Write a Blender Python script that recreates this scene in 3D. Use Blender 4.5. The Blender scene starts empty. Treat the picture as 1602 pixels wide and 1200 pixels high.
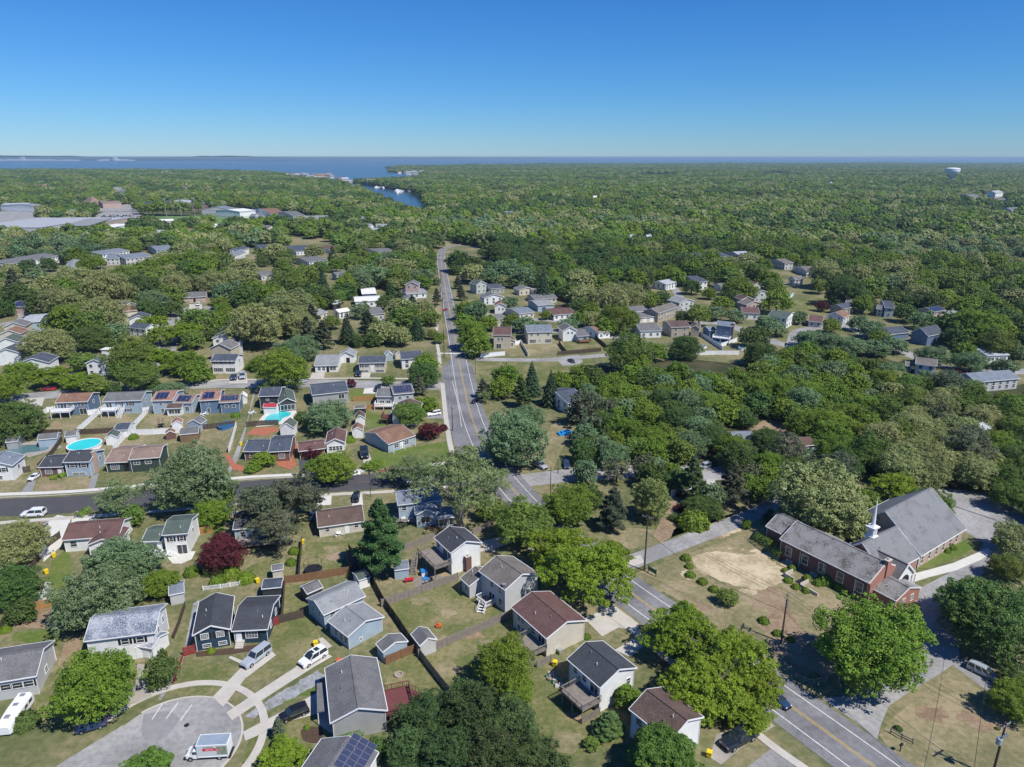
import bpy, bmesh, math, random
HAZE_DENSITY = 0.000072
import numpy as np
from mathutils import Vector, Matrix

# ------------------------------------------------------------------ camera, light, exposure
SC = bpy.context.scene
FPX, HORIZON, CAMH = 1112.0, 245.0, 80.0          # focal length in photo pixels, horizon row, drone height
PITCH = math.atan((600 - HORIZON) / FPX)
cam_d = bpy.data.cameras.new('camera'); cam = bpy.data.objects.new('camera', cam_d)
SC.collection.objects.link(cam)
cam_d.sensor_fit = 'HORIZONTAL'; cam_d.sensor_width = 36.0; cam_d.lens = FPX * 36.0 / 1602.0
cam_d.clip_start = 0.5; cam_d.clip_end = 120000
cam.location = (0, 0, CAMH); cam.rotation_euler = (math.pi / 2 - PITCH, 0, 0)
SC.camera = cam

SUN_AZ = math.radians(-38)        # direction towards the sun, measured from +x
SUN_EL = math.radians(53)
world = bpy.data.worlds.new('World'); SC.world = world; world.use_nodes = True
wn = world.node_tree.nodes; wl = world.node_tree.links
sky = wn.new('ShaderNodeTexSky'); sky.sky_type = 'NISHITA'; sky.sun_disc = False
sky.sun_elevation = SUN_EL; sky.sun_rotation = math.pi / 2 - SUN_AZ
sky.altitude = 0; sky.air_density = 1.0; sky.dust_density = 0.0; sky.ozone_density = 6.0
# one even colour response over the whole sky: the photograph's deeper, more saturated blue
sep = wn.new('ShaderNodeSeparateColor'); com = wn.new('ShaderNodeCombineColor'); wl.new(sky.outputs['Color'], sep.inputs[0])
for i, (g, k) in enumerate(((1.42, .345), (1.10, .515), (.95, .77))):
    a = wn.new('ShaderNodeMath'); a.operation = 'MULTIPLY'; a.inputs[1].default_value = 0.12
    b = wn.new('ShaderNodeMath'); b.operation = 'POWER'; b.inputs[1].default_value = g
    c = wn.new('ShaderNodeMath'); c.operation = 'MULTIPLY'; c.inputs[1].default_value = k / 0.12
    wl.new(sep.outputs[i], a.inputs[0]); wl.new(a.outputs[0], b.inputs[0]); wl.new(b.outputs[0], c.inputs[0]); wl.new(c.outputs[0], com.inputs[i])
wl.new(com.outputs[0], wn['Background'].inputs['Color'])
wn['Background'].inputs['Strength'].default_value = 0.126
sun_d = bpy.data.lights.new('sun', 'SUN'); sun = bpy.data.objects.new('sun', sun_d)
SC.collection.objects.link(sun)
sun_d.energy = 4.8; sun_d.angle = math.radians(0.53); sun_d.color = (1.0, 0.955, 0.88)
sd = Vector((math.cos(SUN_AZ) * math.cos(SUN_EL), math.sin(SUN_AZ) * math.cos(SUN_EL), math.sin(SUN_EL)))
sun.rotation_euler = sd.to_track_quat('Z', 'Y').to_euler()
sun.location = (60, -40, 200)
SC.view_settings.view_transform = 'Standard'; SC.view_settings.look = 'None'
SC.view_settings.gamma = 1; SC.view_settings.use_curve_mapping = False
SC.view_settings.exposure = 0.20
SC.cycles.max_bounces = 6; SC.cycles.diffuse_bounces = 3; SC.cycles.transmission_bounces = 3
SC.cycles.volume_bounces = 0; SC.cycles.transparent_max_bounces = 8

# ------------------------------------------------------------------ helpers
COL = SC.collection
CP, SP = math.cos(PITCH), math.sin(PITCH)
def at(px, py, z=0.0):
    """point of the place seen at photo pixel (px,py) at height z"""
    u = (px - 801) / FPX; v = (600 - py) / FPX
    dy = CP + v * SP; dz = -SP + v * CP
    t = (z - CAMH) / dz
    return Vector((u * t, dy * t, z))
def proj(p):
    x, y, z = p[0], p[1], p[2] - CAMH
    d = y * CP - z * SP; u = x / d; v = (y * SP + z * CP) / d
    return 801 + u * FPX, 600 - v * FPX
def depth_at(px, py, z=0.0):
    p = at(px, py, z); return p.y * CP - (p.z - CAMH) * SP
def height_from(px, py_top, py_ground):
    return CAMH * (1 - at(px, py_ground).y / at(px, py_top).y)

MATS = {}
def nmat(name):
    m = bpy.data.materials.new(name); m.use_nodes = True
    MATS[name] = m
    return m, m.node_tree.nodes, m.node_tree.links, m.node_tree.nodes['Principled BSDF']
def mat(name, col, rough=0.8, metal=0.0, vary=0.0, scale=1.0, bump=0.0, bscale=None, spec=0.3, col2=None, detail=4):
    """one colour broken up with noise between col and col2"""
    if name in MATS: return MATS[name]
    m, n, l, b = nmat(name)
    b.inputs['Roughness'].default_value = rough; b.inputs['Metallic'].default_value = metal
    b.inputs['Specular IOR Level'].default_value = spec
    tc = n.new('ShaderNodeTexCoord')
    if col2 is None and vary > 0: col2 = tuple(max(0, c * (1 - vary)) for c in col)
    if col2 is not None:
        nz = n.new('ShaderNodeTexNoise'); nz.inputs['Scale'].default_value = scale; nz.inputs['Detail'].default_value = detail
        nz.inputs['Roughness'].default_value = 0.65
        l.new(tc.outputs['Object'], nz.inputs['Vector'])
        r = n.new('ShaderNodeValToRGB'); e = r.color_ramp.elements
        e[0].position = 0.34; e[0].color = (*col2, 1); e[1].position = 0.62; e[1].color = (*col, 1)
        l.new(nz.outputs['Fac'], r.inputs['Fac']); l.new(r.outputs['Color'], b.inputs['Base Color'])
    else:
        b.inputs['Base Color'].default_value = (*col, 1)
    if bump:
        nb = n.new('ShaderNodeTexNoise'); nb.inputs['Scale'].default_value = bscale or scale * 6
        l.new(tc.outputs['Object'], nb.inputs['Vector'])
        bp = n.new('ShaderNodeBump'); bp.inputs['Strength'].default_value = bump; bp.inputs['Distance'].default_value = 0.05
        l.new(nb.outputs['Fac'], bp.inputs['Height']); l.new(bp.outputs['Normal'], b.inputs['Normal'])
    return m

def roofmat(name, col, col2, streak=0.0):
    """asphalt shingle: courses, per-shingle tint and weathering"""
    m, n, l, b = nmat(name)
    b.inputs['Roughness'].default_value = 0.9; b.inputs['Specular IOR Level'].default_value = 0.2
    tc = n.new('ShaderNodeTexCoord')
    vor = n.new('ShaderNodeTexNoise'); vor.inputs['Scale'].default_value = 5.0; vor.inputs['Detail'].default_value = 3
    l.new(tc.outputs['Object'], vor.inputs['Vector'])
    big = n.new('ShaderNodeTexNoise'); big.inputs['Scale'].default_value = 0.45; big.inputs['Detail'].default_value = 5
    l.new(tc.outputs['Object'], big.inputs['Vector'])
    mx = n.new('ShaderNodeMath'); mx.operation = 'MULTIPLY_ADD'; mx.inputs[1].default_value = 0.6
    l.new(vor.outputs['Fac'], mx.inputs[0])
    m2 = n.new('ShaderNodeMath'); m2.operation = 'MULTIPLY'; m2.inputs[1].default_value = 0.4 + streak
    l.new(big.outputs['Fac'], m2.inputs[0]); l.new(m2.outputs[0], mx.inputs[2])
    r = n.new('ShaderNodeValToRGB'); e = r.color_ramp.elements
    e[0].position = 0.43; e[0].color = (*col2, 1); e[1].position = 0.57; e[1].color = (*col, 1)
    l.new(mx.outputs[0], r.inputs['Fac']); l.new(r.outputs['Color'], b.inputs['Base Color'])
    w = n.new('ShaderNodeTexWave'); w.wave_type = 'BANDS'; w.bands_direction = 'Z'; w.inputs['Scale'].default_value = 2.6
    w.inputs['Distortion'].default_value = 0.4
    l.new(tc.outputs['Object'], w.inputs['Vector'])
    bp = n.new('ShaderNodeBump'); bp.inputs['Strength'].default_value = 0.35; bp.inputs['Distance'].default_value = 0.03
    l.new(w.outputs['Fac'], bp.inputs['Height']); l.new(bp.outputs['Normal'], b.inputs['Normal'])
    return m
def sidingmat(name, col):
    m, n, l, b = nmat(name)
    b.inputs['Roughness'].default_value = 0.6; b.inputs['Specular IOR Level'].default_value = 0.3
    tc = n.new('ShaderNodeTexCoord')
    w = n.new('ShaderNodeTexWave'); w.wave_type = 'BANDS'; w.bands_direction = 'Z'; w.wave_profile = 'SAW'
    w.inputs['Scale'].default_value = 1.25
    l.new(tc.outputs['Object'], w.inputs['Vector'])
    nz = n.new('ShaderNodeTexNoise'); nz.inputs['Scale'].default_value = 0.6; l.new(tc.outputs['Object'], nz.inputs['Vector'])
    r = n.new('ShaderNodeValToRGB'); e = r.color_ramp.elements
    e[0].position = 0.3; e[0].color = (*[c * 0.86 for c in col], 1); e[1].position = 0.7; e[1].color = (*col, 1)
    l.new(nz.outputs['Fac'], r.inputs['Fac'])
    r2 = n.new('ShaderNodeValToRGB'); e = r2.color_ramp.elements
    e[0].position = 0.0; e[0].color = (0.78, 0.78, 0.78, 1); e[1].position = 0.2; e[1].color = (1, 1, 1, 1)
    l.new(w.outputs['Fac'], r2.inputs['Fac'])
    mm = n.new('ShaderNodeMix'); mm.data_type = 'RGBA'; mm.blend_type = 'MULTIPLY'; mm.inputs[0].default_value = 1
    l.new(r.outputs['Color'], mm.inputs[6]); l.new(r2.outputs['Color'], mm.inputs[7])
    l.new(mm.outputs[2], b.inputs['Base Color'])
    bp = n.new('ShaderNodeBump'); bp.inputs['Strength'].default_value = 0.4; bp.inputs['Distance'].default_value = 0.03
    l.new(w.outputs['Fac'], bp.inputs['Height']); l.new(bp.outputs['Normal'], b.inputs['Normal'])
    return m
def brickmat(name, c1, c2, mortar):
    m, n, l, b = nmat(name)
    b.inputs['Roughness'].default_value = 0.85
    g = n.new('ShaderNodeNewGeometry'); tc = n.new('ShaderNodeTexCoord')
    # brick courses follow the wall: x+y along the wall, z up
    sx = n.new('ShaderNodeSeparateXYZ'); l.new(tc.outputs['Object'], sx.inputs[0])
    ad = n.new('ShaderNodeMath'); ad.operation = 'ADD'; l.new(sx.outputs[0], ad.inputs[0]); l.new(sx.outputs[1], ad.inputs[1])
    cb = n.new('ShaderNodeCombineXYZ'); l.new(ad.outputs[0], cb.inputs[0]); l.new(sx.outputs[2], cb.inputs[1])
    bt = n.new('ShaderNodeTexBrick'); bt.inputs['Scale'].default_value = 4.0
    bt.inputs['Color1'].default_value = (*c1, 1); bt.inputs['Color2'].default_value = (*c2, 1); bt.inputs['Mortar'].default_value = (*mortar, 1)
    bt.inputs['Mortar Size'].default_value = 0.012
    l.new(cb.outputs[0], bt.inputs['Vector']); l.new(bt.outputs['Color'], b.inputs['Base Color'])
    return m
def roadmat(name, c):
    """worn asphalt: broad stains, fine aggregate, sealed cracks"""
    m, n, l, b = nmat(name); b.inputs['Roughness'].default_value = .92; b.inputs['Specular IOR Level'].default_value = .2
    tc = n.new('ShaderNodeTexCoord'); cur = None
    def ramp(fac, p0, c0, p1, c1):
        r = n.new('ShaderNodeValToRGB'); e = r.color_ramp.elements; e[0].position = p0; e[0].color = (c0, c0, c0, 1); e[1].position = p1; e[1].color = (c1, c1, c1, 1)
        l.new(fac, r.inputs['Fac']); return r.outputs['Color']
    outs = []
    for sc_, d_, p0, c0, p1, c1 in ((.11, 6, .35, .74, .62, 1.08), (1.1, 5, .38, .86, .6, 1.05), (14, 2, .3, .8, .7, 1.12)):
        q = n.new('ShaderNodeTexNoise'); q.inputs['Scale'].default_value = sc_; q.inputs['Detail'].default_value = d_; l.new(tc.outputs['Object'], q.inputs['Vector']); outs.append(ramp(q.outputs['Fac'], p0, c0, p1, c1))
    wq = n.new('ShaderNodeTexNoise'); wq.inputs['Scale'].default_value = .5; l.new(tc.outputs['Object'], wq.inputs['Vector'])
    va = n.new('ShaderNodeVectorMath'); va.operation = 'ADD'; l.new(tc.outputs['Object'], va.inputs[0]); vs_ = n.new('ShaderNodeVectorMath'); vs_.operation = 'SCALE'; vs_.inputs['Scale'].default_value = 3.0
    l.new(wq.outputs['Color'], vs_.inputs[0]); l.new(vs_.outputs[0], va.inputs[1])
    vo = n.new('ShaderNodeTexVoronoi'); vo.feature = 'DISTANCE_TO_EDGE'; vo.inputs['Scale'].default_value = .13; l.new(va.outputs[0], vo.inputs['Vector'])
    outs.append(ramp(vo.outputs['Distance'], .0015, .80, .007, 1.0))
    base = n.new('ShaderNodeRGB'); base.outputs[0].default_value = (*c, 1); cur = base.outputs[0]
    for o in outs:
        x = n.new('ShaderNodeMix'); x.data_type = 'RGBA'; x.blend_type = 'MULTIPLY'; x.inputs[0].default_value = 1; l.new(cur, x.inputs[6]); l.new(o, x.inputs[7]); cur = x.outputs[2]
    l.new(cur, b.inputs['Base Color']); return m
def groundmat(name, cols, s1=0.09, s2=1.7, s3=14.0):
    """three tones by broad and fine noise: green, olive, dry"""
    m, n, l, b = nmat(name)
    b.inputs['Roughness'].default_value = 0.95; b.inputs['Specular IOR Level'].default_value = 0.1
    tc = n.new('ShaderNodeTexCoord')
    def nz(s, d=6):
        x = n.new('ShaderNodeTexNoise'); x.inputs['Scale'].default_value = s; x.inputs['Detail'].default_value = d; x.inputs['Roughness'].default_value = 0.6
        l.new(tc.outputs['Object'], x.inputs['Vector']); return x
    a, f, h = nz(s1), nz(s2), nz(s3)
    k = n.new('ShaderNodeMath'); k.operation = 'MULTIPLY_ADD'; k.inputs[1].default_value = 0.45; l.new(a.outputs['Fac'], k.inputs[0])
    k2 = n.new('ShaderNodeMath'); k2.operation = 'MULTIPLY_ADD'; k2.inputs[1].default_value = 0.33; l.new(f.outputs['Fac'], k2.inputs[0])
    k3 = n.new('ShaderNodeMath'); k3.operation = 'MULTIPLY'; k3.inputs[1].default_value = 0.22; l.new(h.outputs['Fac'], k3.inputs[0])
    l.new(k3.outputs[0], k2.inputs[2]); l.new(k2.outputs[0], k.inputs[2])
    r = n.new('ShaderNodeValToRGB'); e = r.color_ramp.elements
    ps = [0.42, 0.50, 0.57] if len(cols) == 3 else [0.38, 0.46, 0.54, 0.62]
    e[0].position = ps[0]; e[0].color = (*cols[0], 1); e[1].position = ps[-1]; e[1].color = (*cols[-1], 1)
    for p, c in zip(ps[1:-1], cols[1:-1]):
        q = e.new(p); q.color = (*c, 1)
    l.new(k.outputs[0], r.inputs['Fac']); l.new(r.outputs['Color'], b.inputs['Base Color'])
    bp = n.new('ShaderNodeBump'); bp.inputs['Strength'].default_value = 0.5; bp.inputs['Distance'].default_value = 0.1
    l.new(h.outputs['Fac'], bp.inputs['Height']); l.new(bp.outputs['Normal'], b.inputs['Normal'])
    return m
def leafmat(name, c1, c2, tr=0.3, huev=0.03, valv=0.3, nscale=0.7):
    m, n, l, b = nmat(name)
    out = n['Material Output']
    b.inputs['Roughness'].default_value = 0.55; b.inputs['Specular IOR Level'].default_value = 0.25
    tc = n.new('ShaderNodeTexCoord')
    nz = n.new('ShaderNodeTexNoise'); nz.inputs['Scale'].default_value = nscale * 6; nz.inputs['Detail'].default_value = 3
    l.new(tc.outputs['Object'], nz.inputs['Vector'])
    r = n.new('ShaderNodeValToRGB'); e = r.color_ramp.elements
    e[0].position = 0.38; e[0].color = (*c2, 1); e[1].position = 0.60; e[1].color = (*c1, 1)
    l.new(nz.outputs['Fac'], r.inputs['Fac'])
    oi = n.new('ShaderNodeObjectInfo')
    hs = n.new('ShaderNodeHueSaturation')
    mr = n.new('ShaderNodeMapRange'); mr.inputs['To Min'].default_value = 0.5 - huev; mr.inputs['To Max'].default_value = 0.5 + huev
    l.new(oi.outputs['Random'], mr.inputs['Value']); l.new(mr.outputs[0], hs.inputs['Hue'])
    mu = n.new('ShaderNodeMath'); mu.operation = 'MULTIPLY'; mu.inputs[1].default_value = 7.31; l.new(oi.outputs['Random'], mu.inputs[0])
    fr = n.new('ShaderNodeMath'); fr.operation = 'FRACT'; l.new(mu.outputs[0], fr.inputs[0])
    mv = n.new('ShaderNodeMapRange'); mv.inputs['To Min'].default_value = 1 - valv; mv.inputs['To Max'].default_value = 1 + valv * 0.6
    l.new(fr.outputs[0], mv.inputs['Value']); l.new(mv.outputs[0], hs.inputs['Value'])
    l.new(r.outputs['Color'], hs.inputs['Color']); l.new(hs.outputs['Color'], b.inputs['Base Color'])
    if tr > 0:
        t = n.new('ShaderNodeBsdfTranslucent'); l.new(hs.outputs['Color'], t.inputs['Color'])
        ms = n.new('ShaderNodeMixShader'); ms.inputs[0].default_value = tr
        l.new(b.outputs[0], ms.inputs[1]); l.new(t.outputs[0], ms.inputs[2]); l.new(ms.outputs[0], out.inputs['Surface'])
    return m

class MB:
    """mesh collector"""
    def __init__(s): s.v = []; s.f = []; s.mi = []; s.smooth = False
    def add(s, vs, fs, mi=0):
        o = len(s.v); s.v += [tuple(v) for v in vs]
        s.f += [tuple(i + o for i in f) for f in fs]; s.mi += [mi] * len(fs)
    def box(s, x0, x1, y0, y1, z0, z1, M=None, mi=0):
        vs = [Vector(p) for p in ((x0,y0,z0),(x1,y0,z0),(x1,y1,z0),(x0,y1,z0),(x0,y0,z1),(x1,y0,z1),(x1,y1,z1),(x0,y1,z1))]
        if M is not None: vs = [M @ v for v in vs]
        s.add(vs, [(3,2,1,0),(4,5,6,7),(0,1,5,4),(1,2,6,5),(2,3,7,6),(3,0,4,7)], mi)
    def bar(s, a, b, w, h=None, mi=0):
        a = Vector(a); b = Vector(b); d = (b - a); L = d.length
        if L < 1e-6: return
        q = d.to_track_quat('X', 'Z').to_matrix().to_4x4(); q.translation = a
        h = h or w
        s.box(0, L, -w/2, w/2, -h/2, h/2, q, mi)
    def tube(s, pts, rs, n=6, mi=0, cap=True):
        rings = []
        for i, p in enumerate(pts):
            p = Vector(p); a = Vector(pts[max(0, i-1)]); b = Vector(pts[min(len(pts)-1, i+1)])
            q = (b - a).to_track_quat('Z', 'Y')
            rings.append([p + q @ Vector((rs[i]*math.cos(2*math.pi*k/n), rs[i]*math.sin(2*math.pi*k/n), 0)) for k in range(n)])
        vs = [v for r in rings for v in r]; fs = []
        for i in range(len(rings)-1):
            for k in range(n):
                fs.append((i*n+k, i*n+(k+1)%n, (i+1)*n+(k+1)%n, (i+1)*n+k))
        if cap: fs.append(tuple(range(n-1, -1, -1))); fs.append(tuple((len(rings)-1)*n+k for k in range(n)))
        s.add(vs, fs, mi)
    def lathe(s, prof, n=16, M=None, mi=0):
        vs = []; fs = []
        for r, z in prof:
            for k in range(n):
                v = Vector((r*math.cos(2*math.pi*k/n), r*math.sin(2*math.pi*k/n), z)); vs.append(M @ v if M is not None else v)
        for i in range(len(prof)-1):
            for k in range(n): fs.append((i*n+k, i*n+(k+1)%n, (i+1)*n+(k+1)%n, (i+1)*n+k))
        fs.append(tuple(range(n-1, -1, -1))); fs.append(tuple((len(prof)-1)*n+k for k in range(n)))
        s.add(vs, fs, mi)
    def prism(s, poly, z0, z1, mi=0):
        n = len(poly); vs = [(p[0], p[1], z0) for p in poly] + [(p[0], p[1], z1) for p in poly]
        fs = [tuple(range(n-1, -1, -1)), tuple(range(n, 2*n))] + [(i, (i+1)%n, n+(i+1)%n, n+i) for i in range(n)]
        s.add(vs, fs, mi)
    def mesh(s, name, mats):
        me = bpy.data.meshes.new(name); me.from_pydata(s.v, [], s.f)
        for m in (mats if isinstance(mats, (list, tuple)) else [mats]): me.materials.append(m)
        if any(s.mi): me.polygons.foreach_set('material_index', s.mi)
        if s.smooth: me.polygons.foreach_set('use_smooth', [True]*len(me.polygons))
        me.update(); return me
    def build(s, name, mats, parent=None, off=None):
        """links as one object; vertices are world coordinates (or relative to the parent when off is given)"""
        if off is not None: s.v = [(x-off[0], y-off[1], z-off[2]) for x, y, z in s.v]
        return link(name, s.mesh(name, mats), parent)
def link(name, me, parent=None, loc=None, rz=0.0, scale=None):
    o = bpy.data.objects.new(name, me); COL.objects.link(o)
    if parent is not None: o.parent = parent
    if loc is not None: o.location = loc
    if rz: o.rotation_euler = (0, 0, rz)
    if scale is not None: o.scale = scale
    return o
def tag(o, label=None, cat=None, group=None, kind=None):
    if label: o['label'] = label
    if cat: o['category'] = cat
    if group: o['group'] = group
    if kind: o['kind'] = kind
    return o
def thing(name, label, cat, loc=(0,0,0), rz=0.0, group=None):
    o = bpy.data.objects.new(name, None); COL.objects.link(o); o.location = loc; o.rotation_euler = (0,0,rz)
    o.empty_display_size = 0.5
    return tag(o, label, cat, group)
LAND = []      # (nick, x, y) landmarks used to describe trees
def landmark(nick, p): LAND.append((nick, p[0], p[1]))
EXCL = []      # ground polygons without trees
def inpoly(x, y, poly):
    c = False; n = len(poly); j = n - 1
    for i in range(n):
        xi, yi = poly[i][0], poly[i][1]; xj, yj = poly[j][0], poly[j][1]
        if (yi > y) != (yj > y) and x < (xj-xi)*(y-yi)/(yj-yi)+xi: c = not c
        j = i
    return c
def smooth_line(pts, n=6):
    out = []
    P = [pts[0]] + list(pts) + [pts[-1]]
    for i in range(1, len(P)-2):
        p0, p1, p2, p3 = [Vector(P[k][:2]) for k in (i-1, i, i+1, i+2)]
        for k in range(n):
            t = k / n
            out.append(0.5*((2*p1)+(-p0+p2)*t+(2*p0-5*p1+4*p2-p3)*t*t+(-p0+3*p1-3*p2+p3)*t**3))
    out.append(Vector(P[-1][:2])); return out
ZC = 0
def sheet(name, pts, z, m, px=True, excl=True, label=None, smooth=0, thick=0.0, kind='structure', rag=0.0):
    """flat piece of ground from a pixel (or metre) outline"""
    global ZC
    ZC += 1; z = z + ZC*0.00002
    w = [at(*p)[:2] for p in pts] if px else [tuple(p[:2]) for p in pts]
    if smooth: 
        w = [tuple(q) for q in smooth_line(w + [w[0]], smooth)[:-1]]
    if excl: EXCL.append(w)
    if rag:
        rg = random.Random(int(abs(w[0][0]*10))); w2 = []
        for a, b in zip(w, w[1:]+w[:1]):
            k = max(1, int(math.hypot(b[0]-a[0], b[1]-a[1])/.7))
            for i in range(k): t = i/k; w2.append((a[0]+(b[0]-a[0])*t+rg.uniform(-rag, rag), a[1]+(b[1]-a[1])*t+rg.uniform(-rag, rag)))
        w = w2
    bm = bmesh.new()
    vs = [bm.verts.new((x, y, z)) for x, y in w]
    f = bm.faces.new(vs)
    if f.normal.z < 0: f.normal_flip()
    bm.normal_update()
    if f.normal.z < 0: f.normal_flip()
    if thick:
        r = bmesh.ops.extrude_face_region(bm, geom=[f])
        for v in [g for g in r['geom'] if isinstance(g, bmesh.types.BMVert)]: v.co.z -= thick
        bmesh.ops.recalc_face_normals(bm, faces=bm.faces[:])
    bmesh.ops.triangulate(bm, faces=bm.faces[:])
    me = bpy.data.meshes.new(name); bm.to_mesh(me); bm.free(); me.materials.append(m)
    o = link(name, me); o['kind'] = kind
    if label: o['label'] = label
    return o
def ribbon(name, w, width, z, m, excl=True, off=0.0, zt=0.0, dash=None, kind='structure', parent=None):
    """strip along a world polyline"""
    global ZC
    ZC += 1; z = z + ZC*0.00002
    w = [Vector(p[:2]) for p in w]; L = []; R = []
    for i, p in enumerate(w):
        d = (w[min(i+1, len(w)-1)] - w[max(0, i-1)]).normalized(); nrm = Vector((-d.y, d.x))
        L.append(p + nrm*(off+width/2)); R.append(p + nrm*(off-width/2))
    if excl: EXCL.append([tuple(p) for p in L] + [tuple(p) for p in reversed(R)])
    mb = MB(); n = len(w)
    vs = [(p.x, p.y, z) for p in L] + [(p.x, p.y, z) for p in R]
    fs = [(i, n+i, n+i+1, i+1) for i in range(n-1)]
    if dash:
        fs = [f for i, f in enumerate(fs) if i % 2 == 0]
    mb.add(vs, fs)
    if zt:
        vs2 = [(p.x, p.y, z-zt) for p in L] + [(p.x, p.y, z-zt) for p in R]
        o = len(mb.v); mb.v += vs2
        for i in range(n-1):
            mb.f.append((i, i+1, o+i+1, o+i)); mb.mi.append(0)
            mb.f.append((n+i+1, n+i, o+n+i, o+n+i+1)); mb.mi.append(0)
    ob = link(name, mb.mesh(name, m), parent)
    if parent is None: ob['kind'] = kind
    return ob
# ------------------------------------------------------------------ materials
WALLS = {}
for k, c in dict(white=(.80,.81,.80), cream=(.60,.56,.47), ltblue=(.36,.45,.53), blue=(.13,.20,.30), navy=(.030,.062,.098),
                 grey=(.36,.37,.37), ltgrey=(.52,.53,.53), tan=(.40,.34,.28), beige=(.52,.47,.38), green=(.045,.07,.06), dark=(.05,.055,.065),
                 red=(.35,.03,.04), pink=(.50,.38,.34), palegreen=(.45,.50,.46), wood=(.22,.15,.09)).items():
    WALLS[k] = sidingmat('siding_' + k, c)
WALLS['brick'] = brickmat('brick_dark', (.17,.080,.062), (.12,.056,.046), (.22,.18,.16))
WALLS['brickpale'] = brickmat('brick_pale', (.46,.32,.26), (.38,.26,.21), (.45,.40,.34))
WALLS['brickred'] = brickmat('brick_red', (.36,.155,.11), (.28,.12,.085), (.38,.3,.26))
ROOFS = {}
for k, c, d in (('char',(.068,.073,.085),(.047,.051,.060)), ('grey',(.175,.175,.180),(.115,.115,.120)), ('ltgrey',(.28,.29,.30),(.20,.21,.22)),
                ('blugrey',(.20,.23,.27),(.13,.155,.19)), ('brown',(.135,.095,.08),(.085,.058,.05)), ('maroon',(.150,.088,.080),(.105,.060,.055)),
                ('salmon',(.34,.20,.15),(.23,.125,.095)), ('navy',(.085,.10,.13),(.05,.062,.085)), ('green',(.10,.13,.115),(.065,.088,.078)),
                ('rust',(.25,.15,.105),(.165,.095,.068)), ('taupe',(.19,.175,.16),(.125,.112,.10)), ('mottled',(.36,.38,.42),(.11,.135,.18)),
                ('silver',(.40,.42,.45),(.30,.32,.35)), ('redroof',(.42,.05,.07),(.33,.04,.055)), ('white',(.72,.72,.72),(.6,.6,.6)), ('tanroof',(.27,.20,.165),(.18,.13,.11))):
    ROOFS[k] = roofmat('shingle_' + k, c, d)
ROOFS['lichen'] = roofmat('shingle_lichen', (.255,.25,.245), (.075,.068,.064), 0.12)
ROOFS['church'] = roofmat('shingle_church', (.195,.20,.208), (.125,.128,.132), 0.15)
TRIM = mat('white_trim', (.74,.75,.75), 0.5)
GLASS = mat('window_glass', (.025,.035,.045), 0.08, spec=0.8)
SHUT = mat('black_shutter', (.018,.019,.022), 0.6)
CONC = mat('concrete', (.50,.47,.42), 0.9, vary=0.14, scale=0.5, bump=0.1)
CONCP = mat('pale_concrete', (.60,.59,.54), 0.9, vary=0.10, scale=0.5, bump=0.1)
DIRTYC = mat('worn_concrete', (.36,.33,.29), 0.9, vary=0.25, scale=0.35, bump=0.1)
ASPH = roadmat('asphalt_grey', (.215,.215,.225))
ASPHL = roadmat('asphalt_pale', (.335,.33,.325))
ASPHD = mat('asphalt_new', (.078,.078,.085), 0.92, vary=0.15, scale=0.3, bump=0.2, bscale=9)
ASPHP = mat('asphalt_patch', (.265,.262,.265), 0.95, vary=0.15, scale=0.8, bump=0.2, bscale=9)
LINEW = mat('road_paint_white', (.70,.70,.68), 0.7, vary=0.25, scale=2.0)
LINEY = mat('road_paint_yellow', (.52,.36,.10), 0.7, vary=0.25, scale=2.0)
SAND = groundmat('bare_sand', [(.32,.27,.16), (.46,.38,.26), (.56,.47,.33)], 0.25, 1.5, 9)
DIRT = groundmat('bare_soil', [(.20,.14,.09), (.27,.20,.13), (.32,.25,.17)], 0.2, 1.4, 10)
MULCH = mat('mulch', (.10,.065,.045), 0.95, vary=0.5, scale=4, bump=0.4)
GRAVEL = groundmat('grey_gravel', [(.18,.19,.14), (.28,.29,.31), (.36,.37,.40)], 0.5, 2.5, 14)
TERRA = mat('red_patio', (.42,.15,.085), 0.9, vary=0.3, scale=1.5)
GROUND = groundmat('rough_grass', [(.095,.115,.045), (.165,.165,.080), (.26,.22,.13)], 0.05, 0.7, 9)
LAWN = groundmat('mown_lawn', [(.095,.125,.038), (.155,.160,.065), (.245,.215,.115)], 0.12, 1.3, 11)
LAWNG = groundmat('green_lawn', [(.085,.140,.028), (.120,.160,.040), (.175,.185,.07)], 0.14, 1.3, 11)
LAWND = groundmat('dry_lawn', [(.150,.150,.075), (.225,.200,.110), (.32,.265,.165)], 0.11, 1.0, 11)
WOODFLOOR_SHADE = groundmat('woodland_floor_shade', [(.035,.045,.02), (.06,.065,.03), (.09,.08,.045)], 0.1, 1, 9)  # dark soil tones with the deep shade between crowns put into the colour
WOOD = mat('weathered_wood', (.26,.23,.20), 0.9, vary=0.3, scale=1.5)
WOODB = mat('brown_wood', (.24,.13,.07), 0.85, vary=0.3, scale=1.5)
WOODO = mat('orange_wood', (.42,.23,.09), 0.85, vary=0.25, scale=1.5)
WOODD = mat('dark_wood', (.10,.075,.06), 0.9, vary=0.4, scale=1.5)
WOODR = mat('red_painted_wood', (.30,.05,.05), 0.8, vary=0.3, scale=1.5)
DECKR = mat('maroon_deck', (.16,.055,.055), 0.8, vary=0.2, scale=1.5)
VINYL = mat('white_vinyl', (.76,.77,.78), 0.45)
METAL = mat('galvanised', (.45,.46,.47), 0.45, metal=0.6)
DARKM = mat('dark_metal', (.04,.04,.045), 0.5, metal=0.5)
POLE = mat('creosote_pole', (.10,.075,.06), 0.95, vary=0.3, scale=2)
RUBBER = mat('rubber', (.015,.015,.016), 0.85)
SOLAR = mat('solar_cell', (.012,.02,.075), 0.18, spec=0.7)
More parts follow.
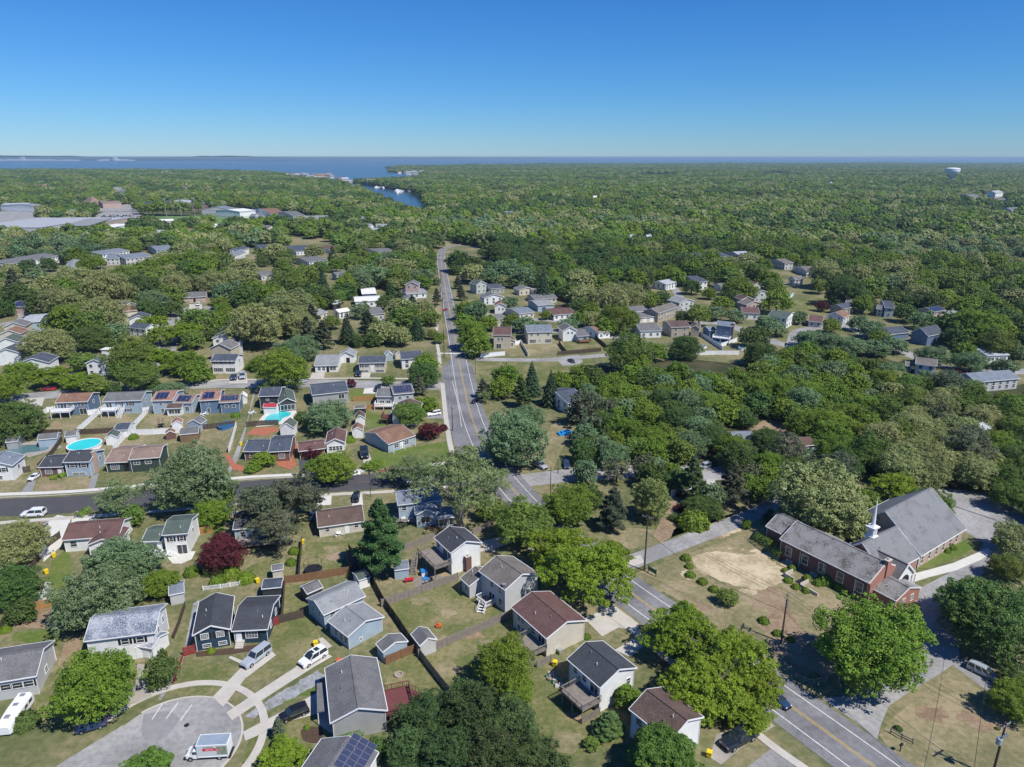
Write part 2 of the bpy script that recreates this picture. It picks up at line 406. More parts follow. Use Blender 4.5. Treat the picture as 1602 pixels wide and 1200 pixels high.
SOLFR = mat('solar_frame', (.35,.36,.38), 0.4, metal=0.7)
BARK = mat('bark', (.16,.13,.10), 0.95, vary=0.4, scale=3)
BARKP = mat('pale_bark', (.33,.29,.24), 0.95, vary=0.4, scale=3)
def paint(name, c, rough=0.25):
    m = mat('paint_' + name, c, rough, spec=0.6)
    m.node_tree.nodes['Principled BSDF'].inputs['Coat Weight'].default_value = 0.4
    return m
LEAF = dict(
    m=leafmat('leaf_maple', (.212,.318,.036), (.122,.200,.024), 0.28, .014, .18),
    y=leafmat('leaf_olive', (.195,.285,.052), (.118,.180,.036), 0.26, .02, .18),
    l=leafmat('leaf_locust', (.262,.375,.032), (.165,.255,.024), 0.34, 0.012, 0.12),
    d=leafmat('leaf_dark', (.112,.182,.042), (.066,.115,.029), 0.2, .02, .18),
    o=leafmat('leaf_oak_catkin', (.370,.395,.160), (.165,.210,.066), 0.2, 0.012, 0.15, 1.3),
    s=leafmat('leaf_silver', (.215,.320,.155), (.112,.190,.075), 0.22, 0.02, 0.15),
    r=leafmat('leaf_purple', (.135,.026,.036), (.070,.015,.021), 0.2, 0.01, 0.2),
    g=leafmat('leaf_magnolia', (.36,.40,.13), (.090,.150,.034), 0.15, 0.01, 0.1, 2.5),
    e=leafmat('needle_spruce', (.062,.115,.044), (.034,.068,.028), 0.08),
    p=leafmat('needle_pine', (.130,.215,.062), (.064,.120,.038), 0.1),
    c=leafmat('needle_cedar', (.140,.160,.095), (.075,.095,.052), 0.1),
    b=leafmat('leaf_sparse', (.290,.365,.150), (.165,.230,.080), 0.3, 0.02, 0.12),
    k=leafmat('needle_clumpy', (.085,.145,.042), (.042,.082,.026), 0.1),
    q=leafmat('needle_scraggly', (.165,.190,.105), (.080,.105,.055), 0.12),
    w=leafmat('leaf_willow', (.225,.335,.058), (.125,.205,.034), 0.3))
# ------------------------------------------------------------------ trees
def unit_rand(rs, n):
    v = rs.normal(size=(n, 3)); return v / np.linalg.norm(v, axis=1)[:, None]
def leaf_quads(P, N, size, rs, elong=1.0, sv=0.35):
    """one small bent-free leaf-clump quad per point"""
    n = len(P)
    r = unit_rand(rs, n); t = np.cross(N, r); t /= (np.linalg.norm(t, axis=1)[:, None] + 1e-9); b = np.cross(N, t)
    s = size * (1 + sv * rs.uniform(-1, 1, n))[:, None]
    a = t * s * elong; c = b * s
    q = np.stack([P - a*0.5 - c*0.35, P + a*0.15 - c*0.5, P + a*0.5 + c*0.3, P - a*0.2 + c*0.5], 1)
    return q
def quads_mesh(name, Q, mats, extra=None):
    n = len(Q); me = bpy.data.meshes.new(name)
    ev = [] ; ef = []; emi = []
    if extra is not None: ev, ef, emi = extra.v, extra.f, [1]*len(extra.f)
    nv = 4*n + len(ev); nl = 4*n + sum(len(f) for f in ef); npoly = n + len(ef)
    me.vertices.add(nv); me.loops.add(nl); me.polygons.add(npoly)
    co = np.concatenate([Q.reshape(-1), np.array(ev, dtype=float).reshape(-1)]) if ev else Q.reshape(-1)
    me.vertices.foreach_set('co', co)
    li = list(range(4*n)); ls = list(range(0, 4*n, 4)); k = 4*n
    for f in ef: ls.append(k); k += len(f); li += [4*n + i for i in f]
    me.loops.foreach_set('vertex_index', li); me.polygons.foreach_set('loop_start', ls)
    for m in mats: me.materials.append(m)
    if ef: me.polygons.foreach_set('material_index', [0]*n + emi)
    me.update(calc_edges=True); me.validate(); return me
def broad_points(kind, n, rs, nr=.55, lod='near'):
    """points and outward normals on a crown of lobes, unit radius, base of the crown at z=0"""
    if kind == 'k':   K, R0, lr, rz = 60, .78, (.14, .24), 1.15
    elif kind == 'o':   K, R0, lr, rz = 80, .80, (.13, .25), .76
    elif kind == 'l': K, R0, lr, rz = 60, .82, (.12, .24), .55
    elif kind == 'g': K, R0, lr, rz = 46, .66, (.18, .34), 1.95
    elif kind == 'q': K, R0, lr, rz = 40, .80, (.12, .26), 1.0
    elif kind == 'b': K, R0, lr, rz = 34, .80, (.14, .26), .75
    elif kind == 's': K, R0, lr, rz = 56, .76, (.15, .28), .86
    elif kind == 'w': K, R0, lr, rz = 24, .66, (.26, .38), 1.0
    else:             K, R0, lr, rz = 66, .78, (.14, .28), .84
    d = unit_rand(rs, K*3); d = d[d[:, 2] > -0.6][:K]
    rad = rs.uniform(0.72, 1.08, len(d)) * (1 + 0.13*np.sin(3*np.arctan2(d[:,1], d[:,0]) + rs.uniform(0, 6)))
    C = d * rad[:, None] * R0; C[:, 2] *= rz
    if kind == 'l': C[:, 2] = np.round(C[:, 2]/0.16)*0.16 + rs.uniform(-.03, .03, len(C))
    L = rs.uniform(lr[0], lr[1], len(d))
    C = np.vstack([C, [[0, 0, 0.05]]]); L = np.append(L, .62 if kind not in 'blq' else .40)
    flat = {'l': .5, 'w': 1.15, 'g': 1.1}.get(kind, .85)
    p = L**2 / np.sum(L**2)
    ns = {'near': 16, 'mid': 9, 'far': 0}[lod]
    if ns:        # second order: sprays of leaves standing off every bough, so the outline is ragged
        m = len(L)*ns; li = rs.choice(len(L), m, p=p); sd = unit_rand(rs, m)
        sd[:, 2] = np.where(sd[:, 2] < -0.35, -sd[:, 2], sd[:, 2])
        so = sd * (L[li]*rs.uniform(.70, 1.16, m))[:, None]; so[:, 2] *= flat
        SC_ = C[li] + so; SL = L[li]*rs.uniform(.17, .36, m)
        inside = np.zeros(m, bool)
        for k in range(len(L)):
            q = SC_ - C[k]; q[:, 2] /= flat; inside |= (np.linalg.norm(q, axis=1) < L[k]*.66)
        SC_, SL, sd = SC_[~inside], SL[~inside], sd[~inside]
        pp = SL**1.6/np.sum(SL**1.6); ix = rs.choice(len(SL), n, p=pp); dd = unit_rand(rs, n)
        dd = dd + sd[ix]*.7; dd /= np.linalg.norm(dd, axis=1)[:, None]
        P = SC_[ix] + dd*(SL[ix]*rs.uniform(.45, 1.15, n))[:, None]*np.array([1.15, 1.15, .75])
        n1 = int(n*.22); jx = rs.choice(len(L), n1, p=p); d1 = unit_rand(rs, n1); o1 = d1*(L[jx]*.72)[:, None]; o1[:, 2] *= flat
        P[:n1] = C[jx] + o1; dd[:n1] = d1
        N = dd*.6 + np.array([0, 0, .45]) + unit_rand(rs, n)*nr; N /= np.linalg.norm(N, axis=1)[:, None]
        P[:, 2] += R0*rz*.6*(1.0 if kind in 'lbwg' else .9); P[:, 2] = np.maximum(P[:, 2], .02)
        return P, N
    ix = rs.choice(len(L), n*2, p=p); dd = unit_rand(rs, n*2)
    dd[:, 2] = np.where(dd[:, 2] < -0.3, -dd[:, 2], dd[:, 2])
    rr = L[ix] * rs.uniform(.80, 1.08, n*2)
    off = dd * rr[:, None]; off[:, 2] *= flat
    P = C[ix] + off
    keep = np.ones(len(P), bool)
    for k in range(len(L)):
        q = P - C[k]; q[:, 2] /= flat
        keep &= ~((np.linalg.norm(q, axis=1) < L[k]*0.74) & (ix != k))
    P = P[keep][:n]; dd = dd[keep][:n]
    N = dd*1.0 + unit_rand(rs, len(P))*(nr*1.5 if kind in 'bsq' else nr); N[:, 2] += .25
    N /= np.linalg.norm(N, axis=1)[:, None]
    zmin = -R0*rz*.6
    P[:, 2] += -zmin*(1.0 if kind in 'lbwg' else .9)
    P[:, 2] = np.maximum(P[:, 2], .02)
    return P, N
def conifer_points(kind, n, rs):
    if kind == 'e':      # spruce: dense cone of drooping tiers
        t = 1 - np.sqrt(rs.uniform(0, 1, n)); tier = np.floor(t*13)/13
        az = rs.uniform(0, 2*np.pi, n); nb = 9
        sp = .80 + .20*np.cos(nb*az + tier*40)
        f = (1 - t)**.85 * sp; rr = f*rs.uniform(.55, 1.0, n)
        z = tier*2.45 + .05 - rr*.22 + rs.uniform(-.05, .07, n) + (t - tier)*1.0
        P = np.stack([rr*np.cos(az), rr*np.sin(az), z], 1)
        N = np.stack([np.cos(az)*.5, np.sin(az)*.5, np.ones(n)], 1) + unit_rand(rs, n)*.7
    else:                # pine / cedar: separate plates of needles on long boughs
        nb = 46 if kind == 'p' else 40
        H = 2.1 if kind == 'p' else 1.9
        Ps = []; Ns = []
        for i in range(nb):
            t = ((i + .5)/nb)**.9; az = i*2.4 + rs.uniform(-.3, .3)
            L = (1 - t)**.62 * rs.uniform(.72, 1.08)
            if kind == 'p': L *= (.86 if t < .12 else 1)
            m = int(n/nb * (L + .25) * 1.6)
            u = rs.uniform(.22, 1.0, m)**.8
            wdt = .20*(.4 + u*(1 - u)*3)
            side = rs.normal(size=m)*wdt*.55
            x = u*L; y = side*max(L, .3)*1.2
            z = t*H + x*(.12 if kind == 'p' else .02) - (x**2)*.10 + rs.normal(size=m)*.035
            c, s_ = math.cos(az), math.sin(az)
            Ps.append(np.stack([x*c - y*s_, x*s_ + y*c, z], 1))
            nn = np.stack([np.zeros(m), np.zeros(m), np.ones(m)], 1) + unit_rand(rs, m)*.75
            Ns.append(nn)
        P = np.vstack(Ps); N = np.vstack(Ns)
    N /= np.linalg.norm(N, axis=1)[:, None]
    return P, N
CROWN_H = dict(k=1.9, q=1.8, m=1.5, y=1.5, l=1.1, d=1.5, o=1.4, s=1.5, r=1.15, g=3.0, b=1.45, w=1.9, e=2.5, p=2.15, c=1.95)   # crown height in crown radii
TRUNK_F = dict(k=.1, q=.5, m=.30, y=.30, l=.38, d=.25, o=.35, s=.28, r=.30, g=.10, b=.8, w=.35, e=.12, p=.35, c=.35)             # bare trunk below the crown, in crown radii
def trunk_mb(kind, rs, limbs=7):
    """unit-radius trunk and limbs; the crown starts at z=TRUNK_F"""
    mb = MB(); tf = TRUNK_F[kind]; ch = CROWN_H[kind]
    if kind in 'epc':
        mb.tube([(0,0,-.05), (.01,0,tf+.3), (0,.01,tf+ch*.6), (0,0,tf+ch*.95)], [.055,.045,.03,.006], 6)
        return mb
    mb.tube([(0,0,-.05), (.02,.01,tf*.6), (.0,.02,tf+.25)], [.075,.055,.05], 7)
    for i in range(limbs):
        a = i*2.4 + rs.uniform(-.3,.3); L = rs.uniform(.5,.85); e = rs.uniform(.35,1.1)
        p0 = Vector((0,.015,tf*rs.uniform(.75,1.1)+.05))
        p1 = p0 + Vector((math.cos(a)*L*.45, math.sin(a)*L*.45, ch*.30*e))
        p2 = p1 + Vector((math.cos(a+.3)*L*.45, math.sin(a+.3)*L*.45, ch*.28*e))
        mb.tube([p0,p1,p2],[.036,.022,.008],5,cap=False)
        for j in (-1, 1):
            p3 = p1 + Vector((math.cos(a+j*.9)*L*.35, math.sin(a+j*.9)*L*.35, ch*.25*e))
            mb.tube([p1,p3],[.018,.005],4,cap=False)
    return mb
NP = dict(near=dict(n=40000, s=.0255), mid=dict(n=6500, s=.060), far=dict(n=1500, s=.118))
KF = dict(k=1.1, q=.7, m=1, y=1, l=1, d=1, o=1.15, s=1, r=1, g=1.3, b=.42, w=1.1, e=1.0, p=1.0, c=.85)
PROTO = {}
def proto(kind, lod, var):
    key = (kind, lod, var)
    if key in PROTO: return PROTO[key]
    rs = np.random.RandomState(abs(hash((ord(kind), {'near':1,'mid':2,'far':3}[lod], var))) % 2**31)
    rs = np.random.RandomState(ord(kind)*100 + {'near':1,'mid':2,'far':3}[lod]*10 + var)
    q = NP[lod]; n = int(q['n']*KF[kind]); s = q['s']
    if kind in 'epc':
        P, N = conifer_points(kind, n, rs); Q = leaf_quads(P, N, s*(1.0 if kind != 'e' else .9), rs, 1.9, .4)
    else:
        P, N = broad_points(kind, n, rs, {'near': .6, 'mid': .5, 'far': .3}[lod], lod); Q = leaf_quads(P, N, s*(.9 if kind == 'b' else 1), rs, 1.25 if kind != 'w' else 1.8)
    Q[:, :, 2] += TRUNK_F[kind]
    tm = trunk_mb(kind, rs, 7 if lod == 'near' else 4)
    if lod == 'near':
        cr = quads_mesh('crown', Q, [LEAF[kind]]); tr = tm.mesh('trunk', BARKP if kind == 'b' else BARK)
        PROTO[key] = (cr, tr)
    else:
        PROTO[key] = (quads_mesh('crown', Q, [LEAF[kind], BARK], tm), None)
    return PROTO[key]
TREES = []     # x, y, radius
TREE_OBJS = []
KNAME = dict(m='maple_tree', y='broadleaf_tree', l='locust_tree', d='broadleaf_tree', o='oak_tree', s='silver_maple_tree', r='plum_tree',
             g='magnolia_tree', b='sycamore_tree', w='willow_tree', k='pine_tree', q='pine_tree', e='spruce_tree', p='pine_tree', c='cedar_tree')
KDESC = dict(m='fresh green tree', y='olive green tree', l='bright spreading locust', d='dark green tree', q='scraggly grey green pine',
             o='pale catkin oak', s='silvery green tree', r='dark purple tree', g='tall oval magnolia', k='dark clumpy pine',
             b='sparse bare limbed tree', w='feathery light green tree', e='dark conical spruce', p='layered green pine', c='grey brown conifer')
rt = random.Random(5)
def put_tree(x, y, r, kind, hs=1.0, label=None, lod=None, z=0.0):
    d = math.hypot(y, CAMH)
    ppx = r*2*FPX/max(d, 1)
    if lod is None: lod = 'near' if ppx > 52 else ('mid' if ppx > 16 else 'far')
    var = rt.randrange(2 if lod == 'near' else 3)
    cr, tr = proto(kind, lod, var)
    nm = KNAME[kind]; rz = rt.uniform(0, 6.28); sc = (r, r, r*hs)
    if tr is None:
        o = link(nm, cr, None, (x, y, z), rz, sc)
    else:
        o = thing(nm, None, None, (x, y, z), rz)
        link('trunk', tr, o, scale=sc); link('crown', cr, o, scale=sc)
    o['category'] = 'tree'
    TREE_OBJS.append((o, x, y, r, kind, label)); TREES.append((x, y, r))
    return o
def T(px, py, w, kind, hs=1.0, label=None):
    """tree from the pixel centre and pixel width of its crown"""
    r = 5.0
    for _ in range(4):
        zc = r*hs*(TRUNK_F[kind] + CROWN_H[kind]*.5)
        p = at(px, py, zc); dep = p.y*CP - (p.z - CAMH)*SP
        r = w*dep/FPX/2
    put_tree(p.x, p.y, r, kind, hs, label)
def fill(poly, spacing, kinds, rmin, rmax, seed, zc=6.0, hs=1.0, cap=999):
    """trees at random over a pixel outline of crown tops"""
    rs = random.Random(seed); w = [tuple(at(px, py, zc)[:2]) for px, py in poly]
    xs = [p[0] for p in w]; ys = [p[1] for p in w]; n = 0
    area = (max(xs)-min(xs))*(max(ys)-min(ys))
    ks = [k for k, c in kinds for _ in range(c)]
    for _ in range(int(area/spacing**2*6)):
        if n >= cap: break
        x = rs.uniform(min(xs), max(xs)); y = rs.uniform(min(ys), max(ys))
        if not inpoly(x, y, w): continue
        r = rs.uniform(rmin, rmax)
        if any((x-a)**2+(y-b)**2 < ((r+c)*.52)**2 for a, b, c in TREES): continue
        if any(inpoly(x, y, e) for e in EXCL): continue
        if any((x-a)**2+(y-b)**2 < (r*.5+c)**2 for a, b, c in HOUSES): continue
        put_tree(x, y, r, rs.choice(ks), hs*rs.uniform(.9, 1.15)); n += 1
HOUSES = []    # x, y, radius of footprints
def label_trees():
    dist = lambda a, b: math.hypot(a[0]-b[0], (a[1]-b[1]))
    groups = {}
    for t in TREE_OBJS:
        o, x, y, r, kind, lab = t
        if lab: o['label'] = lab; continue
        s = 'small ' if r < 2.6 else ('large ' if r > 6.5 else '')
        px, py = proj((x, y, 4))
        L = min(LAND, key=lambda a: dist((x, y), (a[1], a[2])))
        dx, dy = x - L[1], y - L[2]
        if abs(dx) > abs(dy)*1.1: rel = 'right of' if dx > 0 else 'left of'
        else: rel = 'behind' if dy > 0 else 'in front of'
        base = f'{s}{KDESC[kind]}'
        groups.setdefault((base, rel, L[0]), []).append((math.hypot(dx, dy), o))
    ordn = ['nearest', 'second nearest', 'third nearest', 'fourth nearest', 'fifth nearest', 'sixth nearest', 'seventh nearest', 'eighth nearest']
    for (base, rel, nick), L in groups.items():
        L.sort(key=lambda a: a[0])
        for i, (d, o) in enumerate(L):
            if len(L) == 1: lab = f'{base} {rel} the {nick}'
            elif i < 3: lab = f'{base} {rel} the {nick}, {ordn[i]}'
            else:
                lab = f'{base} in the thicket {rel} the {nick}'; o['group'] = f'{base}s {rel} the {nick}'
            o['label'] = lab
    for t in TREE_OBJS:
        if 'group' not in t[0].keys(): t[0]['group'] = 'trees among the houses and along the roads'
# ------------------------------------------------------------------ buildings
WIN_CACHE = {}
def window_mesh(w, h, kind='w'):
    key = (round(w, 2), round(h, 2), kind)
    if key in WIN_CACHE: return WIN_CACHE[key]
    fr = MB(); gl = MB(); t = .09
    # local frame: x along the wall, -y outwards, origin at the centre
    fr.box(-w/2-t, w/2+t, -.07, .0, h/2, h/2+t); fr.box(-w/2-t, w/2+t, -.09, .0, -h/2-t, -h/2)
    fr.box(-w/2-t, -w/2, -.07, .0, -h/2, h/2); fr.box(w/2, w/2+t, -.07, .0, -h/2, h/2)
    if kind == 'w':
        fr.box(-w/2, w/2, -.06, -.01, -.03, .03)
        if w > 1.3: fr.box(-.03, .03, -.06, -.012, -h/2, h/2)
    if kind == 'p': fr.box(-.04, .04, -.06, -.01, -h/2, h/2)
    if kind == 'c':
        for k in range(1, 4): fr.box(-w/2+w*k/4-.02, -w/2+w*k/4+.02, -.06, -.01, -h/2, h/2)
        for k in range(1, 4): fr.box(-w/2, w/2, -.058, -.012, -h/2+h*k/4-.02, -h/2+h*k/4+.02)
    gl.box(-w/2, w/2, -.035, .0, -h/2, h/2)
    WIN_CACHE[key] = (fr.mesh('window', TRIM), gl.mesh('pane', GLASS)); return WIN_CACHE[key]
def door_mesh(w, h, m, key):
    if key in WIN_CACHE: return WIN_CACHE[key]
    b = MB(); b.box(-w/2, w/2, -.06, 0, -h/2, h/2)
    for i in range(2): b.box(-w*.36, w*.36, -.085, -.06, -h*.42+i*h*.44, -h*.05+i*h*.44)
    WIN_CACHE[key] = b.mesh('door', m); return WIN_CACHE[key]
def shut_mesh(h):
    key = ('shut', round(h, 2))
    if key not in WIN_CACHE:
        b = MB(); b.box(-.19, .19, -.05, 0, -h/2-.05, h/2+.05)
        for i in range(6): b.box(-.15, .15, -.065, -.05, -h/2+i*h/6+.02, -h/2+i*h/6+h/6-.03)
        WIN_CACHE[key] = b.mesh('shutter', SHUT)
    return WIN_CACHE[key]
class Frame:
    """local frame of one block of a building: x along the front, y to the back"""
    def __init__(s, FL, FR, ze, D):
        zz = ze
        a = at(*FL, zz); b = at(*FR, zz); a.z = b.z = 0
        ex = (b - a); s.L = ex.length; ex.normalize()
        ey = Vector((-ex.y, ex.x, 0))
        if isinstance(D, (tuple, list)):
            c = at(*D, zz); c.z = 0
            d1 = (c - a).dot(ey); s.D = abs(d1)
            if d1 < 0: ey = -ey
        else: s.D = abs(D); ey = ey if D > 0 else -ey
        # average out the shear of the measured corners
        s.a, s.ex, s.ey = a, ex, ey
        s.M = Matrix(((ex.x, ey.x, 0, a.x), (ex.y, ey.y, 0, a.y), (0, 0, 1, 0), (0, 0, 0, 1)))
        s.ze = ze
    def p(s, x, y, z=0): return s.M @ Vector((x, y, z))
    def rz(s): return math.atan2(s.ex.y, s.ex.x)
def block(root, F, rise, ridge, wall, roof, over=.35, zb=0.0, wins=None, detail=1, trim=True, shutters=True, skip=''):
    """walls + roof + trim + windows of one block; F comes from the eave corners, so the walls stand in by the overhang"""
    o = root.location; L, D, ze = F.L, F.D, F.ze
    hand = 1 if F.ex.cross(F.ey).z > 0 else -1
    x0, x1, y0, y1 = over, L-over, over, D-over
    if ridge == 'x': hgt = rise; half = D/2; 
    else: half = L/2
    slope = rise/half; zw = ze + slope*over*.9 - .12
    mb = MB()
    def P(x, y, z): return F.p(x, y, z) - o
    def addp(b, vs, fs):
        vs = [P(*v) for v in vs]
        if hand < 0: fs = [tuple(reversed(f)) for f in fs]
        b.add(vs, fs)
    if ridge == 'x':
        ym = D/2; zr = ze + rise - .16
        addp(mb, [(x0,y0,zb),(x1,y0,zb),(x1,y1,zb),(x0,y1,zb),(x0,y0,zw),(x1,y0,zw),(x1,y1,zw),(x0,y1,zw),(x0,ym,zr),(x1,ym,zr)],
             [(0,1,5,4),(1,2,6,9,5),(2,3,7,6),(3,0,4,8,7),(4,5,9,8),(9,6,7,8),(3,2,1,0)])
    elif ridge == 'y':
        xm = L/2; zr = ze + rise - .16
        addp(mb, [(x0,y0,zb),(x1,y0,zb),(x1,y1,zb),(x0,y1,zb),(x0,y0,zw),(x1,y0,zw),(x1,y1,zw),(x0,y1,zw),(xm,y0,zr),(xm,y1,zr)],
             [(0,1,5,8,4),(1,2,6,5),(2,3,7,9,6),(3,0,4,7),(4,8,9,7),(8,5,6,9),(3,2,1,0)])
    else:
        addp(mb, [(x0,y0,zb),(x1,y0,zb),(x1,y1,zb),(x0,y1,zb),(x0,y0,ze),(x1,y0,ze),(x1,y1,ze),(x0,y1,ze)],
             [(0,1,5,4),(1,2,6,5),(2,3,7,6),(3,0,4,7),(4,5,6,7),(3,2,1,0)])
    link('wall', mb.mesh('wall', WALLS[wall] if isinstance(wall, str) else wall), root)
    # roof slabs
    rb = MB(); t = .16; RM = ROOFS[roof] if isinstance(roof, str) else roof
    def slab(q):   # q: four top corners
        vs = [P(*v) for v in q] + [P(v[0], v[1], v[2]-t) for v in q]
        fs = [(0,1,2,3),(7,6,5,4),(0,4,5,1),(1,5,6,2),(2,6,7,3),(3,7,4,0)]
        if hand < 0: fs = [tuple(reversed(f)) for f in fs]
        rb.add(vs, fs)
    if ridge == 'x':
        zt = ze + rise
        slab([(0,0,ze),(L,0,ze),(L,D/2,zt),(0,D/2,zt)]); slab([(0,D/2,zt),(L,D/2,zt),(L,D,ze),(0,D,ze)])
        rid = ((0.1,D/2,zt+.03),(L-.1,D/2,zt+.03))
    elif ridge == 'y':
        zt = ze + rise
        slab([(0,0,ze),(L/2,0,zt),(L/2,D,zt),(0,D,ze)]); slab([(L/2,0,zt),(L,0,ze),(L,D,ze),(L/2,D,zt)])
        rid = ((L/2,0.1,zt+.03),(L/2,D-.1,zt+.03))
    elif ridge == 'hip':
        zt = ze + rise; h = min(L, D)/2
        if L >= D:
            A = (h,D/2,zt); B = (L-h,D/2,zt)
            slab([(0,0,ze),(L,0,ze),B,A]); slab([A,B,(L,D,ze),(0,D,ze)]); slab([(0,D,ze),(0,0,ze),A,A]); slab([(L,0,ze),(L,D,ze),B,B])
        else:
            A = (L/2,h,zt); B = (L/2,D-h,zt)
            slab([(0,0,ze),A,B,(0,D,ze)]); slab([(L,0,ze),(L,D,ze),B,A]); slab([(0,0,ze),(L,0,ze),A,A]); slab([(L,D,ze),(0,D,ze),B,B])
        rid = (A, B)
    else:
        slab([(0,0,ze+rise*0),(L,0,ze),(L,D,ze+rise),(0,D,ze+rise)]); rid = None
    rf = link('roof', rb.mesh('roof', RM), root)
    if detail and rid and ridge != 'hip':
        r2 = MB(); r2.bar(P(*rid[0]), P(*rid[1]), .30, .07); link('ridge_cap', r2.mesh('ridge_cap', RM), rf)
    if trim and ridge in ('x', 'y'):
        tb = MB(); e = .03
        if ridge == 'x':
            for y, s in ((0, -1), (D, 1)): tb.bar(P(-e, y+s*.06, ze-.10), P(L+e, y+s*.06, ze-.10), .10, .17)
            for x, s in ((0, -1), (L, 1)):
                tb.bar(P(x+s*.03, -.02, ze-.08), P(x+s*.03, D/2, ze+rise-.08), .06, .24); tb.bar(P(x+s*.03, D/2, ze+rise-.08), P(x+s*.03, D+.02, ze-.08), .06, .24)
        else:
            for x, s in ((0, -1), (L, 1)): tb.bar(P(x+s*.06, -e, ze-.10), P(x+s*.06, D+e, ze-.10), .10, .17)
            for y, s in ((0, -1), (D, 1)):
                tb.bar(P(-.02, y+s*.03, ze-.08), P(L/2, y+s*.03, ze+rise-.08), .06, .24); tb.bar(P(L/2, y+s*.03, ze+rise-.08), P(L+.02, y+s*.03, ze-.08), .06, .24)
        if detail:
            for x in (x0-.05, x1+.05):
                for y in (y0-.05, y1+.05): tb.bar(P(x, y, zb), P(x, y, ze-.15), .09)
        link('roof_trim', tb.mesh('roof_trim', TRIM), root)
    # windows
    if wins is None:
        wins = []
        zs = [1.6] if zw - zb < 3.6 else ([1.3, zw-1.15] if zw < 5 else [1.5, zw-1.2])
        for wl, ln in (('f', L), ('b', L), ('l', D), ('r', D)):
            if wl in skip: continue
            n = max(1, int((ln-2*over)/2.9))
            for z in zs:
                for i in range(n):
                    wins.append((wl, (i+.5)/n, zb+z if zb else z, 1.0 if (i+n) % 2 else 1.2, 1.2, 'w'))
    for wd in wins:
        wl, t_, z, w, h, k = wd[:6]; sh = len(wd) > 6 and wd[6]
        if wl == 'f': pos = (x0+(x1-x0)*t_, y0-.005, z); rz = 0
        elif wl == 'b': pos = (x1-(x1-x0)*t_, y1+.005, z); rz = math.pi
        elif wl == 'l': pos = (x0-.005, y1-(y1-y0)*t_, z); rz = -math.pi/2
        else: pos = (x1+.005, y0+(y1-y0)*t_, z); rz = math.pi/2
        wp = P(*pos); ang = F.rz() + rz*hand
        if hand < 0 and wl in 'fb': ang += math.pi
        if k in ('w', 'p', 'c'):
            fm, gm = window_mesh(w, h, k); f_ = link('window', fm, root, wp, ang); link('pane', gm, f_)
        elif k == 'd': link('door', door_mesh(w, h, TRIM, ('d', round(w,2), round(h,2))), root, wp, ang)
        elif k == 'dd': link('door', door_mesh(w, h, SHUT, ('dd', round(w,2), round(h,2))), root, wp, ang)
        elif k == 'g': link('garage_door', door_mesh(w, h, TRIM, ('g', round(w,2), round(h,2))), root, wp, ang)
        if sh:
            d = Vector((math.cos(ang), math.sin(ang), 0))
            for s in (-1, 1): link('shutter', shut_mesh(h), root, wp + d*s*(w/2+.30), ang)
    if detail and ridge in ('x', 'y'):
        rr = random.Random(int(abs(F.a.x*7+F.a.y*3)))
        for i in range(2):
            u = rr.uniform(.2, .8); v = rr.uniform(.2, .4)
            if ridge == 'x': q = (L*u, D*v, ze+rise*v*2)
            else: q = (L*v, D*u, ze+rise*v*2)
            vb = MB(); c = P(*q); vb.tube([c-Vector((0,0,.1)), c+Vector((0,0,.45))], [.07,.07], 7)
            link('vent_pipe', vb.mesh('vent_pipe', TRIM if i else METAL), rf)
    return F
def setup_root(name, label, cat, F, group=None, nick=None, hr=True):
    c = F.p(F.L/2, F.D/2, 0)
    r = thing(name, label, cat, (c.x, c.y, 0), 0, group)
    if nick: landmark(nick, c)
    if hr: HOUSES.append((c.x, c.y, math.hypot(F.L, F.D)*.42))
    fp = [F.p(-.5,-.5), F.p(F.L+.5,-.5), F.p(F.L+.5,F.D+.5), F.p(-.5,F.D+.5)]
    EXCL.append([(q.x, q.y) for q in fp])
    return r
HG = 'houses of the neighbourhood'
def house(label, nick, blocks, name='house', cat='house', group=HG, detail=1, **kw):
    """blocks: (FL, FR, ze, D, rise, ridge, wall, roof[, wins[, over]]); ze above 100 means the pixel row of the ground below FL"""
    root = None; Fs = []
    for b in blocks:
        FL, FR, ze, D, rise, ridge, wall, roof = b[:8]
        wins = b[8] if len(b) > 8 else None
        over = b[9] if len(b) > 9 else .35
        if ze > 100: ze = height_from(FL[0], FL[1], ze)
        F = Frame(FL, FR, ze, D); Fs.append(F)
        if root is None: root = setup_root(name, label, cat, F, group, nick)
        else:
            fp = [F.p(-.5,-.5), F.p(F.L+.5,-.5), F.p(F.L+.5,F.D+.5), F.p(-.5,F.D+.5)]; EXCL.append([(q.x, q.y) for q in fp])
        block(root, F, rise, ridge, wall, roof, over=over, wins=wins, detail=detail, **kw)
    return root, Fs
def chimney(root, F, x, y, z0, z1, w=.9, d=.6, m='brick'):
    o = root.location; mb = MB(); M = F.M.copy(); M.translation = M.translation - o
    mb.box(x-w/2, x+w/2, y-d/2, y+d/2, z0, z1, M)
    c = link('chimney', mb.mesh('chimney', WALLS[m] if isinstance(m, str) else m), root)
    t = MB(); t.box(x-w/2-.08, x+w/2+.08, y-d/2-.08, y+d/2+.08, z1, z1+.12, M); t.box(x-.15, x+.15, y-.15, y+.15, z1+.12, z1+.45, M)
    link('cap', t.mesh('cap', CONC), c)
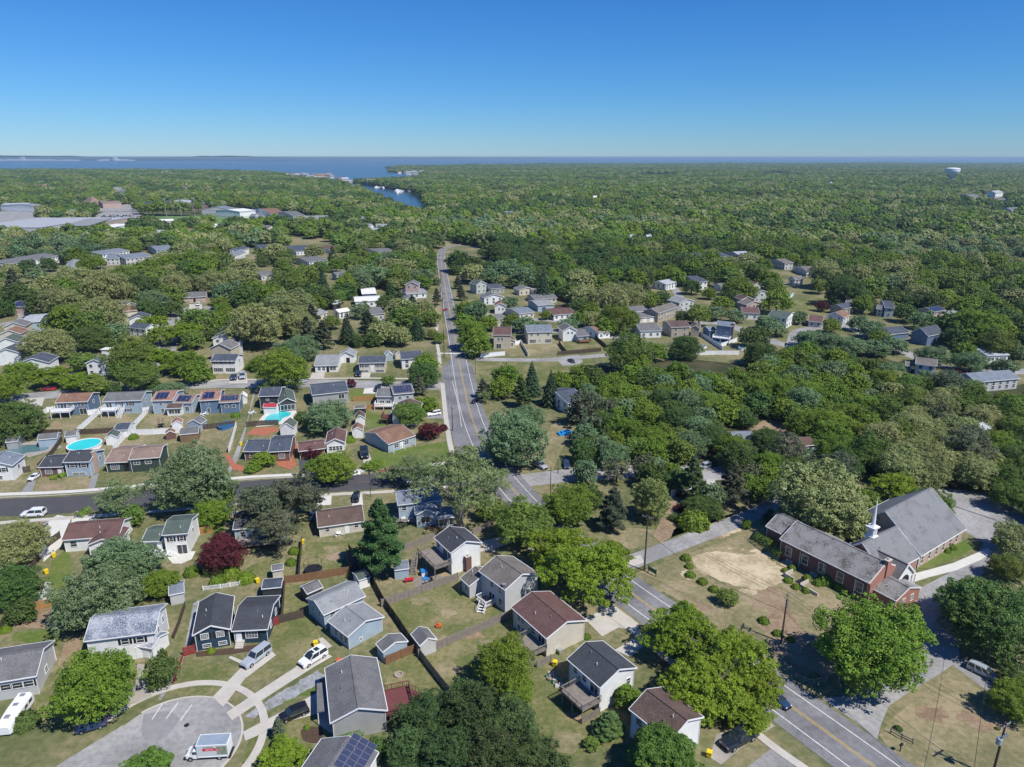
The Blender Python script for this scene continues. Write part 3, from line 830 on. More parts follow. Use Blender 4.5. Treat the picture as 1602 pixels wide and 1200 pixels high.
def deck(root, F, x0, x1, y0, y1, z, m, railm=None, stair=None, under=True, rail='fsr'):
    """raised platform in the frame of a block (y negative = in front)"""
    railm = railm or m; M = F.M.copy(); M.translation = M.translation - root.location
    mb = MB(); n = max(4, int((y1-y0)/.3))
    for i in range(n): mb.box(x0, x1, y0+(y1-y0)*i/n+.008, y0+(y1-y0)*(i+1)/n-.008, z-.06, z, M)
    mb.box(x0, x1, y0, y1, z-.28, z-.07, M)
    dk = link('deck', mb.mesh('deck', m), root)
    r = MB()
    edges = []
    if 'f' in rail: edges.append(((x0,y0),(x1,y0)))
    if 's' in rail: edges.append(((x0,y0),(x0,y1)))
    if 'r' in rail: edges.append(((x1,y0),(x1,y1)))
    if 'b' in rail: edges.append(((x0,y1),(x1,y1)))
    for (ax, ay), (bx, by) in edges:
        A = M @ Vector((ax,ay,z+.95)); B = M @ Vector((bx,by,z+.95)); r.bar(A, B, .12, .08)
        A2 = M @ Vector((ax,ay,z+.12)); B2 = M @ Vector((bx,by,z+.12)); r.bar(A2, B2, .06)
        k = int((B-A).length/.28)
        for i in range(k+1):
            q = A.lerp(B, i/max(k,1)); w = .11 if i % 6 == 0 else .05; r.bar((q.x,q.y,z), (q.x,q.y,z+.95+(.08 if w > .1 else 0)), w)
    link('railing', r.mesh('railing', railm), dk)
    if under and z > .8:
        for ax in (x0+.1, (x0+x1)/2, x1-.1):
            p = MB(); p.bar(M @ Vector((ax,y0+.1,0)), M @ Vector((ax,y0+.1,z-.28)), .15); link('post', p.mesh('post', railm), dk)
    if stair:
        ax, ay, bx, by, w = stair; s = MB(); A = M @ Vector((ax,ay,z)); B = M @ Vector((bx,by,.1))
        n = max(3, int(z/.19)); side = (B-A); side.z = 0; side = Vector((-side.y, side.x, 0)).normalized()*w/2
        for i in range(n):
            q = A.lerp(B, (i+.5)/n); s.bar(q-side, q+side, .28, .05)
        for k in (-1, 1):
            s.bar(A+side*k-Vector((0,0,.1)), B+side*k-Vector((0,0,.1)), .05, .25); s.bar(A+side*k+Vector((0,0,.9)), B+side*k+Vector((0,0,.9)), .07)
            for i in range(4): q = A.lerp(B, i/3)+side*k; s.bar(q, q+Vector((0,0,.9)), .08)
        link('stair', s.mesh('stair', railm), dk)
    return dk
SPM = {}
def solar(root, F, x0, x1, v0, v1, nx, nv, rise, side=0):
    """panels on the front slope (side 0) or back slope (side 1) of an x-ridge block, or the right slope of a y-ridge ('R')"""
    o = root.location
    rf = [c for c in root.children if c.name.startswith('roof') and not c.name.startswith('roof_trim')][0]
    D, L, ze = F.D, F.L, F.ze
    def S(u, v):
        if side == 'R': return F.p(L - v*L/2, u, ze+rise*v+.09) - o
        return F.p(u, v*D/2, ze+rise*v+.09) - o
    a = S(x0, v0); b = S(x1, v0); c = S(x0, v1)
    ex = (b-a)/nx; ey = (c-a)/nv
    key = (round(ex.length, 2), round(ey.length, 2))
    if key not in SPM:
        lx, ly = ex.length, ey.length; m1 = MB(); m1.box(.02, lx-.02, .02, ly-.02, 0, .05)
        for i in range(6):
            for j in range(8): m1.box(.06+i*(lx-.12)/6+.01, .06+(i+1)*(lx-.12)/6-.01, .06+j*(ly-.12)/8+.01, .06+(j+1)*(ly-.12)/8-.01, .05, .056, None, 1)
        SPM[key] = m1.mesh('solar_panel', [SOLFR, SOLAR])
    X = ex.normalized(); Z = X.cross(ey).normalized(); Y = Z.cross(X)
    if Z.z < 0: Z = -Z; Y = -Y
    for i in range(nx):
        for j in range(nv):
            p = a + ex*i + ey*j
            if Y.dot(ey) < 0: p = p + ey
            ob = link('solar_panel', SPM[key], root); 
            R = Matrix((X, Y, Z)).transposed(); ob.rotation_euler = R.to_euler(); ob.location = p
# fences
FM = {}
def fence_mesh(kind, L):
    key = (kind, round(L*4)/4); L = key[1]
    if key in FM: return FM[key]
    mb = MB(); rnd = random.Random(int(L*100)+len(kind)); h = {'white': 1.8, 'picket': 1.0, 'rail': 1.0, 'iron': 1.2}.get(kind, 1.75)
    m = {'white': VINYL, 'picket': VINYL, 'rail': WOOD, 'grey': WOOD, 'brown': WOODB, 'orange': WOODO, 'dark': WOODD, 'red': WOODR, 'iron': VINYL}[kind]
    if kind == 'white':
        n = max(2, int(L/.28))
        for i in range(n): mb.box(L*i/n+.006, L*(i+1)/n-.006, -.02, .02, .08, h-.05)
        mb.box(0, L, -.035, .035, h-.12, h); mb.box(0, L, -.035, .035, .05, .18)
    elif kind in ('picket', 'iron'):
        n = max(3, int(L/.22)); w = .05 if kind == 'picket' else .025
        for i in range(n): mb.box(L*(i+.5)/n-w, L*(i+.5)/n+w, -.02, .02, .05, h)
        for z in (.25, h-.2): mb.box(0, L, -.04, -.02, z, z+.08)
    elif kind == 'rail':
        for z in (.35, .8): mb.box(0, L, -.05, .05, z, z+.13)
    else:
        n = max(3, int(L/.16))
        for i in range(n):
            y = rnd.uniform(-.02, .02); mb.box(L*i/n+.008, L*(i+1)/n-.008, y-.012, y+.012, .04, h+rnd.uniform(-.05, .05))
        for z in (.3, h-.3): mb.box(0, L, .035, .09, z, z+.09)
    pm = MB(); pm.box(-.06, .06, -.06, .06, 0, h+.1)
    if kind == 'white': pm.box(-.08, .08, -.08, .08, h+.1, h+.16)
    FM[key] = (mb.mesh('fence_panel', m), pm.mesh('post', m), h); return FM[key]
def fence(label, pts, kind, px=True, seg=2.4, name='fence', hs=1.0):
    w = [at(*p) if px else Vector((*p[:2], 0)) for p in pts]
    c = w[len(w)//2]; root = thing(name, label, 'fence', (c.x, c.y, 0), 0, 'fences between the gardens')
    last = None
    for a, b in zip(w[:-1], w[1:]):
        d = b - a; n = max(1, round(d.length/seg)); sl = d.length/n; rz = math.atan2(d.y, d.x)
        pm, po, h = fence_mesh(kind, sl); k = sl/(round(sl*4)/4)
        for i in range(n):
            q = a + d*(i/n) - c; link('fence_panel', pm, root, (q.x, q.y, 0), rz, (k, 1, hs)); link('post', po, root, (q.x, q.y, 0), rz, (1, 1, hs))
    q = w[-1] - c; link('post', po, root, (q.x, q.y, 0), rz, (1, 1, hs))
    return root
def shed(label, FL, FR, ze, D, rise, ridge, wall, roof, nick=None, name='shed', door=None, gambrel=False):
    F = Frame(FL, FR, ze, D); root = setup_root(name, label, 'shed', F, 'garden sheds', nick)
    w = [(door, .5, 1.0, 1.3, 1.8, 'd')] if door else []
    block(root, F, rise, ridge, wall, roof, over=.12, wins=w, detail=0)
    return root, F
# ------------------------------------------------------------------ vehicles
CARM = {}
LAMPR = mat('tail_lamp_red', (.35,.01,.01), 0.3); LAMPW = mat('head_lamp_clear', (.65,.66,.68), 0.15, spec=.8)
def loft(mb, st, mi=0):
    n = len(st[0]); o = [v for s in st for v in s]; fs = []
    for i in range(len(st)-1):
        for k in range(n): fs.append((i*n+k, (i+1)*n+k, (i+1)*n+(k+1)%n, i*n+(k+1)%n))
    fs.append(tuple(range(n))); fs.append(tuple((len(st)-1)*n+k for k in range(n-1, -1, -1)))
    mb.add(o, fs, mi)
def car_meshes(kind):
    if kind in CARM: return CARM[kind]
    S = dict(   # body stations x, top z, half width ; cabin: x base rear, x top rear, x top front, x base front, roof z
        sedan=([(-2.38,.78,.72),(-2.3,.95,.84),(-1.5,1.0,.90),(.9,.98,.91),(1.6,.92,.88),(2.25,.78,.80),(2.38,.6,.70)], (-1.75,-1.05,.25,1.05,1.44)),
        suv=([(-2.38,.9,.80),(-2.3,1.08,.90),(-1.5,1.1,.94),(.9,1.1,.95),(1.7,1.04,.92),(2.25,.92,.84),(2.38,.65,.75)], (-2.30,-2.05,.35,1.15,1.74)),
        van=([(-2.5,.9,.85),(-2.45,1.1,.93),(-1.5,1.1,.96),(1.2,1.1,.96),(1.9,.98,.92),(2.4,.85,.84),(2.5,.6,.75)], (-2.42,-2.25,.6,1.55,1.80)),
        pickup=([(-2.75,.95,.90),(-2.7,1.08,.95),(-1.0,1.08,.96),(1.2,1.12,.96),(2.0,1.10,.93),(2.6,1.0,.88),(2.75,.7,.80)], (-1.0,-.85,.35,1.0,1.85)),
        capped=([(-2.75,.95,.90),(-2.7,1.08,.95),(-1.0,1.08,.96),(1.2,1.12,.96),(2.0,1.10,.93),(2.6,1.0,.88),(2.75,.7,.80)], (-2.70,-2.6,.35,1.0,1.85)))[kind]
    st, (cb, ct, cf, cg, rz) = S
    body = MB()
    loft(body, [[(x,-h*.93,.26),(x,-h,.5),(x,-h*.985,z-.14),(x,-h*.86,z),(x,h*.86,z),(x,h*.985,z-.14),(x,h,.5),(x,h*.93,.26)] for x, z, h in st])
    belt = 1.0 if kind == 'sedan' else 1.08; hw = .84 if kind == 'sedan' else .88
    gl = MB(); loft(gl, [[(cb,-hw,belt-.04),(cb,hw,belt-.04),(cb+.02,hw*.98,belt),(cb+.02,-hw*.98,belt)],
                         [(ct,-hw*.80,rz-.06),(ct,hw*.80,rz-.06),(ct,hw*.80,rz-.03),(ct,-hw*.80,rz-.03)]])
    gl = MB(); v = [(cb,-hw,belt-.03),(cg,-hw,belt-.03),(cg,hw,belt-.03),(cb,hw,belt-.03),(ct,-hw*.80,rz-.05),(cf,-hw*.80,rz-.05),(cf,hw*.80,rz-.05),(ct,hw*.80,rz-.05)]
    gl.add(v, [(0,1,5,4),(1,2,6,5),(2,3,7,6),(3,0,4,7),(4,5,6,7),(3,2,1,0)])
    rf = MB(); loft(rf, [[(x,-w,z-.06),(x,-w,z-.02),(x,-w*.8,z+.02),(x,w*.8,z+.02),(x,w,z-.02),(x,w,z-.06)] for x, w, z in ((ct-.03,hw*.80,rz-.02),(ct+.2,hw*.84,rz),(cf-.2,hw*.84,rz),(cf+.05,hw*.80,rz-.02))])
    # pillars
    for sx in (-1, 1):
        rf.bar((cb,sx*hw,belt),(ct,sx*hw*.81,rz-.04),.09); rf.bar((cg,sx*hw,belt),(cf,sx*hw*.81,rz-.04),.07)
        for f in ((.5,) if kind != 'van' else (.35,.68)): 
            xb = cb+(cg-cb)*f; xt = ct+(cf-ct)*f; rf.bar((xb,sx*(hw+.005),belt),(xt,sx*hw*.815,rz-.04),.08)
        body.bar((cg-.25,sx*(hw+.04),belt+.02),(cg-.25,sx*(hw+.24),belt+.06),.16,.12)
    if kind == 'pickup':
        body.box(-2.6,-1.08,-.72,.72,.75,.80,None); 
        for y in (-.9,.82): body.box(-2.68,-1.05,y,y+.08,1.05,1.17)
        body.box(-2.72,-2.64,-.9,.9,1.05,1.15)
    if kind in ('suv','van'):
        for sx in (-1, 1): rf.bar((ct+.2,sx*.62,rz+.06),(cf-.2,sx*.62,rz+.06),.05)
    w = MB(); R = .35 if kind in ('sedan','suv','van') else .40; M = Matrix.Rotation(math.pi/2, 4, 'X')
    w.lathe([(R*.6,-.12),(R,-.11),(R,.11),(R*.6,.12)], 16, M)
    rm = MB(); rm.lathe([(.02,-.13),(R*.55,-.128),(R*.62,-.10),(R*.62,.10),(R*.55,.128),(.02,.13)], 10, M)
    hl = MB(); hl.box(-.06,.06,-.17,.17,-.07,.07)
    dk = MB(); dk.box(st[-1][0]-.04, st[-1][0]+.03, -.55, .55, .42, .68); dk.box(st[-1][0]-.1, st[-1][0]+.05, -.75,.75,.26,.38); dk.box(st[0][0]-.05, st[0][0]+.1,-.75,.75,.26,.42)
    for sx in (-1, 1): dk.box(-.8,.9,sx*.90-.03,sx*.90+.03,.26,.34)
    CARM[kind] = dict(body=body, glass=gl, roof=rf, wheel=w.mesh('wheel', RUBBER), rim=rm.mesh('rim', METAL), hl=hl.mesh('headlight', LAMPW), tl=hl.mesh('tail_light', LAMPR),
                      R=R, wx=(1.45,-1.4) if kind in ('sedan','suv','van') else (1.75,-1.65), xf=st[-2][0], xr=st[0][0], hw=st[2][2], z=.72, dk=dk.mesh('bumper', RUBBER), cache={})
    return CARM[kind]
def car(label, front, rear, kind, colname, col, name=None, cat=None, z0=0.02, sunroof=False, L=None):
    m = car_meshes(kind); a = at(*front, .7); b = at(*rear, .7); c = (a+b)/2; d = a-b
    base = {'sedan':4.76,'suv':4.76,'van':5.0,'pickup':5.5,'capped':5.5}[kind]
    s = (L or d.length)/base; s = min(max(s, .85), 1.22)
    o = thing(name or ('parked_car' if kind != 'pickup' else 'pickup_truck'), label, cat or {'sedan':'car','suv':'car','van':'van','pickup':'pickup truck','capped':'pickup truck'}[kind], (c.x, c.y, z0), math.atan2(d.y, d.x), 'vehicles of the neighbourhood')
    if colname not in m['cache']:
        P = paint(colname, col)
        m['cache'][colname] = (m['body'].mesh('body', P), m['roof'].mesh('roof', P), m['glass'].mesh('window_glass', GLASS))
    B, R, G = m['cache'][colname]; sc = (s, s, s)
    link('body', B, o, scale=sc); link('roof', R, o, scale=sc); link('window_glass', G, o, scale=sc); link('bumper', m['dk'], o, scale=sc)
    for x in m['wx']:
        for y in (-1, 1):
            w = link('wheel', m['wheel'], o, (x*s, y*(m['hw']-.10)*s, m['R']*s), 0, sc); link('rim', m['rim'], w)
    for y in (-1, 1):
        link('headlight', m['hl'], o, ((m['xf']+.05)*s, y*.62*s, .76*s), 0, sc); link('tail_light', m['tl'], o, ((m['xr']+.02)*s, y*.66*s, .82*s), 0, sc)
    if sunroof:
        g = MB(); g.box(-.1,.45,-.45,.45,1.765,1.775); g.box(-1.1,-.35,-.45,.45,1.765,1.775); link('sunroof', g.mesh('sunroof', GLASS), o, scale=sc)
    return o
def text_mesh(s, size, m, name='lettering'):
    cu = bpy.data.curves.new(name, 'FONT'); cu.body = s; cu.size = size; cu.extrude = .004; cu.align_x = 'CENTER'
    o = bpy.data.objects.new(name, cu); COL.objects.link(o)
    dg = bpy.context.evaluated_depsgraph_get(); me = bpy.data.meshes.new_from_object(o.evaluated_get(dg)); me.materials.clear(); me.materials.append(m)
    bpy.data.objects.remove(o); return me
def moving_truck(label, front, rear):
    a = at(*front, .9); b = at(*rear, .9); c = (a+b)/2; d = a-b; L = d.length; s = L/6.9
    o = thing('moving_truck', label, 'truck', (c.x, c.y, .02), math.atan2(d.y, d.x), None)
    W = paint('truck_white', (.76,.77,.78)); S = mat('truck_box_side', (.52,.55,.56), .4); RF = mat('truck_box_roof', (.27,.33,.40), .5, vary=.15, scale=1)
    sc = (s, s, s)
    bx = MB(); bx.box(-3.3,1.35,-1.15,1.15,.75,3.0); link('cargo_box', bx.mesh('cargo_box', S), o, scale=sc)
    r = MB(); r.box(-3.32,1.37,-1.1,1.1,3.003,3.03)
    for i in range(9): r.box(-3.2+i*.55,-3.14+i*.55,-1.08,1.08,3.03,3.045)
    link('box_roof', r.mesh('box_roof', RF), o, scale=sc)
    t = MB()
    for y in (-1.17,1.07): t.box(-3.34,1.39,y,y+.1,2.93,3.06)
    for x in (-3.35,1.30): t.box(x,x+.1,-1.16,1.16,2.93,3.065)
    t.box(-3.3,1.3,-1.19,-1.15,.78,.92); t.box(-3.3,1.3,1.15,1.19,.78,.92); link('box_trim', t.mesh('box_trim', TRIM), o, scale=sc)
    cb = MB(); loft(cb, [[(x,-h,.45),(x,-h,z-.25),(x,-h*.84,z),(x,h*.84,z),(x,h,z-.25),(x,h,.45)] for x, z, h in ((1.37,2.15,1.0),(1.9,2.15,1.0),(2.55,1.35,.98),(3.1,1.2,.95),(3.3,.95,.88))])
    link('cab', cb.mesh('cab', W), o, scale=sc)
    g = MB()
    for y in (-1.01,.99): g.box(1.5,2.15,y,y+.02,1.25,1.75)
    g.add([(1.97,-.78,2.08),(1.97,.78,2.08),(2.57,.84,1.37),(2.57,-.84,1.37)],[(0,1,2,3)]); link('window_glass', g.mesh('window_glass', GLASS), o, scale=sc)
    hd = MB(); 
    for x in (1.2,): hd.box(1.37,1.75,-.8,.8,2.1,2.7)
    w = MB(); M = Matrix.Rotation(math.pi/2,4,'X'); w.lathe([(.2,-.15),(.40,-.13),(.40,.13),(.2,.15)],16,M); wm = w.mesh('wheel', RUBBER)
    rm = MB(); rm.lathe([(.02,-.17),(.2,-.16),(.22,.16),(.02,.17)],10,M); rmm = rm.mesh('rim', METAL)
    for x in (2.5,-1.9):
        for y in (-1,1): ww = link('wheel', wm, o, (x*s, y*.95*s, .40*s), 0, sc); link('rim', rmm, ww)
    red = mat('sign_red', (.55,.02,.04), .5); dark = mat('sign_black', (.02,.02,.02), .5); grn = mat('sign_green', (.12,.24,.18), .5, col2=(.40,.25,.2), scale=2)
    for side in (-1, 1):
        q = MB(); y = side*1.152; q.box(-1.6,.45,min(y,y+side*.006),max(y,y+side*.006),1.95,2.45); link('red_band', q.mesh('red_band', red), o, scale=sc)
        q = MB(); q.box(-3.2,-1.65,min(y,y+side*.005),max(y,y+side*.005),1.2,2.75); link('picture_panel', q.mesh('picture_panel', grn), o, scale=sc)
        for tx, sz, z, mm, x in (('U-HAUL', .42, 2.52, dark, -.5), ('RENTALS', .30, 2.08, TRIM, -.6), ('$19.95', .22, 1.1, red, -.2)):
            if tx[0] == '$': continue
            me = text_mesh(tx, sz, mm); l_ = link('lettering', me, o, (x*s, (y+side*.012)*s, z*s), 0, sc)
            l_.rotation_euler = (math.pi/2, 0, 0 if side < 0 else math.pi)
    q = MB(); q.box(-3.36,-3.3,-1.0,1.0,.85,2.85)
    for i in range(8): q.box(-3.375,-3.36,-.95,.95,.9+i*.24,.9+i*.24+.21)
    link('roller_door', q.mesh('roller_door', TRIM), o, scale=sc)
    bp = MB(); bp.box(-3.6,-3.3,-1.1,1.1,.4,.5); bp.box(3.2,3.42,-.95,.95,.4,.75); bp.box(-3.2,2.2,-.5,.5,.45,.74); link('bumper', bp.mesh('bumper', DARKM), o, scale=sc)
    for y in (-1,1): link('headlight', car_meshes('sedan')['hl'], o, (3.33*s, y*.65*s, .85*s), 0, sc)
# bins, poles, pools and other garden things
BINM = {}
def bin_(label, px, py, colname='yellow', col=(.75,.55,.02), w=.7, h=1.05):
    p = at(px, py); k = (colname, w)
    if k not in BINM:
        m = mat('plastic_'+colname, col, .5); b = MB(); b.add([(-w*.42,-w*.42,0.12),(w*.42,-w*.42,0.12),(w*.42,w*.42,0.12),(-w*.42,w*.42,0.12),(-w*.5,-w*.5,h*.9),(w*.5,-w*.5,h*.9),(w*.5,w*.5,h*.9),(-w*.5,w*.5,h*.9)],[(3,2,1,0),(0,1,5,4),(1,2,6,5),(2,3,7,6),(3,0,4,7),(4,5,6,7)])
        l = MB(); l.box(-w*.55,w*.55,-w*.58,w*.52,h*.9,h*.97); l.box(-w*.4,w*.4,-w*.45,w*.4,h*.97,h)
        wh = MB(); wh.lathe([(.12,-.04),(.12,.04)],10,Matrix.Rotation(math.pi/2,4,'Y')); BINM[k] = (b.mesh('tub', m), l.mesh('lid', m), wh.mesh('wheel', RUBBER))
    o = thing('recycling_bin', label, 'bin', p, random.Random(px).uniform(0,3), 'bins in the gardens')
    link('tub', BINM[k][0], o); link('lid', BINM[k][1], o)
    for x in (-.3,.3): link('wheel', BINM[k][2], o, (x*w/.7,w*.42,.12))
WIRE_TOPS = {}
def pole(label, base, h, key, arm=2.2, armrz=0.0, gear=True, transformer=False, name='utility_pole', thick=.17, lamp=False):
    p = at(*base); o = thing(name, label, 'utility pole', p, armrz, 'poles along the roads')
    b = MB(); b.tube([(0,0,-.2),(0,0,h*.5),(0,0,h)],[thick,thick*.82,thick*.62],8); link('post', b.mesh('post', POLE), o)
    if arm:
        a = MB(); a.box(-arm/2,arm/2,-.06,.06,h-.55,h-.4); a.bar((-.7,0,h-.5),(0,0,h-1.1),.05); a.bar((.7,0,h-.5),(0,0,h-1.1),.05); link('crossarm', a.mesh('crossarm', WOOD), o)
        for x in (-arm/2+.1, -.35, .35, arm/2-.1):
            i = MB(); i.lathe([(.05,0),(.09,.05),(.05,.1),(.08,.16),(.03,.24)],8); link('insulator', i.mesh('insulator', METAL), o, (x,0,h-.4))
    if gear:
        for x in (-.45,0,.45):
            c = MB(); c.lathe([(.10,0),(.13,.1),(.13,.45),(.06,.6)],8); link('cutout', c.mesh('cutout', METAL), o, (x,-.25,h-2.2))
        g = MB(); g.box(-.7,.7,-.3,-.2,h-2.0,h-1.9); link('bracket', g.mesh('bracket', METAL), o)
    if transformer:
        c = MB(); c.lathe([(.30,0),(.36,.05),(.36,.95),(.30,1.02),(.1,1.06)],14); link('transformer', c.mesh('transformer', mat('transformer_grey', (.30,.35,.38), .5)), o, (-.62,0,h-3.2))
    if lamp:
        c = MB(); c.tube([(0,0,h-.6),(-.8,0,h-.1),(-1.9,0,h)],[.05,.045,.04],6); link('lamp_arm', c.mesh('lamp_arm', METAL), o)
        c = MB(); c.box(-2.5,-1.8,-.15,.15,h-.08,h+.08); link('lamp_head', c.mesh('lamp_head', METAL), o)
    c, s = math.cos(armrz), math.sin(armrz)
    WIRE_TOPS[key] = [Vector((p.x+c*x, p.y+s*x, h-.15)) for x in ((-arm/2+.1),0,(arm/2-.1))] if arm else [Vector((p.x,p.y,h-.1))]*3
    WIRE_TOPS[key+'low'] = [Vector((p.x, p.y, h-3.4))]
    return o
def wires(label, keys, which=(0,1,2), sag=.9, r=.022):
    mb = MB()
    for a, b in zip(keys[:-1], keys[1:]):
        A, B = WIRE_TOPS[a], WIRE_TOPS[b]
        for i in which:
            if i >= len(A) or i >= len(B): continue
            n = 14; pts = []
            for k in range(n+1):
                t = k/n; q = A[i].lerp(B[i], t); q.z -= sag*4*t*(1-t); pts.append(q)
            mb.tube(pts, [r]*(n+1), 4, cap=False)
    c = WIRE_TOPS[keys[0]][0]; o = mb.build('power_line', RUBBER); tag(o, label, 'power line', 'wires between the poles')
BUSHM = {}
def bush(label, px, py, w, col='m', hs=.8, name='bush'):
    r = w*depth_at(px, py)/FPX/2; p = at(px, py, r*hs*.4); k = col
    if k not in BUSHM:
        rs = np.random.RandomState(ord(k)); d = unit_rand(rs, 2600); d[:,2] = np.abs(d[:,2]); N = d + unit_rand(rs, 2600)*.6
        P = d*(rs.uniform(.82,1.0,2600)*(1+.12*np.sin(d[:,0]*9)*np.sin(d[:,1]*8+1)))[:,None]; N /= np.linalg.norm(N,axis=1)[:,None]
        BUSHM[k] = quads_mesh('bush', leaf_quads(P, N, .105, rs), [LEAF[k]])
    o = link(name, BUSHM[k], None, (p.x, p.y, 0), px*.37, (r, r, r*hs*1.3)); tag(o, label, 'bush', 'bushes and shrubs')
    return o
def hedge(label, pts, width, h, col='m'):
    w = [at(*p) for p in pts]; rs = np.random.RandomState(len(label)); Ps = []; Ns = []
    L = sum((b-a).length for a, b in zip(w[:-1], w[1:])); 
    for a, b in zip(w[:-1], w[1:]):
        n = int((b-a).length*220); t = rs.uniform(0,1,n); d = (b-a).normalized(); nr = Vector((-d.y,d.x,0)); ang = rs.uniform(0,np.pi,n)
        oy = np.cos(ang)*width/2*np.minimum(1,1.25*np.ones(n)); oz = np.sin(ang)**.5*h*rs.uniform(.85,1.05,n)
        base = np.outer(1-t, np.array(a)) + np.outer(t, np.array(b)); P = base + np.outer(oy*rs.uniform(.85,1.1,n), np.array(nr)); P[:,2] = oz
        N = np.outer(np.cos(ang), np.array(nr)); N[:,2] = np.sin(ang); Ps.append(P); Ns.append(N + unit_rand(rs,n)*.6)
    P = np.vstack(Ps); N = np.vstack(Ns); N /= np.linalg.norm(N,axis=1)[:,None]
    me = quads_mesh('hedge', leaf_quads(P - np.array([w[0].x, w[0].y, 0]), N, .17, rs), [LEAF[col]]); o = link('hedge', me, None, (w[0].x, w[0].y, 0)); tag(o, label, 'hedge', 'hedges beside the houses')
POOLW = mat('pool_water', (.03,.50,.52), .06, spec=.6, vary=.15, scale=1.2); POOLG = mat('pool_water_grey', (.10,.20,.22), .08, spec=.6, vary=.2, scale=1)
POOLB = mat('pool_water_blue', (.03,.12,.24), .06, spec=.6, vary=.2, scale=1)
POOLT = mat('pool_cover_teal', (.04,.60,.60), .25, vary=.12, scale=1.0)
def round_pool(label, px, py, wpx, hpx_ratio=1.0, m=None, h=1.2, name='above_ground_pool', wall=None, ry=None, cat='swimming pool'):
    p = at(px, py, h); r = wpx*depth_at(px, py, h)/FPX/2; ry = ry or 1.0
    o = thing(name, label, cat, (p.x, p.y, 0)); w = MB(); w.lathe([(1.0,0),(1.0,h),(1.04,h),(1.04,h+.06),(.96,h+.06),(.96,h-.1)],32); 
    link('pool_wall', w.mesh('pool_wall', wall or VINYL), o, scale=(r, r*ry, 1))
    t = MB(); t.lathe([(.955,h-.09),(.955,h-.03)],32); link('water', t.mesh('water', m or POOLT), o, scale=(r, r*ry, 1))
def trampoline(label, px, py, wpx, net=True):
    h = .9; p = at(px, py, h); r = wpx*depth_at(px, py, h)/FPX/2; o = thing('trampoline', label, 'trampoline', (p.x,p.y,0), .3)
    t = MB(); t.lathe([(r*.86,h-.01),(r*.86,h)],24); link('mat', t.mesh('mat', RUBBER), o)
    t = MB(); t.lathe([(r*.86,h-.02),(r,h-.02),(r,h+.05),(r*.86,h+.05)],24); link('rim_pad', t.mesh('rim_pad', SHUT), o)
    for k in range(6):
        a = k*math.pi/3; l = MB(); l.bar((r*math.cos(a),r*math.sin(a),0),(r*math.cos(a),r*math.sin(a),h+(1.7 if net else 0)),.07); link('leg', l.mesh('leg', DARKM), o)
    if net:
        t = MB(); 
        for k in range(24):
            a = k*math.pi/12; b = a+math.pi/12; t.bar((r*math.cos(a),r*math.sin(a),h+1.7),(r*math.cos(b),r*math.sin(b),h+1.7),.05)
        link('top_ring', t.mesh('top_ring', DARKM), o)
# ------------------------------------------------------------------ land, water, far shore
SEA = mat('sea_water', (.026,.052,.080), .22, spec=.5, vary=.25, scale=.0012, bump=.0)
LANDM = groundmat('land_under_trees', [(.045,.065,.022), (.075,.09,.032), (.12,.12,.06)], 0.004, 0.03, 0.6)
sea = MB(); sea.add([(-60000,600,-1.5),(60000,600,-1.5),(60000,60000,-1.5),(-60000,60000,-1.5)],[(0,1,2,3)]); tag(sea.build('sea', SEA), kind='structure')
coast_px = [(-900,267),(0,267),(200,267.5),(320,269),(420,272),(470,276),(508,280),(512,284),(540,289),(575,298),(598,308),(622,320),(650,330),(668,325),(664,310),(640,299),(603,293),(566,288),(541,284.5),(552,281),(600,279.5),(660,276),(662,273),(605,268.5),(640,265.5),(604,262.8),(640,260.8),(760,258.8),(900,257.5),(1100,257),(1400,257),(2500,257)]
cw = [tuple(at(x, y)[:2]) for x, y in coast_px]
land_poly = cw + [(9000, 900), (2500,-60), (-2500,-60), (-9000, 900)]
sheet('ground', land_poly, 0.0, LANDM, px=False, excl=False)
# the near ground: rough grass, 2 cm proud of the woodland soil
sheet('grass_verge', [(-700,1500),(-420,700),(-320,480),(-100,420),(300,372),(640,372),(1000,420),(1400,420),(1900,480),(2100,700),(2300,1500)], .02, GROUND, excl=False)
def hills(name, x0, x1, y, h, seed, m, depth=1500):
    rs = random.Random(seed); mb = MB(); n = 120; prof = []
    a = [rs.uniform(.2,1) for _ in range(9)]
    for i in range(n+1):
        t = i/n; e = min(1, t*7, (1-t)*7)
        prof.append(h*e*(.62+.25*math.sin(t*9+a[0]*6)*a[1]+.14*math.sin(t*31+a[2]*6)+.05*rs.uniform(-1,1)))
    vs = [(x0+(x1-x0)*i/n, y, -2) for i in range(n+1)] + [(x0+(x1-x0)*i/n, y+depth*.5, max(.5,p)) for i, p in enumerate(prof)] + [(x0+(x1-x0)*i/n, y+depth*2, -2) for i in range(n+1)]
    fs = [(i,i+1,n+2+i,n+1+i) for i in range(n)] + [(n+1+i,n+2+i,2*n+3+i,2*n+2+i) for i in range(n)]
    mb.add(vs, fs); tag(mb.build(name, m), kind='structure')
FARG = mat('far_wood', (.035,.06,.03), .95, vary=.4, scale=.004)
hills('far_shore', -30000, -3600, 15500, 42, 2, FARG, 900)
hills('far_shore_hills', -40000, -5200, 23000, 190, 5, FARG, 3000)
hills('far_shore_hills', -9000, 2500, 26000, 70, 9, FARG, 2500)

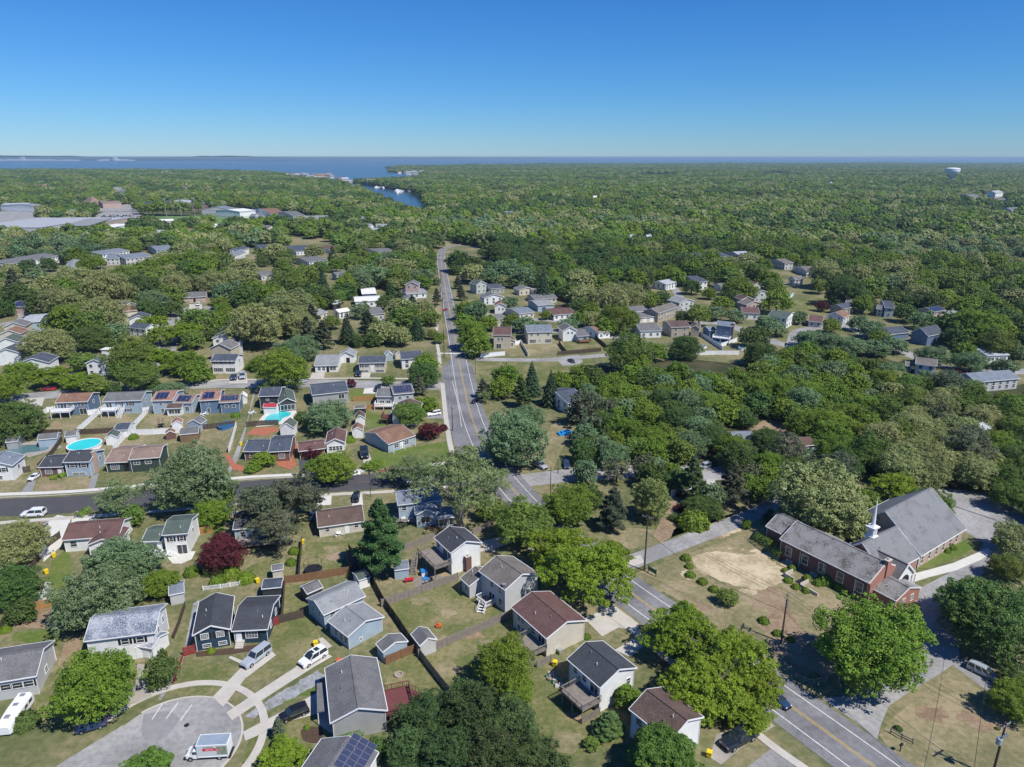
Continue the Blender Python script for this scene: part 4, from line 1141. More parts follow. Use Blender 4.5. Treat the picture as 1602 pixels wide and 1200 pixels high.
# ------------------------------------------------------------------ roads
def W(pts): return [at(*p) for p in pts]
main_px = [(1640,1400),(1502,1300),(1365,1198),(1230,1100),(1110,1014),(1007,942),(958,906),(900,857),(840,805),(795,757),(765,714),(745,672),(732,632),(722,585),(714,540),(706,500),(700,468),(695,440),(691,415),(690,398),(696,389),(715,384),(738,386),(770,392)]
main_w = smooth_line(W(main_px), 8)
cut_ = [i for i, p in enumerate(main_w) if proj((p.x, p.y, 0))[1] < 572][0]
ribbon('road', main_w[:cut_+1], 9.6, .060, ASPH); ribbon('road', main_w[cut_:], 6.8, .060, ASPH)
VIS_ROAD = main_w[cut_:]
ribbon('road_marking', main_w, .14, .066, LINEY, excl=False, off=.16); ribbon('road_marking', main_w, .14, .066, LINEY, excl=False, off=-.16)
ribbon('road_marking', main_w, .16, .066, LINEW, excl=False, off=2.95); ribbon('road_marking', main_w, .16, .066, LINEW, excl=False, off=-2.95)
# wide shoulder beside the junctions
sheet('road_shoulder', [(700,545),(706,560),(690,580),(692,612),(697,640),(704,670),(712,700),(728,730),(745,757),(765,757),(742,700),(728,650),(716,600),(708,556)], .054, ASPH)
sheet('road_shoulder', [(728,575),(742,588),(746,620),(752,650),(758,672),(748,672),(738,640),(728,600)], .055, ASPHL)
ribbon('road_marking', smooth_line(W([(707,596),(712,612),(718,640),(722,668)]), 5), .15, .062, LINEW, excl=False)
sheet('crossing_line', [(683,552),(722,552.5),(722,554),(683,553.5)], .070, LINEW, excl=False)
# second street, freshly surfaced
s2 = smooth_line(W([(-160,803),(0,794),(70,792),(140,787),(250,777),(400,764),(480,759),(560,755),(640,750),(720,747),(778,744)]), 6)
ribbon('road', s2, 9.4, .050, ASPHD)
ribbon('road_marking', smooth_line(W([(560,754.5),(600,752),(640,750),(690,748)]), 5), .13, .056, mat('faded_orange_paint', (.30,.14,.08), .8), excl=False)
for k in range(4): sheet('crossing_line', [(352,762+k*3),(366,761+k*3),(366,762.4+k*3),(352,763.4+k*3)], .060, LINEW, excl=False)
ribbon('pavement', [p for p in smooth_line(W([(-160,781),(0,774),(70,771.5),(143,767),(250,757),(350,750),(400,746),(480,742),(560,737),(620,734),(680,727),(712,722)]), 6)], 1.5, .13, CONCP, zt=.13)
ribbon('kerb', [p for p in smooth_line(W([(-160,786),(0,778.5),(70,776),(143,771),(250,761),(350,753.5),(400,749.5),(480,745.5),(560,740),(620,737.5),(680,732)]), 6)], .25, .12, CONC, zt=.12)
ribbon('pavement', [p for p in smooth_line(W([(-100,826),(60,814),(130,809),(250,800),(360,790),(460,780),(520,774),(600,770),(700,762)]), 6)], 1.4, .13, CONC, zt=.13)
# third street
s3 = smooth_line(W([(-200,640),(-60,628),(30,622),(90,617),(160,611),(240,606),(320,602),(400,601),(500,600),(600,602),(660,604),(705,604)]), 6)
ribbon('road', s3, 9.0, .045, ASPHL)
ribbon('pavement', smooth_line(W([(310,599),(345,594.5),(400,594),(470,593),(540,592),(600,592),(640,593)]), 5), 1.3, .12, CONC, zt=.12)
s4 = smooth_line(W([(225,606),(228,596),(232,586),(240,572),(255,556),(262,540),(262,520),(268,500),(290,488)]), 6)
ribbon('road', s4, 8.0, .040, ASPHL)
c0 = at(303,487); sheet('cul_de_sac', [(c0.x+13*math.cos(a/24*6.283), c0.y+13*math.sin(a/24*6.283)) for a in range(24)], .036, ASPHL, px=False)
ribbon('road', smooth_line(W([(-100,520),(0,508),(40,498),(30,480),(10,470)]), 5), 7, .036, ASPHL)
# streets on the right
ribbon('road', smooth_line(W([(768,757),(800,754),(860,747),(905,742),(935,741),(1000,737),(1050,735),(1110,742),(1150,735)]), 6), 7.5, .048, ASPHL)
ribbon('road', smooth_line(W([(745,562),(790,563),(860,563),(945,556),(965,560)]), 6), 5.0, .044, ASPHL)
sheet('gravel_drive', [(868,560),(905,555),(912,566),(900,572),(880,572)], .034, ASPHL)
ribbon('road', smooth_line(W([(792,520),(840,516),(880,519),(935,524),(985,528),(1060,510),(1130,507),(1230,540),(1250,520),(1290,510),(1330,513),(1400,545),(1480,575),(1540,582),(1640,580)]), 6), 7.0, .042, ASPHL)
ribbon('road', smooth_line(W([(750,490),(800,500),(850,500),(900,505),(980,500)]), 5), 6.0, .040, ASPHL)
ribbon('road', smooth_line(W([(1055,450),(1062,462),(1070,475)]), 5), 5.0, .040, ASPHL)
# church drives and parking
ribbon('church_drive', smooth_line(W([(975,884),(1010,871),(1060,852),(1120,829),(1190,799),(1225,775),(1260,768)]), 6), 4.6, .052, ASPHL)
sheet('apron', [(968,880),(1002,868),(1008,880),(985,888)], .058, CONC, excl=False)
sheet('parking_lot', [(1395,775),(1445,765),(1545,768),(1575,790),(1640,800),(1640,870),(1560,880),(1530,905),(1490,930),(1480,950),(1500,1000),(1501,1032),(1470,1055),(1430,1078),(1390,1105),(1378,1135),(1372,1158),(1340,1130),(1300,1104),(1285,1091),(1330,1090),(1390,1062),(1435,1030),(1450,990),(1440,945),(1424,938),(1440,920),(1520,878),(1540,850),(1500,826),(1430,800)], .050, ASPHL)
sheet('parking_bay', [(1484,1036),(1506,1030),(1560,1062),(1545,1082)], .044, ASPHP)
sheet('asphalt_seam', [(1475,786),(1560,814),(1559,815),(1474,786.8)], .060, ASPHD, excl=False)
sheet('footway', [(1405,905),(1418,901),(1450,893),(1490,882),(1530,865),(1545,858),(1552,864),(1535,876),(1495,893),(1455,903),(1432,910),(1415,914)], .14, CONCP, thick=.14)
sheet('lawn', [(1432,890),(1440,880),(1510,845),(1528,855),(1500,872),(1455,888)], .046, LAWNG)
# right-hand side grounds of the church
sheet('lawn', [(985,900),(1075,868),(1190,825),(1240,870),(1300,925),(1380,1000),(1400,1040),(1330,1088),(1262,1086),(1180,1020),(1080,950),(1020,915)], .028, LAWND, excl=False)
sheet('bare_patch', [(1082,872),(1096,866),(1130,863),(1160,868),(1185,866),(1212,880),(1228,898),(1222,912),(1195,922),(1165,920),(1140,914),(1120,905),(1100,898),(1086,886)], .036, SAND, smooth=3, rag=.45)
sheet('bare_patch', [(1110,838),(1150,826),(1160,830),(1130,840)], .034, SAND, smooth=3, rag=.45)
sheet('bare_patch', [(1180,905),(1212,912),(1240,960),(1260,990),(1310,1000),(1330,1040),(1290,1060),(1240,1050),(1215,1020),(1180,960)], .032, DIRT, smooth=3, excl=False, rag=.5)
sheet('lawn', [(1375,1150),(1400,1120),(1440,1090),(1485,1052),(1545,1085),(1640,1110),(1700,1300),(1500,1260),(1400,1185)], .030, LAWND, excl=False)
sheet('bare_patch', [(800,720),(870,660),(905,668),(880,700),(865,735),(790,745)], .030, LAWND)
sheet('bare_patch', [(1130,690),(1200,655),(1240,665),(1235,690),(1180,705)], .028, DIRT)
sheet('bare_patch', [(1035,850),(1022,838),(1040,800),(1052,775),(1070,780),(1060,812),(1050,840)], .032, DIRT, excl=False)
sheet('lawn', [(985,860),(950,838),(930,822),(1040,830),(1180,795),(1200,775),(1130,770),(1030,848)], .026, LAWND, excl=False)
sheet('lawn', [(745,565),(775,562),(830,562),(930,558),(900,590),(860,600),(760,598),(755,610)], .028, LAWN, excl=False)
sheet('field', [(1228,492),(1247,468),(1300,465),(1305,478),(1280,496),(1262,500),(1238,502)], .028, LAWN)
sheet('lawn', [(1185,500),(1240,500),(1250,520),(1240,560),(1200,560)], .026, LAWN, excl=False)
# pavement beside the main road on the left and the driveways
ribbon('pavement', smooth_line(W([(1370,1290),(1300,1232),(1205,1165),(1150,1117),(1080,1060),(1010,1003),(965,969),(915,930),(868,890),(820,848),(780,806)]), 5), 1.3, .12, CONC, zt=.12)
ribbon('pavement', smooth_line(W([(708,710),(704,695),(700,670),(697,650),(694,620),(692,600)]), 5), 1.5, .12, CONC, zt=.12)
ribbon('pavement', smooth_line(W([(688,575),(687,555),(683,530),(684,500)]), 5), 1.4, .12, CONC, zt=.12)
sheet('driveway', [(914,968),(960,947),(998,975),(1000,988),(968,982),(942,996)], .060, CONC)
sheet('driveway', [(962,1017),(995,998),(1012,1008),(985,1028)], .058, CONC)
sheet('driveway', [(1120,1150),(1150,1138),(1200,1128),(1212,1136),(1160,1170),(1128,1197),(1110,1185)], .058, DIRTYC)
sheet('side_road', [(1150,1215),(1215,1165),(1290,1225),(1240,1290),(1160,1290)], .056, ASPHL)
sheet('driveway', [(752,848),(770,843),(800,838),(800,850),(775,858),(757,862)], .058, CONC)
# cul-de-sac in the lower left corner
cc = at(268,1166)
def ring(r, n=48, a0=0, a1=360): return [(cc.x+r*math.cos(math.radians(a0+(a1-a0)*i/n)), cc.y+r*math.sin(math.radians(a0+(a1-a0)*i/n))) for i in range(n+1)]
sheet('cul_de_sac', ring(9.4)[:-1], .050, ASPHL, px=False)
sheet('road', [(212,1170),(262,1290),(60,1290),(10,1250),(110,1185),(192,1135)], .046, ASPHL)
sheet('asphalt_patch', [(225,1118),(262,1113),(280,1125),(262,1150),(240,1162),(222,1150)], .055, ASPHP, smooth=3, excl=False)
ribbon('kerb', ring(9.55, 44, -60, 140), .3, .10, CONC, zt=.1, excl=False)
ribbon('pavement', ring(12.6, 44, -60, 160), 1.15, .11, CONC, zt=.11)
for a in ((238,1126,255,1100), (260,1125,279,1099), (282,1128,300,1103)):
    p, q = at(a[0],a[1]), at(a[2],a[3]); ribbon('parking_line', [p, q], .16, .060, LINEW, excl=False)
m_ = MB(); q_ = at(292,1135); m_.lathe([(.38,0),(.38,.02)], 20); mh = link('manhole_cover', m_.mesh('manhole_cover', DARKM), None, (q_.x, q_.y, .052)); tag(mh, 'dark round manhole cover in the cul-de-sac', 'manhole cover')
sheet('driveway', [(333,1091),(392,1030),(424,1018),(432,1026),(384,1062),(349,1107),(341,1100)], .120, CONC)
sheet('driveway', [(354,1116),(400,1085),(462,1045),(497,1015),(520,1028),(492,1044),(432,1082),(380,1117),(363,1128)], .124, CONC)
sheet('path', [(361,1027),(386,1037),(380,1041),(357,1030)], .118, CONC)
sheet('path', [(498,1000),(505,998),(520,1012),(508,1018)], .118, CONC)
sheet('gravel_strip', [(382,1120),(440,1082),(495,1050),(512,1056),(490,1075),(440,1102),(400,1122)], .034, GRAVEL, rag=.3)
sheet('driveway', [(380,1146),(440,1115),(495,1085),(500,1110),(496,1118),(450,1130),(396,1155),(384,1160)], .122, CONC)
sheet('driveway', [(215,1040),(232,1040),(228,1060),(238,1090),(206,1103),(190,1102),(212,1070)], .118, DIRTYC)
sheet('path', [(288,1020),(302,945),(312,938),(300,1000),(275,1060),(252,1096),(247,1094),(268,1062)], .034, GRAVEL)
sheet('bare_patch', [(100,1010),(122,990),(130,1020),(105,1050),(90,1040)], .030, DIRT)
sheet('bare_patch', [(20,960),(80,950),(100,985),(20,982)], .030, DIRT)
sheet('mulch_bed', [(470,1143),(484,1137),(503,1140),(505,1158),(490,1163),(474,1158)], .034, MULCH, smooth=3)
sheet('mulch_bed', [(306,1020),(360,1014),(420,1006),(421,1014),(362,1024),(307,1028)], .036, MULCH)
sheet('concrete_pad', [(495,1085),(512,1080),(520,1150),(500,1135)], .128, CONC)
# lawns
def lawn(p, m=LAWN, z=.028): sheet('lawn', p, z, m, excl=False, rag=.35)
lawn([(422,975),(478,963),(500,985),(498,1012),(440,1055),(400,1065),(350,1098),(430,1020)], LAWN)
lawn([(290,1030),(380,1042),(390,1048),(330,1095),(270,1085),(282,1050)], LAWN)
lawn([(390,1150),(500,1115),(505,1170),(480,1200),(380,1200)], LAWN)
lawn([(505,1060),(440,1100),(430,1108),(500,1078)], LAWNG, .033)
lawn([(600,950),(715,908),(790,965),(655,1026)], LAWN)
lawn([(568,900),(640,868),(680,880),(716,905),(598,945)], LAWND)
lawn([(655,1030),(800,970),(830,1030),(860,1060),(740,1110),(700,1080)], LAWN)
lawn([(600,1040),(650,1020),(700,1083),(640,1110),(606,1090)], LAWN)
lawn([(850,1040),(885,1035),(945,1110),(970,1160),(870,1200),(820,1100)], LAWN)
lawn([(441,975),(446,912),(478,915),(476,960)], LAWN)
lawn([(470,885),(480,850),(560,845),(575,870),(546,895)], LAWN)
lawn([(20,990),(100,985),(90,1010),(20,1004)], LAWNG)
sheet('lawn', [(70,948),(80,880),(104,858),(114,885),(98,955)], .026, LAWNG, excl=False)
lawn([(60,1130),(50,1085),(150,1095),(200,1105),(120,1140)], LAWN)
lawn([(310,800),(345,790),(350,830),(335,845)], LAWNG); lawn([(365,900),(420,870),(470,900),(440,915),(360,915)], LAWN)
lawn([(0,745),(45,750),(30,775),(0,778)], LAWND); lawn([(62,748),(140,745),(145,768),(50,773)], LAWND)
lawn([(60,680),(95,650),(150,650),(120,680)], LAWND); lawn([(125,680),(155,650),(232,648),(180,680)], LAWND)
lawn([(180,706),(235,650),(300,645),(300,690),(210,700)], LAWND); lawn([(300,665),(372,660),(362,705),(300,700)], LAWND)
lawn([(386,700),(395,650),(430,640),(395,670),(400,678)], LAWN)
lawn([(100,705),(160,700),(180,705),(160,722),(120,725)], LAWND); lawn([(40,735),(75,705),(80,712),(60,735)], LAWND)
lawn([(570,640),(610,655),(612,668),(575,668)], LAWNG); lawn([(548,610),(585,608),(588,624),(550,628)], LAWNG)
lawn([(582,700),(610,706),(700,690),(705,715),(680,725),(585,733)], LAWNG)
lawn([(655,612),(688,610),(697,650),(700,690),(660,668)], LAWN); lawn([(545,560),(560,565),(556,588),(540,588)], LAWN)
lawn([(780,540),(880,535),(905,550),(800,558)], LAWND); lawn([(880,535),(935,530),(945,550),(885,552)], LAWN)
lawn([(670,470),(690,470),(694,540),(672,530)], LAWND); lawn([(670,430),(688,420),(690,455),(668,455)], LAWN)
# front drives of the second and third street
sheet('driveway', [(48,750),(62,742),(57,748),(50,773),(30,775)], .058, ASPHP)
sheet('driveway', [(143,745),(155,740),(148,766),(138,768)], .058, ASPHP)
sheet('driveway', [(467,716),(490,714),(500,738),(470,742)], .058, ASPHD)
sheet('driveway', [(568,710),(575,703),(587,735),(569,738)], .058, CONC)
sheet('driveway', [(492,776),(519,773),(518,790),(490,792)], .058, CONCP); sheet('driveway', [(550,772),(566,770),(568,790),(551,792)], .058, CONCP)
sheet('driveway', [(70,850),(75,815),(90,806),(112,810),(104,832),(95,855),(68,880)], .058, CONCP)
sheet('driveway', [(112,812),(140,809),(138,818),(112,822)], .056, CONCP)
sheet('path', [(118,800),(122,800),(150,812),(145,815)], .054, CONC)
sheet('driveway', [(488,584),(508,583),(507,592),(485,593)], .056, CONC); sheet('driveway', [(562,584),(580,583),(578,592),(558,592)], .056, CONC)
sheet('driveway', [(361,590),(385,583),(388,600),(358,600)], .056, CONC); sheet('driveway', [(296,476),(316,476),(316,484),(296,484)], .056, CONC)
sheet('driveway', [(570,608),(589,606),(587,616),(568,616)], .056, CONCP); sheet('driveway', [(665,650),(692,648),(694,655),(667,655)], .054, ASPHP)
sheet('path', [(385,665),(397,612),(400,612),(372,720),(360,740),(357,735)], .045, ASPHL)
sheet('driveway', [(15,625),(70,622),(66,635),(20,640)], .054, CONC)
sheet('patio', [(260,870),(268,864),(306,863),(300,875),(284,882),(270,882)], .090, CONCP, thick=.07)
sheet('patio', [(386,680),(396,670),(434,668),(436,674),(415,682)], .060, TERRA); sheet('patio', [(432,722),(440,712),(458,712),(464,728),(455,735),(436,730)], .060, TERRA); sheet('patio', [(455,690),(462,680),(466,706),(460,715)], .060, TERRA)
sheet('patio', [(356,708),(352,712),(364,735),(380,738),(382,730),(368,725)], .058, TERRA)
sheet('patio', [(0,722),(20,698),(50,690),(85,692),(98,700),(72,708),(45,716),(40,712),(10,725)], .056, DIRTYC)
sheet('path', [(735,862),(758,856),(776,860),(774,864),(757,862),(738,868)], .062, CONC)
# pools set in the ground
EXCL.append([tuple(at(*p)[:2]) for p in [(1095,522),(1165,522),(1165,556),(1092,556)]])
sheet('patio', [(400,668),(412,650),(440,640),(462,642),(464,655),(440,664)], .060, CONCP, smooth=3)
p_ = sheet('swimming_pool', [(413,659),(418,652),(430,646),(446,644),(455,646),(452,651),(443,654),(438,660),(428,663),(416,662)], .075, POOLW, smooth=4); tag(p_, 'turquoise free-form swimming pool with a pale stone edge', 'swimming pool', kind='thing')
p_ = sheet('swimming_pool', [(14,704),(28,698),(55,696),(76,699),(70,705),(40,709),(38,714),(18,716)], .070, POOLG, smooth=4); tag(p_, 'grey green free-form swimming pool behind the white shuttered house', 'swimming pool', kind='thing')
p_ = sheet('swimming_pool', [(1112,532),(1122,530),(1134,533),(1136,537),(1125,537),(1116,536)], .070, POOLB, smooth=4); tag(p_, 'blue swimming pool behind the blue two storey house', 'swimming pool', kind='thing')
p_ = sheet('swimming_pool', [(1216,461),(1236,460),(1240,464),(1224,467),(1218,465)], .070, POOLW, smooth=3); tag(p_, 'pale blue swimming pool with a dark cover beside the field', 'swimming pool', kind='thing')
# playing field, school yard, far clearings
sheet('playing_field', [(222,338),(300,338.5),(345,336),(395,340),(410,346),(350,350),(260,349),(225,344)], .05, groundmat('sports_turf', [(.10,.18,.06),(.13,.22,.08),(.17,.22,.09)], .02,.2,2))
sheet('parking_lot', [(150,336),(165,331),(215,331),(225,340),(240,350),(160,352),(148,344)], .04, ASPHL)
sheet('parking_lot', [(338,333),(360,326),(415,335),(415,343),(390,343)], .04, ASPHL)
sheet('parking_lot', [(150,328),(160,320),(212,320),(214,330),(150,331)], .04, ASPHL)
sheet('school_yard', [(-300,372),(-300,330),(60,331),(60,350),(0,352)], .03, ASPHL)
for p in ([(405,428),(440,424),(442,438),(408,440)], [(480,375),(510,373),(512,380),(482,382)], [(1000,273),(1060,273),(1060,275.5),(1000,275.5)], [(1195,271),(1235,271),(1240,274.5),(1200,274.5)], [(680,372),(700,374),(725,383),(700,386),(690,384)], [(360,405),(410,398),(415,412),(370,415)], [(455,370),(480,373),(480,380),(452,380)]):
    sheet('clearing', p, .03, LAWND)

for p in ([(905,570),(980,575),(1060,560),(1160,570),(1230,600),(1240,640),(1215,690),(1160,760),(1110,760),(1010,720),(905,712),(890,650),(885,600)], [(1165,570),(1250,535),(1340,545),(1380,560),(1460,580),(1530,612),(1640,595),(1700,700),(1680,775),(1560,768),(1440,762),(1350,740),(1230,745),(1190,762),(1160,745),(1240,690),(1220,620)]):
    sheet('woodland_floor', p, .024, WOODFLOOR_SHADE, excl=False)  # dark floor that paints shade into the gaps between the trees

rs_ = random.Random(4)
for i in range(26):
    a = rs_.uniform(0, 6.28); cx_, cy_ = 1152+75*math.cos(a)*rs_.uniform(.9,1.12), 893+31*math.sin(a)*rs_.uniform(.9,1.15); q = at(cx_, cy_); r_ = rs_.uniform(.3, 1.3)
    sheet('bare_patch', [(q.x+r_*rs_.uniform(.6,1.5)*math.cos(k), q.y+r_*rs_.uniform(.5,1.1)*math.sin(k)) for k in [j*.7 for j in range(9)]], .035+i*.0004, SAND, px=False, excl=False, rag=.15)
for i, (px, py) in enumerate([(620,900),(655,940),(700,960),(740,990),(690,1000),(615,1080),(640,1090),(700,1050),(760,1010),(905,1120),(880,1160),(925,1090),(530,870),(520,860),(1040,920),(1090,950),(1150,985),(1180,960),(1460,1120),(1500,1150),(1430,1150),(1540,1130),(1480,1180),(1550,1180),(80,760),(200,690),(260,655),(90,665),(830,545),(900,545),(1120,840),(1010,850)]):
    q = at(px, py); r_ = rs_.uniform(.8, 3.0); sheet('bare_patch', [(q.x+r_*rs_.uniform(.6,1.5)*math.cos(k), q.y+r_*rs_.uniform(.5,1.1)*math.sin(k)) for k in [j*.7 for j in range(9)]], .037+i*.0003, LAWND if i % 3 else DIRT, px=False, excl=False, rag=.35)
# ------------------------------------------------------------------ houses near the camera
def row(wl, ts, z, w, h, k='w', sh=False): return [(wl, t, z, w, h, k, sh) for t in ts]
# grey ranch, lower left edge
r, F = house('grey ranch house with dark shutters at the lower left edge beside a bare dirt strip', 'grey shuttered ranch house',
    [((-40,1073),(57,1057),3.7,(88,1001),1.7,'x','ltgrey','grey', row('f',(.66,.86),2.3,1.3,1.0,'w',True)+row('f',(.25,.45),2.3,1.3,1.0,'w',True)+row('r',(.5,),1.5,1.0,1.0))])
r, F = house('white house with mottled blue grey shingle roof behind the round green tree', 'mottled blue roof house',
    [((131,1003),(243,989),5.0,(261,944),1.5,'x','white','mottled', row('f',(.55,.78),3.7,1.1,1.0,'w',True)+row('r',(.3,.7),3.6,.9,1.1)+row('r',(.4,),1.2,.9,1.2)+[('f',.8,1.2,2.4,2.1,'g')]),
     ((203,1009),(238,1014),2.5,4.2,.8,'x','white','mottled',[('f',.5,1.1,2.2,1.9,'g')],.2)])
r, F = house('dark blue split level house with charcoal roof facing the cul-de-sac', 'dark blue cul-de-sac house',
    [((301,994),(360,984),3.5,(314,941),1.35,'y','navy','char', row('f',(.27,.74),2.65,1.15,1.0,'c',True)+row('f',(.3,.78),.8,1.2,.6)+row('l',(.3,.7),2.4,1,1)+row('b',(.3,.7),2.4,1,1)),
     ((362,987),(419,984),2.9,(423,932),1.5,'x','navy','char', [('f',.12,1.15,1.0,2.1,'d')]+row('f',(.52,),1.7,1.9,1.2,'c',True)+row('r',(.3,.7),1.6,.9,1.0)+row('b',(.3,.7),1.6,.9,1.0))])
s = MB(); M_ = F[1].M.copy(); M_.translation = M_.translation - r.location
for i in range(4): s.box(.5,1.9,-.2-i*.3,.35,0,.75-i*.18,M_)
link('step', s.mesh('step', CONC), r)
r, F = house('light blue two wing house with pale grey roofs behind the long wooden fence', 'light blue two wing house',
    [((506,962),(572,932),3.4,(475,938),1.3,'x','ltblue','ltgrey', row('f',(.2,),2.4,1,1)+row('l',(.3,.7),2.3,.9,1.0)),
     ((544,996),(601,965),3.0,(509,973),1.2,'y','ltblue','ltgrey', row('l',(.3,.6,.85),1.5,1.0,1.1)+row('f',(.35,),.9,.5,.5)),
     ],)
r, F = house('long grey gabled house with side carport and maroon deck near the bottom edge', 'long grey gabled house',
    [((517,1131),(606,1111),3.9,(511,1045),1.5,'y','grey','grey', row('l',(.25,.55,.8),2.0,1.1,1.1)+row('r',(.3,),2.0,1.1,1.1)+[('r',.6,1.2,1.6,2.0,'p')])])
E_ = F[0]
deck(r, E_, E_.L-.2, E_.L+4.2, E_.D*.18, E_.D*.62, 1.1, DECKR, stair=(E_.L+4.2, E_.D*.5, E_.L+5.6, E_.D*.5, 1.2), rail='rfb')
Fc = Frame((496,1115),(512,1112),2.5,(495,1070)); 
cb = MB(); Mc = Fc.M.copy(); Mc.translation = Mc.translation - r.location
cb.box(0,Fc.L,0,Fc.D,2.45,2.6,Mc); link('carport_roof', cb.mesh('carport_roof', ROOFS['grey']), r)
for y in (.1, Fc.D/2, Fc.D-.1): q = MB(); q.box(.05,.17,y-.06,y+.06,0,2.45,Mc); link('post', q.mesh('post', TRIM), r)
r, F = house('grey roofed house with blue solar panels cut by the bottom edge', 'solar house at the bottom edge',
    [((560,1232),(592,1177),3.6,(500,1160),1.6,'x','white','grey', row('r',(.4,.7),2.0,.9,1.0))])
solar(r, F[0], 1.0, 6.6, .12, .92, 6, 3, 1.6)
solar(r, F[0], 6.9, F[0].L-.5, .35, .92, 1, 2, 1.6) if F[0].L > 8.5 else None
r, F = house('cream house with maroon brown roof and grey rear deck beside the concrete drive', 'maroon roofed cream house',
    [((800,950),(855,999),4.1,(915,968),1.55,'x','cream','maroon', row('f',(.16,.28),3.0,.75,1.1)+row('f',(.16,.28),1.0,.75,1.0)+[('f',.85,2.9,1.7,1.95,'p')]+row('f',(.6,),2.9,1.0,1.1)+row('b',(.2,.5,.8),2.8,1.0,1.1)+row('l',(.5,),2.8,.9,1.0))])
G_ = F[0]; deck(r, G_, G_.L*.52, G_.L-.2, -2.9, .3, 1.9, WOOD, stair=(G_.L-.1,-2.3,G_.L+.5,-4.2,1.0))
b_ = MB(); M_ = G_.M.copy(); M_.translation = M_.translation - r.location; b_.box(G_.L-.2,G_.L+.55,2.4,3.2,0,.9,M_); link('air_conditioner', b_.mesh('air_conditioner', METAL), r)
r, F = house('white house with charcoal roof and raised weathered deck over the junk pile lawn', 'charcoal roofed deck house',
    [((887,1031),(939,1076),5.0,(1001,1048),1.5,'x','white','char', row('f',(.2,),3.9,.8,1.0)+[('f',.82,3.6,1.7,1.95,'p')]+row('f',(.5,),3.8,.9,1.0)+row('r',(.85,),3.0,.7,1.0)+row('f',(.3,.8),1.1,1,1)+row('b',(.2,.5,.8),3.4,1.0,1.1))])
H_ = F[0]; deck(r, H_, H_.L*.36, H_.L-.05, -3.3, .3, 2.5, WOOD)
f_ = MB(); M_ = H_.M.copy(); M_.translation = M_.translation - r.location
for i in range(26): f_.box(H_.L-.1, H_.L-.06, -3.3+i*.14, -3.19+i*.14, .05, 1.3, M_)
link('screen_fence', f_.mesh('screen_fence', WOOD), r)
r, F = house('white house with brown roof half hidden by the feathery light green tree', 'brown roofed corner house',
    [((984,1109),(1048,1160),4.9,(1110,1128),1.5,'x','white','brown', row('f',(.2,.5,.8),3.6,1,1)+row('b',(.3,.7),3.6,1,1))])
r, F = house('bright white house with charcoal roof, brick chimney and raised deck with long stair', 'white raised deck house',
    [((679,841),(705,865),5.3,(757,851),1.5,'x','white','char', row('f',(.15,),4.2,.8,1.1)+[('f',.6,3.9,1.6,1.95,'p')]+row('f',(.85,),4.0,1.0,1.1)+row('b',(.2,.5,.8),3.4,1,1.1)+row('f',(.3,.7),1.2,1,1)),])
J_ = F[0]; deck(r, J_, -.3, J_.L-.1, -3.6, .3, 2.9, WOOD, stair=(-.6,-3.9,J_.L*.35,-6.2,1.1))
chimney(r, J_, J_.L+.25, J_.D*.52, 0, 3.4, .7, 1.2, 'brick')
r, F = house('large grey roofed two storey house with a lower wing and white porch steps', 'large taupe roofed house',
    [((749,893),(790,923),5.2,(847,900),1.7,'x','ltgrey','taupe', row('f',(.45,.8),4.0,1.0,1.2)+row('f',(.8,),1.6,1.0,1.2)+[('f',.45,1.2,1.7,2.0,'p')]+row('b',(.2,.5,.8),3.8,1.0,1.1)),
     ((720,904),(734,917),3.0,(772,893),1.4,'x','ltgrey','taupe', row('f',(.5,),1.7,.8,1.1))])
K_ = F[0]; deck(r, K_, K_.L*.22, K_.L*.6, -2.0, .3, .7, WOOD, railm=VINYL, stair=(K_.L*.5,-2.0,K_.L*.62,-3.4,1.3), rail='fsr')
dk_ = MB(); c_ = K_.p(K_.L-.9, .5, 5.5)-r.location; dk_.lathe([(.06,0),(.36,.14),(.42,.3)],14,Matrix.Translation(c_)); link('satellite_dish', dk_.mesh('satellite_dish', METAL), r)
r, F = house('low cream house with brown roof left of the tall dark pine', 'brown roofed cream bungalow',
    [((497,825),(570,815),2.7,8.2,1.7,'x','cream','brown', row('f',(.18,),1.7,.8,1.0)+[('f',.62,1.1,1.0,2.1,'d')]+row('f',(.85,),1.7,.9,1.0)+row('l',(.5,),1.6,1,1))])
r, F = house('blue roofed house in tree shade with a patio full of scrap', 'shaded blue roofed house',
    [((622,790),(692,782),4.2,(617,769),1.4,'x','ltblue','blugrey', [('f',.12,3.0,1.0,1.1,'w')]+row('f',(.5,),1.4,1.8,1.3)),
     ((650,806),(684,803),3.4,7.0,1.2,'y','ltblue','blugrey', row('f',(.45,),1.9,2.0,1.5,'p')+row('r',(.4,),1.6,1,1)),
     ((684,812),(712,808),2.7,5.5,.9,'x','palegreen','blugrey', row('f',(.3,.7),1.4,1.8,1.6,'p'))])
b_ = MB(); q_ = at(640,812)-r.location
for i in range(10): b_.box(-3.6+q_.x,2.6+q_.x,-2.2+i*.45+q_.y,-2.2+i*.45+.43+q_.y,.35,.45)
link('deck', b_.mesh('deck', WOOD), r)
r, F = house('white house with pale green grey roof, white deck rail and beige patio', 'green grey roofed patio house',
    [((253,837),(294,834),5.0,(308,804),1.2,'x','white','green', row('f',(.28,.74),3.7,.7,1.0,'w',True)+[('f',.7,1.15,1.9,2.1,'p')]+row('r',(.5,),3.4,1,1)),
     ((221,847),(253,846),3.1,(229,822),1.2,'x','white','green', [('f',.5,1.4,1.7,1.9,'p')])])
O_ = F[1]; deck(r, O_, -.6, O_.L+1.4, -2.6, .3, .9, VINYL, stair=(O_.L+1.4,-1.0,O_.L+3.4,-1.0,1.3), rail='fs')
